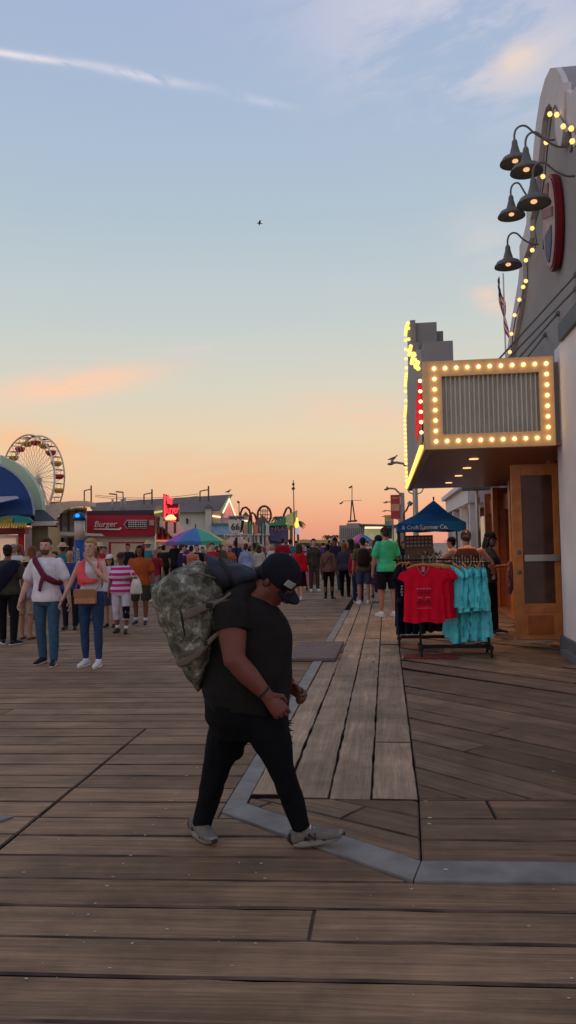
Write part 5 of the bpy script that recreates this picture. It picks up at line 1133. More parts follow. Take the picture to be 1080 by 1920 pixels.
mb.tube([hub-Vector((0, 2, 0)), hub+Vector((0, 2, 0))], .5, 10); mb.build('support', M_rim, fw)
# --- blue barrel-roofed kiosk at the left edge, pale green fan behind it
T = bld('blue_arch_kiosk', 0, 24, 'kiosk with a deep blue arched roof at the left edge')
arc = lambda cx, cy, rx, ry, a0, a1, n=20: [(cx+rx*cos(radians(a0+(a1-a0)*k/n)), cy-ry*sin(radians(a0+(a1-a0)*k/n))) for k in range(n+1)]
mb = MB(); pm(mb, arc(-32, 965, 94, 97, 180, 0), 24, 3.5); prt(T, mb, 'roof', mat('deep_blue_paint', srgb(26, 66, 126), .55, var=.06, scale=2))
mb = MB(); A_, B_ = arc(-32, 965, 98, 101, 180, 0), arc(-32, 965, 94, 97, 180, 0)
for i in range(20): pm(mb, [A_[i], A_[i+1], B_[i+1], B_[i]], 23.95, 3.6)
prt(T, mb, 'roof_edge', mat('pale_blue_trim', srgb(150, 168, 178), .6))
mb = MB(); pm(mb, [(-60, 940), (0, 931), (32, 930), (36, 934), (0, 942), (-60, 966)], 23.4, .4); prt(T, mb, 'sunshade', mat('pale_awning', srgb(176, 184, 198), .7))
mb = MB(); pm(mb, [(-80, 964), (60, 966), (60, 972), (-80, 972)], 24, 3); prt(T, mb, 'fascia', M_dkr)
mb = MB(); pm(mb, [(-80, 1003), (36, 1003), (36, 1062), (-80, 1062)], 24.4, 2.5); prt(T, mb, 'wall', M_wht)
mb = MB(); pm(mb, [(-10, 1010), (28, 1009), (28, 1050), (-10, 1050)], 24.3, .08); prt(T, mb, 'window', glowm('lit_kiosk_window', (.75, .5, .33), .30))
mb = MB(); pm(mb, [(34, 1000), (46, 1000), (46, 1075), (34, 1075)], 23.8, .5); prt(T, mb, 'column', mat('column_red', srgb(150, 24, 32), .6))
mb = MB(); pm(mb, [(-20, 990), (47, 989), (47, 1001), (-20, 1003)], 23.7, .3); prt(T, mb, 'red_fascia', mat('fascia_maroon', srgb(120, 26, 40), .6))
s_ = thing('surf_sign', (P(20, 985, 23.2).x, 23.2, 0), 0, 'colourful hand-painted sign board with green and yellow shapes over the red columned kiosk', 'sign'); o_ = Vector((-s_.location.x, -23.2, 0))
mb = MB(); pm(mb, [(-10, 972), (12, 967), (30, 966), (52, 970), (61, 978), (50, 982), (30, 984), (-10, 986)], 23.2, .12); q = mb.build('board', mat('teal_board', srgb(30, 130, 132), .6, var=.2, scale=3), s_); q.location = o_
mb = MB(); pm(mb, [(-10, 976), (10, 970), (24, 971), (22, 983), (-10, 985)], 23.14, .05); q = mb.build('patch', mat('olive_yellow_patch', srgb(138, 124, 52), .6, var=.3, scale=6), s_); q.location = o_
mb = MB(); k = 0
for x in range(-10, 50, 5): pm(mb, [(x, 983), (x+3, 980), (x+4, 987), (x+1, 991)], 23.1, .05)
q = mb.build('lettering', mat('yellow_lettering', srgb(196, 168, 62), .6), s_); q.location = o_
T = bld('green_fan_wall', 60, 27, 'pale green translucent fan-shaped panel rising behind the blue arch', 'canopy')
mb = MB(); pm(mb, [(0, 853)]+arc(-22, 965, 103, 112, 72, 14, 12)+[(80, 960), (80, 968), (0, 968)], 27, .3); prt(T, mb, 'panel', mat('pale_mint', srgb(176, 190, 158), .7, var=.05, scale=1))
T = bld('small_hip_kiosk', 80, 25, 'small olive kiosk with a near black hipped roof and white gutter')
mb = MB(); a, b, c, d = P(40, 978, 25), P(112, 982, 25), P(72, 955, 27), P(84, 955, 27); kk_ = P(76, 978, 25); kk_ = kk_.x/kk_.y; e, f_ = P(40, 978, 25)+Vector((4*kk_, 4, 0)), P(112, 982, 25)+Vector((4*kk_, 4, 0)); c, d = P(68, 956, 27), P(82, 956, 27)
mb.add([a, b, d, c, e, f_], [(0, 1, 2, 3), (1, 5, 2), (0, 3, 4), (3, 2, 5, 4), (0, 4, 5, 1)]); prt(T, mb, 'roof', M_dkr)
mb = MB(); pm(mb, [(58, 978), (102, 977), (102, 985), (58, 986)], 24.9, .3); prt(T, mb, 'gutter', M_wht)
mb = MB(); pm(mb, [(60, 986), (90, 985), (90, 1066), (60, 1066)], 25.3, 2.8); prt(T, mb, 'wall', mat('olive_wall', srgb(126, 118, 90), .8))
mb = MB(); pm(mb, [(47, 990), (60, 990), (60, 1062), (47, 1062)], 25.2, .4); prt(T, mb, 'pilaster', M_wht)
T = bld('cream_pavilion', 130, 30, 'cream pavilion with a curved barrel roof and tall mullioned windows')
up = [(80, 950), (95, 945), (115, 941), (140, 939), (160, 939), (180, 943)]; lo = [(180, 951), (160, 948), (140, 949), (122, 956), (110, 966), (104, 978)]
mb = MB(); pm(mb, up+lo, 29.4, .5); prt(T, mb, 'eave', mat('cream_eave', srgb(224, 200, 170), .7))
mb = MB(); pm(mb, [(80, 950), (95, 945), (115, 941), (140, 939), (124, 946), (108, 958), (101, 974)], 29.9, 6); prt(T, mb, 'roof', mat('striped_roof', srgb(120, 120, 134), .6, var=.3, scale=1))
mb = MB(); pm(mb, [(90, 978), (104, 975), (118, 960), (140, 951), (163, 951), (163, 1072), (90, 1072)], 30, 5); prt(T, mb, 'wall', M_crm)
for i, q in enumerate([(113, 962, 126, 996), (128, 957, 140, 996), (142, 955, 152, 996), (153, 955, 162, 996), (115, 1008, 126, 1048), (129, 1008, 140, 1048), (142, 1008, 160, 1048)]):
    x0, y0, x1, y1 = q; mb = MB(); pm(mb, [(x0, y0), (x1, y0), (x1, y1), (x0, y1)], 29.95, .06); w_ = prt(T, mb, 'window', M_gl); mb = MB(); pm(mb, [(x0-1, y0), (x0+.6, y0), (x0+.6, y1), (x0-1, y1)], 29.85, .09); w2 = mb.build('mullion', mat('dark_mullion', srgb(90, 62, 52), .7), w_)
mb = MB(); pm(mb, [(112, 997), (190, 1001), (196, 1005), (112, 1004)], 29.0, .9); prt(T, mb, 'ledge', M_wht)
# --- blue emergency post
p = P(150, 1060, 17); pz = P(150, 960, 17).z; o = thing('call_post', (p.x, 17, 0), 0, 'blue emergency call post with a glowing blue beacon on top', 'call post')
mb = MB(); mb.tube([(0, 0, 0), (0, 0, pz-.62)], .125, 20); mb.build('shaft', mat('post_blue', srgb(24, 70, 128), .45), o, True)
mb = MB(); mb.tube([(0, 0, pz-.619), (0, 0, pz-.19)], .115, 20); mb.build('collar', mat('post_cream', srgb(190, 176, 160), .5), o, True)
mb = MB(); mb.tube([(0, 0, pz-.189), (0, 0, pz-.06)], .135, 20); mb.ell((0, 0, pz-.06), (.12, .12, .05), 14); mb.build('cap', mat('post_blue', srgb(24, 70, 128), .45), o, True)
mb = MB(); mb.ell((0, -.09, pz-.09), (.065, .065, .05), 12); mb.build('beacon', mat('lit_beacon', (0, .2, 1), .4, var=0, emit=3, ecol=(.0, .16, 1)), o, True)
t_ = text('lettering', 'ASSISTANCE', .11, M_wht, o, at=(.0, -.13, pz-1.1), xdir=(0, 0, -1), up=(1, 0, 0))
# --- long grey-roofed hall
T = bld('long_hall', 300, 62, 'long pale hall with a slate roof and a lit gable end')
mb = MB(); mb.prism([P(172, 962, 62), P(413, 960, 62), P(435, 927, 66), P(172, 943, 66)], (0, .4, 0)); prt(T, mb, 'roof', M_slate)
mb = MB(); pm(mb, [(172, 962), (412, 960), (412, 1050), (172, 1050)], 62.6, 7); prt(T, mb, 'wall', mat('pale_sage_wall', srgb(206, 206, 194), .8, var=.06, scale=.5))
mb = MB(); pm(mb, [(410, 962), (430, 928), (447, 985), (447, 1040), (410, 1040)], 61.5, 8); prt(T, mb, 'gable', mat('gable_sage', srgb(186, 184, 170), .8))
mb = MB(); pm(mb, [(430, 940), (437, 971), (419, 971)], 61.3, .15); prt(T, mb, 'gable_panel', glowm('lit_gable_pink', (.75, .22, .22), .40))
for a, b in (((430, 936), (418, 962)), ((430, 936), (443, 972))):
    mb = MB()
    n = 11 if b[0] > 430 else 1
    if n == 1: mb.tube([P(*a, 61.1), P(*b, 61.1)], .06, 6)
    else:
        for k in range(n): x, y = a[0]+(b[0]-a[0])*k/(n-1), a[1]+(b[1]-a[1])*k/(n-1); mb.ell(P(x, y, 61.1), (.07, .07, .07), 6)
    prt(T, mb, 'light_strip', M_glow)
mb = MB(); pm(mb, [(385, 952), (397, 952), (397, 1000), (385, 1000)], 60.8, 1.5); prt(T, mb, 'turret', mat('pale_turret', srgb(190, 188, 178), .8))
mb = MB(); pm(mb, [(383, 952), (391, 945), (399, 952)], 60.5, 2); prt(T, mb, 'turret_cap', M_slate)
mb = MB(); pm(mb, [(398, 958), (414, 958), (414, 990), (398, 990)], 61.2, 1); prt(T, mb, 'bay', mat('salmon_bay', srgb(214, 160, 130), .7))
mb = MB(); pm(mb, [(398, 966), (413, 968), (413, 971), (398, 969)], 61.1, .1); prt(T, mb, 'light_strip', M_glow)
mb = MB(); pm(mb, [(396, 985), (440, 985), (440, 1003), (396, 1003)], 60.3, .5); sg = prt(T, mb, 'signboard', mat('ice_blue_sign', srgb(120, 150, 176), .6, var=.3, scale=2))
mb = MB(); pm(mb, [(396, 981), (444, 981), (444, 985), (396, 985)], 60.2, 1); prt(T, mb, 'teal_cornice', mat('teal_trim', srgb(60, 124, 130), .6))
mb = MB()
x = 349; pm(mb, [(x, 972), (x+3, 972), (x+3, 982), (x, 982)], 62.4, .1)
prt(T, mb, 'wall_lamp', M_dkr)
for i, (x0, x1, yb, yt) in enumerate([(158, 171, 948, 917), (270, 285, 940, 924), (375, 391, 934, 918)]):
    o = thing('roof_frame', (P(x0, yb, 64).x, 64, P(x0, yb, 64).z-.3), 0, ['leftmost goalpost shaped frame on the slate roof by the pavilion', 'middle goalpost frame on the slate roof behind the burger sign', 'right-hand goalpost frame on the slate roof near the gable'][i], 'frame', 'goalpost frames on the long roof')
    mb = MB(); a, b, c, d = [P(*q, 64)-o.location for q in ((x0, yb+6), (x0, yt+3), (x1, yt), (x1, yb+6))]; mb.tube([a, b], .055, 6); mb.tube([c+Vector((0, 0, .3)), d], .065, 6); mb.tube([b, c], .045, 6); mb.build('frame', M_wood, o)
for i, (x, yt) in enumerate([(211, 936), (228, 936), (234, 934)]):
    a = P(x, 958, 62.3); b = P(x, yt, 62.3); mb = MB(); mb.tube([(0, 0, 0), b-a], .09, 6); o = mb.build('vent_pipe', mat('pale_pipe', srgb(150, 150, 146), .6), None, True, loc=a); tag(o, ['left vent pipe standing alone above the burger fascia', 'shorter pipe of the pair above the burger fascia', 'taller right pipe of the pair above the burger fascia'][i], 'pipe', 'vent pipes above the burger stand')
for i, (x, yt, Y) in enumerate([(219, 927, 90), (231, 923, 95)]):
    a = P(x, 950, Y); b = P(x, yt, Y); o = thing('street_lamp', (a.x, Y, 0), 0, ['tiny street lamp over the slate roof, left of two', 'tiny street lamp over the slate roof, right of two'][i], 'street lamp', 'lamps far behind the hall'); mb = MB(); mb.tube([(0, 0, 0), (0, 0, b.z)], .07, 6); mb.build('pole', M_wood, o); mb = MB(); mb.tube([(0, 0, b.z), (-.9, 0, b.z+.1)], .08, 6); mb.build('arm', M_wood, o)
# --- burger stand
T = bld('burger_stand', 230, 36, 'low white burger stand with a wide red fascia and dark top band', 'building')
mb = MB(); pm(mb, [(160, 958), (289, 956), (289, 966), (160, 966)], 36, 4); prt(T, mb, 'top_band', mat('dark_band', srgb(76, 48, 54), .7))
mb = MB(); pm(mb, [(160, 966.2), (291, 966.2), (291, 1005), (160, 1006)], 35.9, 4); prt(T, mb, 'fascia', M_bred)
mb = MB(); pm(mb, [(160, 1006), (290, 1005), (290, 1062), (160, 1062)], 36.2, 4); prt(T, mb, 'wall', M_wht)
mb = MB(); pm(mb, [(207, 1019), (266, 1018), (266, 1050), (207, 1050)], 36.0, .15); w_ = prt(T, mb, 'window', mat('serving_window', srgb(96, 74, 70), .3, var=.7, scale=2.2, emit=.12, ecol=(1, .7, .5)))
mb = MB(); 
for a, b, c, d in ((204, 1016, 269, 1019), (204, 1019, 207, 1052), (266, 1019, 269, 1052)): pm(mb, [(a, b), (c, b), (c, d), (a, d)], 35.9, .2)
mb.build('window_frame', M_bred, w_)
def txt(T, s, px, py, Y, hpx, wpx, m, **k):
    c = P(px, py, Y); s_ = hpx*Y/F/.72
    o = text('lettering', s, s_, m, T[0], at=c+T[1], width=wpx*Y/F, depth=.03, **k); return o
txt(T, 'Burger', 197, 983, 35.8, 12, 46, M_wht, shear=.25)
mb = MB(); pm(mb, [(176, 991), (222, 991), (226, 988), (228, 991), (225, 994), (176, 993)], 35.8, .06); prt(T, mb, 'underline', M_wht)
mb = MB(); pm(mb, [(232, 983), (238, 975), (275, 975), (275, 991), (238, 991)], 35.82, .06); b_ = prt(T, mb, 'arrow_sign', M_wht)
mb = MB(); pm(mb, [(233.5, 983), (238.5, 976.2), (255, 976.2), (255, 989.8), (238.5, 989.8)], 35.78, .03); pm(mb, [(256.5, 976.2), (274, 976.2), (274, 989.8), (256.5, 989.8)], 35.78, .03); mb.build('sign_face', M_dkr, b_)
for s, x, y, w in (('OPEN', 248, 980, 13), ('LATE', 248, 986, 13), ('ORDER', 265, 980, 14), ('HERE', 265, 986, 13)): pass
mb = MB()
for r_, y in enumerate((978.2, 982.2, 986.2)):
    for c_ in range(8):
        x = 240.5+c_*4.1+(1.2 if c_ > 3 else 0); pm(mb, [(x, y), (x+2.6+.6*((c_*3+r_) % 2), y-.2), (x+2.4, y+2), (x+.2, y+2.2)], 35.74, .03)
q = mb.build('small_lettering', M_wht, b_)
mb = MB(); pm(mb, [(280, 975), (289, 975), (289, 985), (280, 985)], 35.8, .05); prt(T, mb, 'notice', mat('notice_grey', srgb(176, 160, 160), .7))
mb = MB(); pm(mb, [(290, 1000), (292, 955), (300, 955), (300, 975), (296, 985), (296, 1000)], 35.6, .4); prt(T, mb, 'orange_pier', mat('orange_post', srgb(190, 112, 60), .7))
# burger picture sign, neon, slanted salmon awning with red and white wall
T = bld('neon_sign', 318, 35, 'tall red neon script sign above the salmon awning', 'neon sign')
mb = MB(); pm(mb, [(306, 926), (314, 928), (316, 945), (334, 944), (335, 975), (328, 980), (306, 976)], 35.2, .25); prt(T, mb, 'board', mat('neon_board', srgb(90, 18, 24), .6))
for s, x, y, h, w in (('Pier', 316, 938, 15, 17), ('Burger', 321, 956, 17, 28)): txt(T, s, x, y, 35.0, h, w, M_neon, shear=.15)
mb = MB(); mb.tube([P(309, 928, 34.95), P(309, 972, 34.95)], .045, 6); mb.tube([P(321, 934, 34.95), P(321, 946, 34.95)], .045, 6); mb.tube([P(315, 929, 34.95), P(315, 944, 34.95)], .04, 6); mb.tube([P(309, 974, 34.95), P(330, 978, 34.95)], .03, 6); prt(T, mb, 'neon_tube', M_neon)
mb = MB(); mb.ell(P(320, 970, 34.9), (.2, .06, .13), 10); mb.ell(P(314, 972, 34.9), (.12, .06, .08), 8); mb.ell(P(326, 972, 34.9), (.12, .06, .08), 8); prt(T, mb, 'lit_emblem', glowm('lit_emblem_amber', (1, .6, .25), 1.2))
for x in (312, 328): mb = MB(); mb.tube([P(x, 978, 35.3), P(x, 1000, 35.3)], .06, 8); prt(T, mb, 'leg', M_wood)
T = bld('burger_picture', 296, 35, 'small green and yellow burger-shaped sign left of the red neon', 'sign')
mb = MB(); pm(mb, [(289, 955), (292, 948), (300, 946), (305, 950), (305, 966), (296, 970), (289, 966)], 35.3, .15); prt(T, mb, 'board', mat('sage_board', srgb(140, 146, 128), .6, var=.3, scale=3))
mb = MB(); pm(mb, [(289, 959), (304, 957), (304, 960), (289, 963)], 35.2, .06); prt(T, mb, 'stripe', glowm('lit_yellow_green', (.7, .72, .2), .5))
mb = MB(); mb.tube([P(296, 970, 35.4), P(297, 1000, 35.4)], .07, 8); prt(T, mb, 'post', M_wood)
T = bld('salmon_kiosk', 320, 37, 'kiosk with a sloping salmon awning over red and white wall panels', 'building')
mb = MB(); mb.prism([P(296, 978, 37), P(332, 972, 39), P(349, 1004, 37), P(322, 1006, 35.6)], (0, .12, -.05)); prt(T, mb, 'awning', mat('salmon_awning', srgb(226, 150, 128), .7))
mb = MB(); pm(mb, [(293, 985), (349, 1000), (349, 1062), (293, 1062)], 37.6, 3); prt(T, mb, 'wall', M_wht)
for x in (296, 306, 318): mb = MB(); pm(mb, [(x, 988), (x+5, 990), (x+5, 1014), (x, 1014)], 37.4, .15); prt(T, mb, 'red_panel', M_bred)
mb = MB(); pm(mb, [(293, 1012), (340, 1012), (340, 1016), (293, 1016)], 37.3, .2); prt(T, mb, 'light_strip', glowm('lit_red_wash', (.9, .25, .15), .5))
# --- rainbow parasol and a pink one
def parasol(px, py, pyb, pxl, pxr, Y, cols, lab, rot=0):
    t0 = P(px, py, Y); rb = (P(pxr, pyb, Y).x-P(pxl, pyb, Y).x)/2; cx = (P(pxr, pyb, Y).x+P(pxl, pyb, Y).x)/2; zb = P(px, pyb, Y).z; o = thing('parasol', (cx, Y, 0), 0, lab, 'parasol')
    n = len(cols); K = 3
    for i in range(n):
        mb = MB(); a0, a1 = rot+2*pi*i/n, rot+2*pi*(i+1)/n; m_ = (a0+a1)/2
        rr = lambda a, r, z: Vector((r*cos(a), r*sin(a), z)); mid = rb*cos((a1-a0)/2)*.985
        ap = Vector((0, 0, t0.z)); h = t0.z-zb
        v = [ap, rr(a0, rb*.5, t0.z-h*.38), rr(m_, rb*.5*cos(pi/n), t0.z-h*.41), rr(a1, rb*.5, t0.z-h*.38), rr(a0, rb, zb), rr(m_, mid, zb+.03), rr(a1, rb, zb), rr(a0, rb, zb-.12), rr(m_, mid, zb-.12), rr(a1, rb, zb-.12)]
        mb.add(v, [(0, 1, 2), (0, 2, 3), (1, 4, 5, 2), (2, 5, 6, 3), (4, 7, 8, 5), (5, 8, 9, 6)]); q = mb.build('canopy_panel', mat('parasol_'+cols[i][0], srgb(*[int(c*.78+32) for c in cols[i][1]]), .8, var=.05), o); m2 = q.modifiers.new('s', 'SOLIDIFY'); m2.thickness = .006
    mb = MB(); mb.tube([(0, 0, 0), (0, 0, t0.z+.12)], .025, 8); mb.build('pole', M_wood, o); return o
RB = [('teal', (48, 134, 168)), ('green', (60, 168, 132)), ('yellow', (212, 194, 106)), ('orange', (226, 140, 70)), ('red', (206, 60, 70)), ('magenta', (208, 70, 150)), ('purple', (138, 84, 176)), ('blue', (52, 108, 172))]
cols = [RB[3], RB[4], RB[5], RB[4], RB[5], RB[6], RB[0], RB[1], RB[2]]
cols = [('yellow', RB[2][1]), ('orange', RB[3][1]), ('red', RB[4][1]), ('magenta', RB[5][1]), ('magenta', RB[5][1]), ('purple', RB[6][1]), ('blue', RB[7][1]), ('green', RB[1][1])]
parasol(362, 989, 1016, 311, 424, 28, cols, 'large rainbow striped parasol over the crowd left of the number 66 sign', rot=radians(-22))
parasol(448, 1004, 1020, 414, 470, 34, [('dusty_pink', (206, 140, 128)), ('pale_coral', (214, 156, 120))]*4, 'dusty pink parasol half hidden behind the rainbow one')
parasol(686, 1000, 1014, 655, 700, 48, [('dusty_pink', (206, 140, 128)), ('magenta', RB[5][1]), ('blue', RB[7][1]), ('blue2', (60, 76, 160))]*2, 'small red and blue parasol below the lit eave of the harbour building')
# --- route sign
T = bld('route_sign', 443, 30, 'white route sign reading 66 on a dark post above the crowd', 'sign')
mb = MB(); pm(mb, [(430, 975), (456, 975), (458, 980), (456, 992), (452, 1000), (434, 1000), (430, 992), (428, 980)], 30, .05); prt(T, mb, 'shield', M_wht)
mb = MB(); pm(mb, [(428, 967), (460, 967), (460, 974), (428, 974)], 30, .05); prt(T, mb, 'top_plate', mat('grey_plate', srgb(170, 168, 160), .7))
mb = MB(); pm(mb, [(420, 1001), (466, 1001), (466, 1008), (420, 1008)], 30, .05); prt(T, mb, 'lower_plate', M_wht)
txt(T, '66', 441, 988, 29.95, 13, 16, M_blk); txt(T, 'SANTA MONICA', 444, 970.6, 29.95, 4.2, 30, M_blk); txt(T, 'End of the Trail', 443, 1004.5, 29.95, 4.6, 42, mat('sign_grey_ink', srgb(80, 84, 100), .7))
mb = MB(); pm(mb, [(453, 976), (458, 976), (456, 990), (452, 998), (450, 998)], 29.96, .03); prt(T, mb, 'dark_edge', M_blk)
mb = MB(); mb.tube([P(443, 1008, 30.06), Vector((P(443, 1008, 30).x, 30.06, 0))], .05, 8); mb.tube([P(443, 967, 30.09), P(443, 1008, 30.09)], .04, 8); prt(T, mb, 'post', M_blk)
# --- amusement park gate
T = bld('park_gate', 500, 72, 'amusement gate with a purple lettered sign, green swooping roof and blue posts', 'building')
mb = MB(); pm(mb, [(478, 985), (541, 983), (541, 1016), (478, 1012)], 72, 2); prt(T, mb, 'signboard', mat('purple_grey_sign', srgb(104, 92, 128), .6, var=.25, scale=1.2))
txt(T, 'EAT • PLAY', 513, 991.5, 71.9, 10, 54, mat('pink_lettering', srgb(206, 160, 176), .6))
mb = MB(); pm(mb, [(492, 982), (510, 980), (525, 975), (536, 967), (536, 985), (492, 986)], 71.5, 3); prt(T, mb, 'green_roof', mat('sea_green_roof', srgb(70, 150, 110), .6))
mb = MB(); pm(mb, [(535, 967), (558, 956), (557, 975), (548, 992), (540, 994)], 70.8, .5); prt(T, mb, 'fin', mat('pale_lime_fin', srgb(206, 208, 140), .6))
mb = MB(); pm(mb, [(478, 979), (492, 965), (506, 980), (506, 985), (478, 985)], 73, 3); prt(T, mb, 'gable', M_slate)
mb = MB(); pm(mb, [(543, 985), (549, 985), (549, 1030), (543, 1030)], 70.5, .8); prt(T, mb, 'olive_pillar', mat('olive_pillar', srgb(130, 110, 34), .7))
mb = MB(); pm(mb, [(552, 985), (561, 985), (561, 1002), (552, 1002)], 70.2, .3); prt(T, mb, 'blue_panel', glowm('lit_blue_panel', (.5, .5, .8), .35))
mb = MB(); mb.ell(P(556, 984, 70), (.22, .15, .3), 8); mb.ell(P(557, 978, 70), (.12, .12, .4), 8); prt(T, mb, 'lit_ornament', glowm('lit_ornament_amber', (1, .65, .08), 1.2))
for x in (462, 469, 476, 484, 492, 500): mb = MB(); mb.tube([Vector((P(x, 1000, 71).x, 71, 0)), P(x, 1002, 71)], .14, 8); prt(T, mb, 'column', M_wht)
mb = MB(); pm(mb, [(458, 1000), (506, 1000), (506, 1004), (458, 1004)], 70.8, 1); prt(T, mb, 'beam', M_wht)
mb = MB(); pm(mb, [(456, 1004), (540, 1006), (540, 1040), (456, 1040)], 73, 3); prt(T, mb, 'rear_wall', mat('powder_blue_wall', srgb(120, 146, 180), .8, var=.3, scale=1))
for i, (x, c) in enumerate([(478, (226, 132, 100)), (468, (90, 160, 130)), (493, (96, 164, 130)), (499, (206, 200, 190)), (458, (216, 160, 120))]):
    o = thing('feather_flag', (P(x, 1000, 66).x, 66, 0), 0, ['coral feather flag on a tall post before the purple sign', 'green feather flag above the white columns', 'sea green flag left of the purple lettering', 'white feather flag at the left end of the purple sign', 'peach banner beside the number 66 sign'][i], 'flag', 'flags in front of the amusement gate')
    a = P(x, 983-2*(i % 2), 66)-o.location; b = P(x+5, 1001, 66)-o.location; mb = MB(); mb.prism([(a.x-.1, 0, a.z+.15), (a.x+.25, 0, a.z-.15), (b.x, 0, b.z), (a.x-.1, 0, b.z)], (0, .04, 0)); mb.build('cloth', mat(f'flag_cloth_{i}', srgb(*c), .8), o); mb = MB(); mb.tube([(a.x-.12, .02, 0), (a.x-.12, .02, a.z+.2)], .05, 6); mb.build('pole', M_wood, o)
T = bld('lit_turret', 461, 68, 'small turret with a slate pyramid cap and lit band right of the gable', 'building')
mb = MB(); pm(mb, [(457, 966), (465, 966), (466, 1000), (456, 1000)], 68, 1.5); prt(T, mb, 'wall', mat('turret_sage', srgb(180, 176, 160), .8))
mb = MB(); pm(mb, [(454, 967), (461, 959), (467, 967)], 67.8, 2); prt(T, mb, 'cap', M_slate); mb = MB(); pm(mb, [(457, 975), (464, 975.5), (464, 978), (457, 977.5)], 67.7, .15); prt(T, mb, 'light_strip', M_glow)
# roller coaster
def coaster(pts, lab, r=.17, Y=125, closed=False):
    mb = MB(); q = [P(x, y, Y) for x, y in pts]; c = q[0].copy(); mb.tube([p-c for p in q], r, 8); o = mb.build('coaster_track', mat('track_brown', srgb(92, 56, 46), .7), None, True, loc=c); tag(o, lab, 'roller coaster', 'roller coaster track'); return o
coaster([(452, 985), (451, 962), (455, 953), (461, 951), (467, 956), (471, 968), (472, 985)], 'tall brown coaster arch right of the lit gable')
coaster([(467, 985), (468, 967), (473, 961), (478, 965), (481, 975), (482, 985)], 'smaller brown coaster arch beside the loop')
ar = arc(495.5, 966, 12.5, 17, 100, -260, 30); o = coaster(ar, 'round brown coaster loop behind the slate gable')
mb = MB()
for i in range(4): x = 489+4*i; mb.tube([P(x, 954, 126), P(x, 984, 126)], .08, 4)
for i in range(3): mb.tube([P(485, 958+i*7, 126), P(506, 958+i*7, 126)], .06, 4)
o = mb.build('coaster_tower', mat('tower_grey', srgb(140, 110, 92), .7)); tag(o, 'thin lattice tower seen through the round coaster loop', 'tower')
coaster([(530, 985), (532, 966), (537, 954), (541, 951), (545, 955), (546, 963)], 'brown coaster arch behind the pale lime fin')
# poles and palms
def pole(px, yt, Y, lab, name='pole', bits=(), r=.06):
    t = P(px, yt, Y); o = thing(name, (t.x, Y, 0), 0, lab, 'pole'); mb = MB(); mb.tube([(0, 0, 0), (0, 0, t.z)], [r*1.3, r*.7], 6); mb.build('shaft', M_wood, o)
    for (x0, y0, x1, y1, rr) in bits: mb = MB(); mb.tube([P(x0, y0, Y)-o.location, P(x1, y1, Y)-o.location], rr, 6); mb.build('fitting', M_wood, o)
    return o
pole(550, 900, 70, 'tall thin mast with small fittings above the lime fin', bits=((548, 908, 552, 908, .12), (549, 914, 551, 918, .14)), r=.05)
pole(448, 940, 90, 'short thin pole with a curled head right of the gable', bits=((445, 940, 449, 943, .12),))
def palm(px, py, Y, lab, s=1.0):
    c = P(px, py, Y); o = thing('palm_tree', (c.x, Y, 0), 0, lab, 'palm tree', 'palm trees in the distance'); mb = MB(); mb.tube([(0, 0, 0), (.1, 0, c.z*.5), (0, 0, c.z)], [.22, .16, .13], 8); mb.build('trunk', M_wood, o)
    mb = MB(); rr = random.Random(int(px))
    for k in range(16):
        a = 2*pi*k/16+rr.uniform(-.2, .2); L_ = 1.25*s*rr.uniform(.8, 1.1); up = rr.uniform(.1, .6); d = Vector((cos(a), sin(a), 0)); w = Vector((-sin(a), cos(a), 0))
        pp = [Vector((0, 0, c.z))+d*L_*t+Vector((0, 0, L_*(up*t-.9*t*t))) for t in (0, .3, .6, .85, 1)]; ww = [.05, .13, .13, .09, .02]
        for i in range(4):
            for sg_ in (-1, 1): mb.add([pp[i], pp[i+1], pp[i+1]+w*sg_*ww[i+1]*s-Vector((0, 0, ww[i+1]*.7*s)), pp[i]+w*sg_*ww[i]*s-Vector((0, 0, ww[i]*.7*s))], [(0, 1, 2, 3)])
    mb.build('crown', mat('palm_green', srgb(70, 76, 48), .8, var=.3, scale=2), o)
palm(523, 969, 95, 'palm tree behind the green swooping roof', 1.0); palm(557, 978, 110, 'palm tree just right of the lime fin', 1.1)
palm(614, 1004, 130, 'small distant palm left of the harbour building', .9); palm(628, 1004, 135, 'small distant palm touching the corner of the harbour building', .9); palm(571, 1012, 140, 'tiny distant palm behind the red top', .8)
T = bld('yellow_awning_row', 590, 95, 'low row of pale yellow stalls far down the pier', 'stall'); mb = MB(); pm(mb, [(560, 1012), (634, 1012), (636, 1018), (558, 1018)], 95, 4); prt(T, mb, 'awning', mat('straw_awning', srgb(200, 180, 110), .8, var=.3, scale=.6)); mb = MB(); pm(mb, [(562, 1018), (632, 1018), (632, 1034), (562, 1034)], 96, 3); prt(T, mb, 'wall', mat('stall_wall', srgb(150, 120, 100), .8, var=.5, scale=.8))
# --- harbour building with mast
T = bld('harbour_building', 665, 92, 'flat roofed harbour building with slatted grey walls and a brightly lit eave')
mb = MB(); pm(mb, [(636, 985), (683, 984), (683, 1034), (636, 1034)], 92, 8); prt(T, mb, 'wall', mat('slatted_grey', srgb(150, 142, 134), .8))
for i in range(12): mb = MB(); x = 638+i*3.7; pm(mb, [(x, 988), (x+1.2, 988), (x+1.2, 1006), (x, 1006)], 91.8, .12); prt(T, mb, 'slat', mat('slat_light', srgb(176, 170, 160), .8))
mb = MB(); pm(mb, [(650, 981), (676, 981), (676, 985), (650, 985)], 92.5, 4); prt(T, mb, 'parapet', mat('slatted_grey', srgb(150, 142, 134), .8))
mb = MB(); pm(mb, [(672, 982), (752, 984), (752, 987), (672, 984.5)], 80, 16); prt(T, mb, 'roof_slab', mat('roof_slab_grey', srgb(110, 112, 122), .7))
mb = MB(); pm(mb, [(683, 987), (752, 988), (752, 1034), (683, 1034)], 90, 6); prt(T, mb, 'lit_wall', glowm('lit_wall_yellow', (.6, .55, .3), .3))
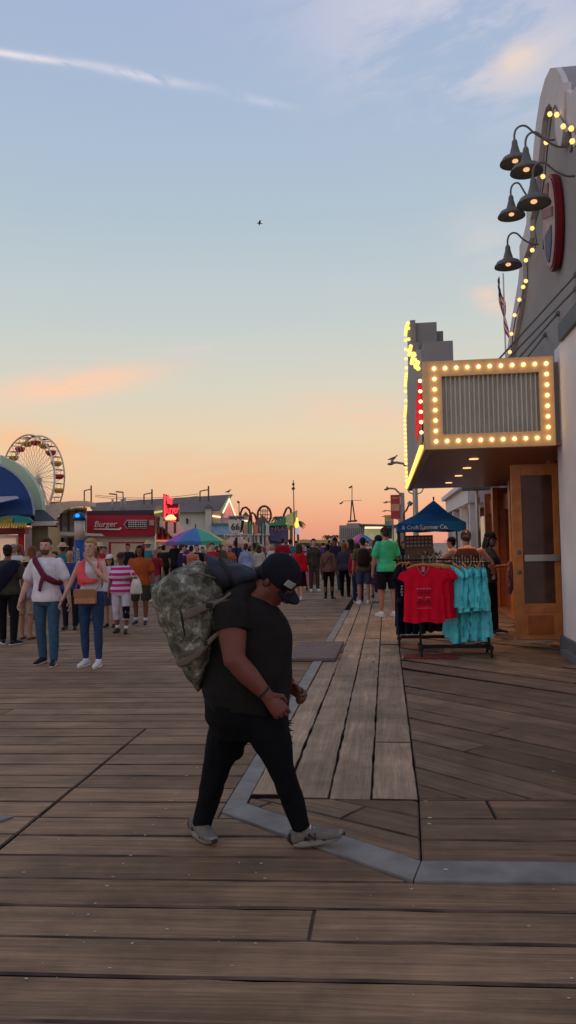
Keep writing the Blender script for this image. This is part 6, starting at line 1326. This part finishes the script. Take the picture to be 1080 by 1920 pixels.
mb = MB(); pm(mb, [(684, 987.5), (719, 987.5), (719, 991), (684, 991)], 85, .4); prt(T, mb, 'light_strip', M_glow)
mb = MB(); pm(mb, [(722, 990), (735, 990), (735, 1010), (722, 1010)], 84, .6); prt(T, mb, 'door', mat('slate_teal_door', srgb(72, 92, 100), .7))
o = thing('signal_mast', (P(659, 980, 94).x, 94, P(659, 983, 94).z-.2), 0, 'signal mast with a crossarm and small flags on top of the harbour building', 'mast'); Qm = -o.location
def mt(a, b, r, nm='spar'): m = MB(); m.tube([P(*a, 94)+Qm, P(*b, 94)+Qm], r, 6); m.build(nm, M_wood, o)
mt((657, 979), (659.5, 938), .075); mt((666, 979), (660.5, 938), .075); mt((660, 940), (660, 910), .045); mt((642, 939.5), (678, 938), .025, 'crossarm'); mt((652, 978), (670, 976), .1)
for q in ([(653, 914), (660, 910), (660, 913), (656, 916)], [(636, 944), (643, 940), (643, 943), (638, 946)]): m = MB(); m.prism([P(x, y, 94)+Qm for x, y in q], (0, .08, 0)); m.build('pennant', mat('dark_pennant', srgb(70, 60, 60), .8), o)
# --- street lamps down the right side
def lamp(px, ytop, hx, hy, Y, lab, base_hidden=False):
    t = P(px, ytop, Y); h = P(hx, hy, Y); o = thing('street_lamp', (t.x, Y, 0), 0, lab, 'street lamp', 'curved arm street lamps'); m = MB(); m.tube([(0, 0, 0), (0, 0, t.z)], [.12, .08], 10); m.build('pole', M_alu if False else mat('lamp_pole_grey', srgb(146, 128, 118), .6), o, True)
    d = h-Vector((t.x, Y, 0)); s = d.x; m = MB(); m.tube([(0, 0, t.z-.25), (s*.2, 0, t.z-.02), (s*.45, 0, (t.z+d.z)/2+.10), (s*.75, 0, d.z+.03), (s, 0, d.z)], .045, 8); m.build('arm', _M['lamp_pole_grey'], o, True)
    m = MB(); m.ell((s*1.0, 0, d.z-.02), (abs(s)*.14, .12, .05), 12); m.box((s*.93, 0, d.z+.06), (.09, .09, .12)); m.build('lamp_head', M_iron, o, True); return o
lamp(777, 880, 732, 869, 30, 'nearest street lamp, its arm reaching out from behind the marquee'); lamp(755, 924, 724, 917, 40, 'second street lamp, standing beside the red banner')
lamp(752, 945, 722, 942, 62, 'third street lamp, its arm crossing the red banner'); lamp(750, 964, 720, 958, 84, 'fourth street lamp, arm just above the yellow and teal banner'); lamp(748, 972, 719, 968, 105, 'fifth and farthest street lamp, a thin arm over the harbour building')
o = thing('scroll_lamp', (P(780, 960, 27).x, 27, 0), 0, 'pole with curled scroll arms under the far end of the marquee', 'lamp post'); h = P(780, 912, 27).z; m = MB(); m.tube([(0, 0, 0), (0, 0, h+.3)], .075, 10); m.build('pole', M_alu, o)
for s in (-1, 1): m = MB(); m.tube([(s*.24, 0, h+.1), (s*.26, 0, h-.08), (s*.2, 0, h-.2), (s*.08, 0, h-.25), (0, 0, h-.2)], .022, 6); m.build('scroll_arm', M_alu, o, True)
a = P(772, 945, 31); o = thing('bent_arm_lamp', (P(757, 950, 31).x, 31, 0), 0, 'short lamp with a bent arm poking up behind the blue canopy', 'lamp'); m = MB(); m.tube([(0, 0, 0), (0, 0, P(757, 962, 31).z), P(762, 957, 31)-o.location, P(766, 948, 31)-o.location, P(769, 943, 31)-o.location], .035, 6); m.build('arm', M_wood, o); m = MB(); m.tube([P(767, 947, 31)-o.location, P(771, 941, 31)-o.location], .09, 8); m.build('lamp_head', M_iron, o)
def banner(x0, y0, x1, y1, Y, lab, c, parts=()):
    a, b = P(x0, y0, Y), P(x1, y1, Y); o = thing('banner', ((a.x+b.x)/2, Y, 0), 0, lab, 'banner', None); w = (b.x-a.x)/2; m = MB(); m.box((0, 0, (a.z+b.z)/2), (2*w, .03, a.z-b.z)); m.build('cloth', c, o); m = MB(); m.tube([(w+.06, 0, 0), (w+.06, 0, a.z+.1)], .05, 8); m.build('pole', mat('lamp_pole_grey', srgb(146, 128, 118), .6), o)
    for (fx0, fz0, fx1, fz1, mm, nm) in parts: m = MB(); H_ = a.z-b.z; m.bx((-w+2*w*fx0, -.022, a.z-H_*fz0), (-w+2*w*fx1, -.016, a.z-H_*fz1)); m.build(nm, mm, o)
    return o
banner(732, 928, 751, 973, 41, 'faded red street banner with a pale middle panel beside the second lamp', mat('faded_red_banner', srgb(176, 72, 66), .8, var=.15, scale=2), ((.08, .38, .92, .66, mat('pale_peach', srgb(206, 150, 128), .8, var=.3, scale=3), 'pale_panel'), (.2, .10, .85, .17, mat('faint_pink', srgb(206, 120, 108), .8), 'lettering')))
banner(721, 966, 735, 984, 52, 'small yellow and teal banner left of the red banner', mat('mustard_banner', srgb(190, 164, 96), .8, var=.2, scale=2), ((0, .6, 1, 1, mat('dull_teal', srgb(110, 150, 140), .8), 'teal_band'),))
# --- birds
def gull(loc, lab, rz, s=1, fly=False):
    mb = MB(); R_ = Matrix.Rotation(rz, 3, 'Z')
    if fly:
        mb.loft([((-.26, 0, 0), (0, .01, 0), (0, 0, .01)), ((-.12, 0, 0), (0, .05, 0), (0, 0, .045)), ((.05, 0, .01), (0, .07, 0), (0, 0, .06)), ((.18, 0, .02), (0, .045, 0), (0, 0, .04)), ((.28, 0, .02), (0, .01, 0), (0, 0, .012))], 10)
        for sd in (-1, 1): mb.loft([((.02, sd*.04, .03), (.09, 0, 0), (0, 0, .015)), ((.04, sd*.22, .14), (.08, 0, 0), (0, 0, .012)), ((-.02, sd*.40, .12), (.06, 0, 0), (0, 0, .01)), ((-.12, sd*.56, .04), (.02, 0, 0), (0, 0, .005))], 8)
    else:
        mb.loft([((-.26, 0, .12), (0, .01, 0), (0, 0, .01)), ((-.12, 0, .15), (0, .05, 0), (0, 0, .045)), ((.05, 0, .18), (0, .075, 0), (0, 0, .075)), ((.13, 0, .24), (0, .045, 0), (0, 0, .05)), ((.17, 0, .30), (0, .036, 0), (0, 0, .038)), ((.23, 0, .29), (0, .01, 0), (0, 0, .01))], 10)
        for sd in (-1, 1): mb.tube([(.02, sd*.03, 0), (.02, sd*.03, .13)], .01, 5)
    mb.v = [tuple(R_ @ Vector(v)*s) for v in mb.v]; o = mb.build('seagull', mat('gull_grey', srgb(92, 86, 84), .8), None, True, loc=loc); tag(o, lab, 'bird'); return o
gull(P(487, 419, 45), 'dark bird flying in the open sky', radians(200), .65, True); g_ = P(428, 926, 64); gull(g_, 'gull perched on the tip of the lit gable', 0, 1.15); gull(P(737, 866.5, 30), 'small gull perched on the nearest street lamp arm', 0, .8)
for i in range(2):
    mb = MB(); a, b = P(178, 928+3*i, 64), P(372, 926+4*i, 64); c = a.copy(); mb.tube([a-c+(b-a)*t+Vector((0, 0, -1.2*t*(1-t))) for t in [k/10 for k in range(11)]], .018, 4); tag(mb.build('wire', M_wood, None, loc=c), ['upper thin wire strung between the roof frames', 'lower thin wire strung between the roof frames'][i], 'wire')
# ================================================================ THE WALKER WITH THE PACK
RT = G(480, 1587); RT.z = 0
wk = thing('person', RT, yaw, 'walker in black bent under a camouflage pack, looking down, stepping onto the kerb strip', 'person')
nW = Vector((-sin(yaw), cos(yaw), 0)); xW = Vector((cos(yaw), sin(yaw), 0))
def W(px, py, y=0.0):                              # sight line met with the walker's own upright plane, shifted y towards the sea
    d = ray(px, py); o = Vector((0, 0, CAMH)); t = ((RT+nW*y)-o).dot(nW)/d.dot(nW); q = o+d*t-RT
    return Vector((q.dot(xW), y, q.z))
sk = mat('walker_skin', srgb(112, 64, 52), .5, var=.12, scale=14, bump=.08, bscale=120)
MT = cloth('charcoal_tee', (33, 30, 29), bump=.4, bscale=26, var=.2); MP = cloth('black_denim', (15, 15, 18), bump=.4, bscale=30, var=.2)
def wfin(name, me, mats, par=None):
    me.materials.clear()
    for m in (mats if isinstance(mats, (list, tuple)) else [mats]): me.materials.append(m)
    me.polygons.foreach_set('use_smooth', [True]*len(me.polygons)); return link(name, me, par or wk)
X_, Y_, Z_ = Vector((1, 0, 0)), Vector((0, 1, 0)), Vector((0, 0, 1))
def ring(l, r, w, y=0): # l, r: silhouette points in the photo (rear, front); w: half width across the body
    a, b = W(*l, y), W(*r, y); c = (a+b)/2; return (c, (b-a)/2, Vector((0, w, 0)))
body, fine = MB(), MB()
TR = [((408, 1368), (520, 1374), .13), ((381, 1330), (541, 1345), .185), ((377, 1290), (543, 1302), .205), ((382, 1255), (545, 1262), .20), ((388, 1215), (542, 1225), .19), ((392, 1180), (542, 1186), .20), ((400, 1150), (535, 1160), .205), ((418, 1125), (520, 1140), .185), ((446, 1104), (505, 1128), .12), ((466, 1094), (506, 1116), .075)]
body.loft([ring((a[0]+9, a[1]), (b[0]-6, b[1]), w*.90) for a, b, w in TR], 22)
# arms
sN, eN, wN = W(432, 1148, -.20), W(440, 1238, -.265), W(503, 1307, -.26)
sF, eF, wF = W(480, 1150, .19), W(520, 1246, .23), W(545, 1290, .15)
body.tube([sN, sN*.5+eN*.5, eN, eN*.6+wN*.4, wN*.98+eN*.02], [.082, .074, .060, .056, .034], 14, round_=True)
body.tube([sF, sF*.5+eF*.5, eF, eF*.6+wF*.4, wF], [.078, .070, .056, .052, .034], 14, round_=True)
# head, tipped forward
hcN = W(516, 1091); th = radians(47)
R = Matrix(((cos(th)*0, -cos(th), sin(th)), (1, 0, 0), (0, sin(th), cos(th))))      # columns: left, back, up  (face looks along -back)
R = Matrix.Rotation(radians(-24), 3, 'Z') @ Matrix((( 0, -cos(th), sin(th)), (1, 0, 0), (0, sin(th), cos(th))))
body.tube([W(476, 1120), W(490, 1108), hcN+Vector((-.02, 0, -.02))], [.085, .075, .065], 14, side=(0, 1, 0), round_=True)
at, Xh, Yh, Zh = head_mesh(body, fine, hcN, R, 1.10, 1.12)
body.ell(at(0, -.07, -.06), (.03, .03, .022), 10, 0, Xh, Yh, Zh)
# hands
def whand(w, d, side, spread, curls, s=1.0, nails=True):
    w, d = Vector(w), Vector(d).normalized(); a = Vector(spread); a = (a-d*a.dot(d)).normalized(); nrm = d.cross(a).normalized()*side
    body.tube([w-d*.03*s, w+d*.015*s, w+d*.055*s, w+d*.085*s], [(.030*s, .026*s), (.038*s, .024*s), (.045*s, .022*s), (.042*s, .017*s)], 14, side=a, round_=True)
    for i, L_ in enumerate((.072, .080, .075, .060)):
        cu = curls[i]; b = w+d*(.084-.004*abs(i-1))*s+a*(.033-.0215*i)*s
        ds = [(d*cos(cu*k)+nrm*sin(cu*k)).normalized() for k in (.7, 1.8, 2.7)]
        p1 = b+ds[0]*L_*.46*s; p2 = p1+ds[1]*L_*.31*s; p3 = p2+ds[2]*L_*.25*s
        fine.tube([b-d*.018*s, b+ds[0]*.01, p1, p1+ds[1]*L_*.15*s, p2, p3], [.0112*s, .0108*s, .0106*s, .0098*s, .0094*s, .0076*s], 8, round_=True)
        for kk in (p1, p2): fine.ell(kk-nrm*.001, (.0112*s, .0112*s, .0105*s), 8)
    b = w+d*.022*s+a*.034*s; t1 = (d*.6+a*.55+nrm*.45).normalized(); t2 = (d*.85-a*.05+nrm*.55).normalized()
    fine.tube([b-t1*.02*s, b+t1*.038*s, b+t1*.038*s+t2*.02*s, b+t1*.038*s+t2*.038*s], [.0165*s, .0130*s, .0120*s, .0092*s], 8, round_=True)
dN = (W(538, 1347, -.26)-wN); whand(wN+dN*.02, dN, -1, (.75, .25, .55), (.55, .7, .8, .9), 1.04)
dF = (W(566, 1302, .12)-wF); whand(wF, dF, 1, (.1, -.5, .8), (1.2, 1.25, 1.3, 1.3), 1.0)
# legs
LN = [W(440, 1350, .09), W(419, 1398, .10), W(409, 1432, .11), W(396, 1480, .13), W(378, 1543, .15)]
LF = [W(492, 1352, -.08), W(515, 1405, -.08), W(526, 1440, -.07), W(545, 1490, -.05), W(563, 1545, -.03)]
body.tube(LN, [.098, .085, .062, .052, .038], 14, round_=True); body.tube(LF, [.098, .085, .062, .052, .038], 14, round_=True)
bmesh_ = join(remesh(body, .0095, 3), fine)
wfin('body', bmesh_, [sk, M_eye, mat('walker_lip', srgb(120, 62, 56), .5, var=0)])
# tee
c = MB(); TS = [((384, 1322), (541, 1334), .20)]+[(a, b, w+.006) for a, b, w in TR[2:9]]
rs = [ring((a[0], a[1]), (b[0]+2, b[1]), w+.006) for a, b, w in TS]; c.loft(rs, 26)
c.tube([sN+Vector((.02, .05, .02)), sN, sN*.72+eN*.28, sN*.60+eN*.40], [.09, .096, .094, .098], 16, round_=False)
c.tube([sF+Vector((.02, -.05, .02)), sF, sF*.6+eF*.4], [.088, .09, .09], 16)
c.tube([W(470, 1098, -.07), W(456, 1106, -.13), W(440, 1122, -.17)], [.03, .045, .07], 12, round_=True)
c.tube([W(470, 1098, .07), W(456, 1106, .13), W(440, 1122, .17)], [.03, .045, .07], 12, round_=True)
me = remesh(c, .009, 3, .017, dscale=5.5, seed=4); wfin('shirt', me, MT)
c = MB(); c.tube([W(460, 1098, -.085), W(472, 1120, -.10), W(490, 1136, -.07), W(505, 1142, 0)], [.008, .010, .010, .008], 8, round_=True); wfin('pink_strap', remesh(c, .006, 1), M_pink) if False else None
# jeans
c = MB(); c.loft([ring(a, b, w) for a, b, w in [((404, 1378), (520, 1384), .14), ((383, 1345), (541, 1352), .185), ((382, 1310), (541, 1318), .195)]], 24)
ext = lambda P0, rr: c.tube(P0, rr, 18, side=(0, 1, 0), round_=False)
ext([W(446, 1320, .085)]+LN[:4]+[W(377, 1548, .15)], [(.115, .13), (.118, .138), (.100, .104), (.080, .078), (.068, .069), (.049, .050)])
ext([W(486, 1320, -.085)]+LF[:4]+[W(565, 1553, -.03)], [(.110, .125), (.110, .120), (.090, .093), (.072, .072), (.062, .062), (.046, .047)])
c.ell(W(440, 1408, .1), (.055, .07, .05), 12)
me = remesh(c, .009, 3, .013, dscale=10, seed=8); jn = wfin('jeans', me, MP)
fr = MB(); rr_ = random.Random(5)
for k in range(22):                                # frayed edge at the front of the thigh
    t = k/21; b = W(541+2*sin(k*1.7), 1352+44*t, rr_.uniform(-.02, .06)); d = Vector((rr_.uniform(.010, .026), rr_.uniform(-.008, .008), rr_.uniform(-.022, .004)))
    fr.add([b+Vector((-.012, -.004, .006)), b+Vector((-.012, .004, -.006)), b+d], [(0, 1, 2)]); fr.add([b+Vector((-.012, .006, .006)), b+Vector((-.012, -.006, -.004)), b+d*1.1+Vector((0, .003, 0))], [(0, 1, 2)])
q = fr.build('frayed_edge', MP, wk)
# bracelet
d = (wN-eN).normalized(); c = MB(); cc = wN-d*.035; c.tube([cc-d*.006, cc+d*.006], .043, 16); wfin('bracelet', remesh(c, .005, 1), M_bshoe)
d2 = (wF-eF).normalized(); c = MB(); cc = wF-d2*.03; c.tube([cc-d2*.008, cc+d2*.008], .040, 16); wfin('wristband', remesh(c, .005, 1), M_bshoe)
# shoes
M_run = mat('trainer_grey_mesh', srgb(112, 104, 97), .85, var=.18, scale=40, bump=.3, bscale=160); M_rsole = mat('trainer_sole', srgb(132, 127, 119), .7, var=.1); M_rdk = mat('trainer_dark', srgb(38, 38, 46), .7)
def trainer(heel, ft, up, logo):
    ft = ft.normalized(); sl = ft.cross(up).normalized(); n2 = sl.cross(ft).normalized(); s = .94
    h = lambda f, u, l=0: heel+(ft*f+n2*u+sl*l)*s
    m = MB(); m.tube([h(.03, .05), h(.09, .062), h(.15, .052), h(.21, .038), h(.265, .032)], [(.036, .040), (.041, .046), (.046, .036), (.049, .027), (.040, .020)], 16, side=sl, round_=True)
    m.tube([h(.045, .05), h(.040, .098)], [(.037, .044), (.035, .040)], 14, side=sl)
    up_ = remesh(m, .007, 2); sh_ = wfin('shoe', up_, M_run)
    m = MB(); ol = []
    for k in range(28):
        a = 2*pi*k/28; f = .150+.152*cos(a); w = (.036+.012*(f/.3)+.004*sin(f*18))*(abs(sin(a))**.65)*(1 if sin(a) > 0 else -1); ol.append((f, w))
    vs = []
    for lv, g_ in ((.0, .96), (.008, 1.0), (.024, 1.0), (.034, .95)):
        for f, w in ol: vs.append(h(.150+(f-.150)*g_, lv+.018*max(0, (f-.22)/.08)**1.5+.004*max(0, (.06-f)/.06), w*g_))
    n = 28; m.add(vs, [list(range(n))[::-1], list(range(3*n, 4*n))]+[(j*n+k, j*n+(k+1) % n, (j+1)*n+(k+1) % n, (j+1)*n+k) for j in range(3) for k in range(n)]); m.build('sole', M_rsole, sh_, True)
    m = MB(); m.tube([h(.002, .07), h(-.008, .045), h(.0, .03)], [(.026, .012), (.030, .014), (.028, .01)], 10, side=sl, round_=True); m.tube([h(.283, .036), h(.302, .030)], [(.026, .012), (.018, .008)], 10, side=sl, round_=True); m.build('dark_panel', M_rdk, sh_, True)
    for i in range(5):
        m = MB(); f = .098+.021*i; u = .110-.0125*i; m.tube([h(f, u-.012, -.028), h(f+.004, u+.002, -.012), h(f+.004, u+.004, .012), h(f, u-.012, .028)], .0042, 6); m.build('lace', M_wshoe, sh_, True)
    m = MB(); m.tube([h(.082, .118, -.014), h(.085, .128, .0), h(.082, .118, .014), h(.08, .10, .016)], .006, 6); m.build('tongue', M_run, sh_, True)
    for f0, u0 in ((.085, .050), (.185, .036)):
        m = MB(); m.tube([h(f0, u0-.012, .044), h(f0+.012, u0+.022, .036)], [(.010, .004)]*2, 8, side=ft); m.build('side_stripe', M_rdk, sh_, True)
    if logo:
        o = text('emblem', 'N', .062, M_rdk, sh_, at=h(.125, .052, .0)+sl*(.0475*(1 if logo > 0 else -1)), xdir=ft, up=(n2+ft*.12).normalized(), depth=.006)
    return h
# front foot: heel on the boards, toes lifting over the metal strip
hl = W(548, 1589, -.03); hl.z = max(hl.z, .004)
trainer(hl, Vector((1, -.06, .16)), Z_, 1)
# rear foot, turned towards the camera
_a = G(361, 1560)-RT; hl2 = Vector((_a.dot(xW), _a.dot(nW), .006)); _b = G(404, 1590)-RT; tv = Vector((_b.dot(xW), _b.dot(nW), .006))-hl2; trainer(hl2, tv, Z_, 0)
for p_, r_ in ((W(563, 1550, -.03), .037), (W(378, 1548, .15), .037)):
    c = MB(); c.tube([p_+Vector((0, 0, .02)), p_-Vector((0, 0, .04))], r_, 12); wfin('sock', remesh(c, .008, 1), mat('dim_sock', srgb(96, 72, 68), .9))
# hair and cap
c = MB(); c.ell(at(0, .03, .02), (.086, .092, .085), 16, 0, Xh, Yh, Zh); c.ell(at(0, .075, -.03), (.065, .05, .06), 12, 0, Xh, Yh, Zh); wfin('hair', remesh(c, .008, 1, .006, dscale=40), HR['black'])
MC = cloth('black_cap_twill', (28, 28, 36), bump=.3, bscale=60); c = MB()
c.loft([(at(0, .010, z), Xh*r, Yh*r*1.12) for z, r in ((.015, .100), (.05, .104), (.085, .101), (.115, .082), (.140, .056), (.150, .026), (.153, .004))], 24)
me = remesh(c, .006, 2); cap = wfin('cap', me, MC)
c = MB(); n = 16; vs = []
for z in (.030, .042):
    for k in range(n+1):
        a = pi*k/n; vs.append(at(cos(a)*.094, -(.070+sin(a)*.088), z-.024*sin(a)-.024*cos(a)**2))
m_ = n+1; c.add(vs, [list(range(m_)), list(range(m_, 2*m_))[::-1]]+[(i, (i+1) % m_, m_+(i+1) % m_, m_+i) for i in range(m_)]); b_ = c.build('brim', MC, cap)
p0 = at(-.062, -.098, .075); c = MB(); pn = (p0-at(0, .01, .07)).normalized(); u_ = (Zh-pn*Zh.dot(pn)).normalized(); v_ = pn.cross(u_)
p0 = at(0, .01, .075)+(-Yh*.80-Xh*.60).normalized()*.122; pn = (-Yh*.80-Xh*.60).normalized(); v_ = pn.cross(Zh).normalized()
q4 = [p0+v_*a*.028+Zh*b*.018+pn*(.002 if abs(a) > .5 else .006) for a, b in ((-1, -1), (-.3, -1), (.3, -1), (1, -1), (1, 1), (.3, 1), (-.3, 1), (-1, 1))]; c.prism(q4, pn*.006); c.build('patch', mat('grey_patch', srgb(170, 172, 170), .8, var=.1), cap)
# ---- the pack: a separate thing carried on the back
pk = thing('backpack', RT, yaw, 'large camouflage rucksack slung on the bent walker, with pale webbing straps', 'backpack')
cm = bpy.data.materials.new('camouflage'); cm.use_nodes = True; N, L = nt(cm); b_ = N['Principled BSDF']; b_.inputs['Roughness'].default_value = .95; b_.inputs['Specular IOR Level'].default_value = .1
tc = N.new('ShaderNodeTexCoord'); sn = N.new('ShaderNodeVectorMath'); sn.operation = 'SNAP'; sn.inputs[1].default_value = (.008, .008, .008); L.new(tc.outputs['Object'], sn.inputs[0])
def cn1(sc, det, seed):
    n = N.new('ShaderNodeTexNoise'); n.noise_dimensions = '4D'; n.inputs['W'].default_value = seed; n.inputs['Scale'].default_value = sc; n.inputs['Detail'].default_value = det; n.inputs['Roughness'].default_value = .65; L.new(sn.outputs[0], n.inputs['Vector']); return n.outputs[0]
def rampn(fac, stops, const=True):
    r = N.new('ShaderNodeValToRGB'); r.color_ramp.interpolation = 'CONSTANT' if const else 'LINEAR'; e = r.color_ramp.elements
    while len(e) > 1: e.remove(e[-1])
    for i, (p_, c_) in enumerate(stops): q = e[0] if i == 0 else e.new(p_); q.position = p_; q.color = (*srgb(*c_), 1)
    L.new(fac, r.inputs[0]); return r.outputs[0]
c1 = rampn(cn1(16, 4, 1.0), [(0, (80, 80, 70)), (.44, (106, 105, 92)), (.54, (142, 140, 126)), (.62, (178, 174, 160))])
c2_ = rampn(cn1(26, 3, 5.0), [(0, (0, 0, 0)), (.60, (255, 255, 255))]); mxx = N.new('ShaderNodeMix'); mxx.data_type = 'RGBA'; L.new(c2_, mxx.inputs[0]); L.new(c1, mxx.inputs[6]); mxx.inputs[7].default_value = (*srgb(76, 76, 66), 1); L.new(mxx.outputs[2], b_.inputs['Base Color'])
n2 = N.new('ShaderNodeTexNoise'); n2.inputs['Scale'].default_value = 14; L.new(tc.outputs['Object'], n2.inputs['Vector']); bp = N.new('ShaderNodeBump'); bp.inputs['Strength'].default_value = .6; bp.inputs['Distance'].default_value = .03; L.new(n2.outputs[0], bp.inputs['Height']); L.new(bp.outputs[0], b_.inputs['Normal'])
def pfin(name, me, m, par=None): return wfin(name, me, m, par or pk)
PR = [((372, 1300), (378, 1290), .03), ((352, 1272), (384, 1268), .10), ((334, 1236), (398, 1235), .15), ((318, 1200), (410, 1200), .19), ((301, 1165), (420, 1170), .21), ((286, 1130), (425, 1140), .22), ((284, 1102), (426, 1118), .215), ((302, 1084), (420, 1100), .19), ((330, 1068), (408, 1086), .16), ((360, 1058), (396, 1070), .10), ((376, 1055), (388, 1060), .03)]
c = MB(); c.loft([ring(a, b, w) for a, b, w in PR], 28)
pb = pfin('pack_body', remesh(c, .010, 3, .026, dscale=9, seed=2), cm)
MW = cloth('khaki_webbing', (106, 97, 85), var=.15, scale=20); 
def band(name, pts, rr):
    c = MB(); c.tube(pts, rr, 12, side=(0, 0, 1), round_=True); pfin(name, remesh(c, .007, 2, .003, dscale=30), MW)
band('strap', [W(312, 1164, -.12), W(330, 1158, -.185), W(358, 1150, -.222), W(390, 1136, -.226), W(418, 1124, -.232), W(432, 1112, -.22)], [(.030, .007), (.030, .008), (.028, .008), (.020, .008), (.011, .008), (.009, .007)])
band('strap', [W(334, 1243, -.10), W(350, 1238, -.155), W(372, 1222, -.19), W(395, 1200, -.215), (W(416, 1180, -.25))], [(.026, .007), (.028, .008), (.026, .008), (.016, .008), (.010, .007)])
band('shoulder_strap', [W(404, 1112, -.10), W(430, 1098, -.13), W(458, 1104, -.16), W(470, 1124, -.19), W(462, 1150, -.235), W(440, 1178, -.26), W(412, 1196, -.25)], [(.018, .010)]*7) if False else None
# dark rolled bag lying across the top of the pack
c = MB(); c.loft([ring(a, b, w) for a, b, w in [((398, 1118), (404, 1112), .05), ((392, 1088), (414, 1108), .13), ((384, 1058), (432, 1112), .18), ((386, 1042), (455, 1102), .18)]], 18) if False else None
c.loft([(W(386, 1050), W(390, 1060)-W(382, 1042), Vector((0, .06, 0))), (W(396, 1066), (W(404, 1096)-W(388, 1040))/2, Vector((0, .15, 0))), (W(418, 1078), (W(420, 1108)-W(414, 1044))/2, Vector((0, .18, 0))), (W(444, 1080), (W(446, 1102)-W(442, 1052))/2, Vector((0, .17, 0))), (W(466, 1080), (W(468, 1094)-W(466, 1060))/2, Vector((0, .14, 0))), (W(482, 1080), (W(482, 1088)-W(482, 1072))/2, Vector((0, .08, 0)))], 22)
me = remesh(c, .009, 3, .014, dscale=8, seed=6); me.materials.append(cloth('charcoal_nylon', (50, 51, 60), var=.15, rough=.7)); me.polygons.foreach_set('use_smooth', [True]*len(me.polygons))
rb = thing('rolled_bag', RT, yaw, 'dark charcoal rolled bag lying across the top of the camouflage rucksack', 'bag'); link('bag_body', me, rb)
c = MB(); c.tube([W(412, 1047, -.12), W(428, 1072, -.17), W(436, 1100, -.16)], [(.012, .006)]*3, 8, side=(1, 0, 0)); c.build('seam_strap', M_bshoe, rb, True)

# webbing buckles, side pocket and drawcord of the pack
c = MB(); c.loft([(W(352, 1188, -.17), Vector((.055, 0, -.01)), Vector((0, .02, .0))), (W(350, 1168, -.20), Vector((.075, 0, -.01)), Vector((0, .03, 0))), (W(352, 1200, -.19)+Vector((0, 0, -.0)), Vector((.07, 0, 0)), Vector((0, .02, 0)))], 14) if False else None
for (x, y, yy) in ((392, 1135, -.236), (388, 1206, -.212)):
    c = MB(); c.box(W(x, y, yy), (.034, .012, .026)); solid(c.build('buckle', M_bshoe, pk), .003, 1)
c = MB(); c.tube([W(300, 1105, -.10), W(330, 1082, -.15), W(370, 1074, -.155), W(405, 1084, -.15)], .005, 6); c.build('drawcord', MW, pk, True)
c = MB(); c.tube([W(334, 1118, -.205), W(342, 1165, -.212), W(352, 1220, -.17)], [(.006, .004)]*3, 6); c.build('zip', M_bshoe, pk, True)
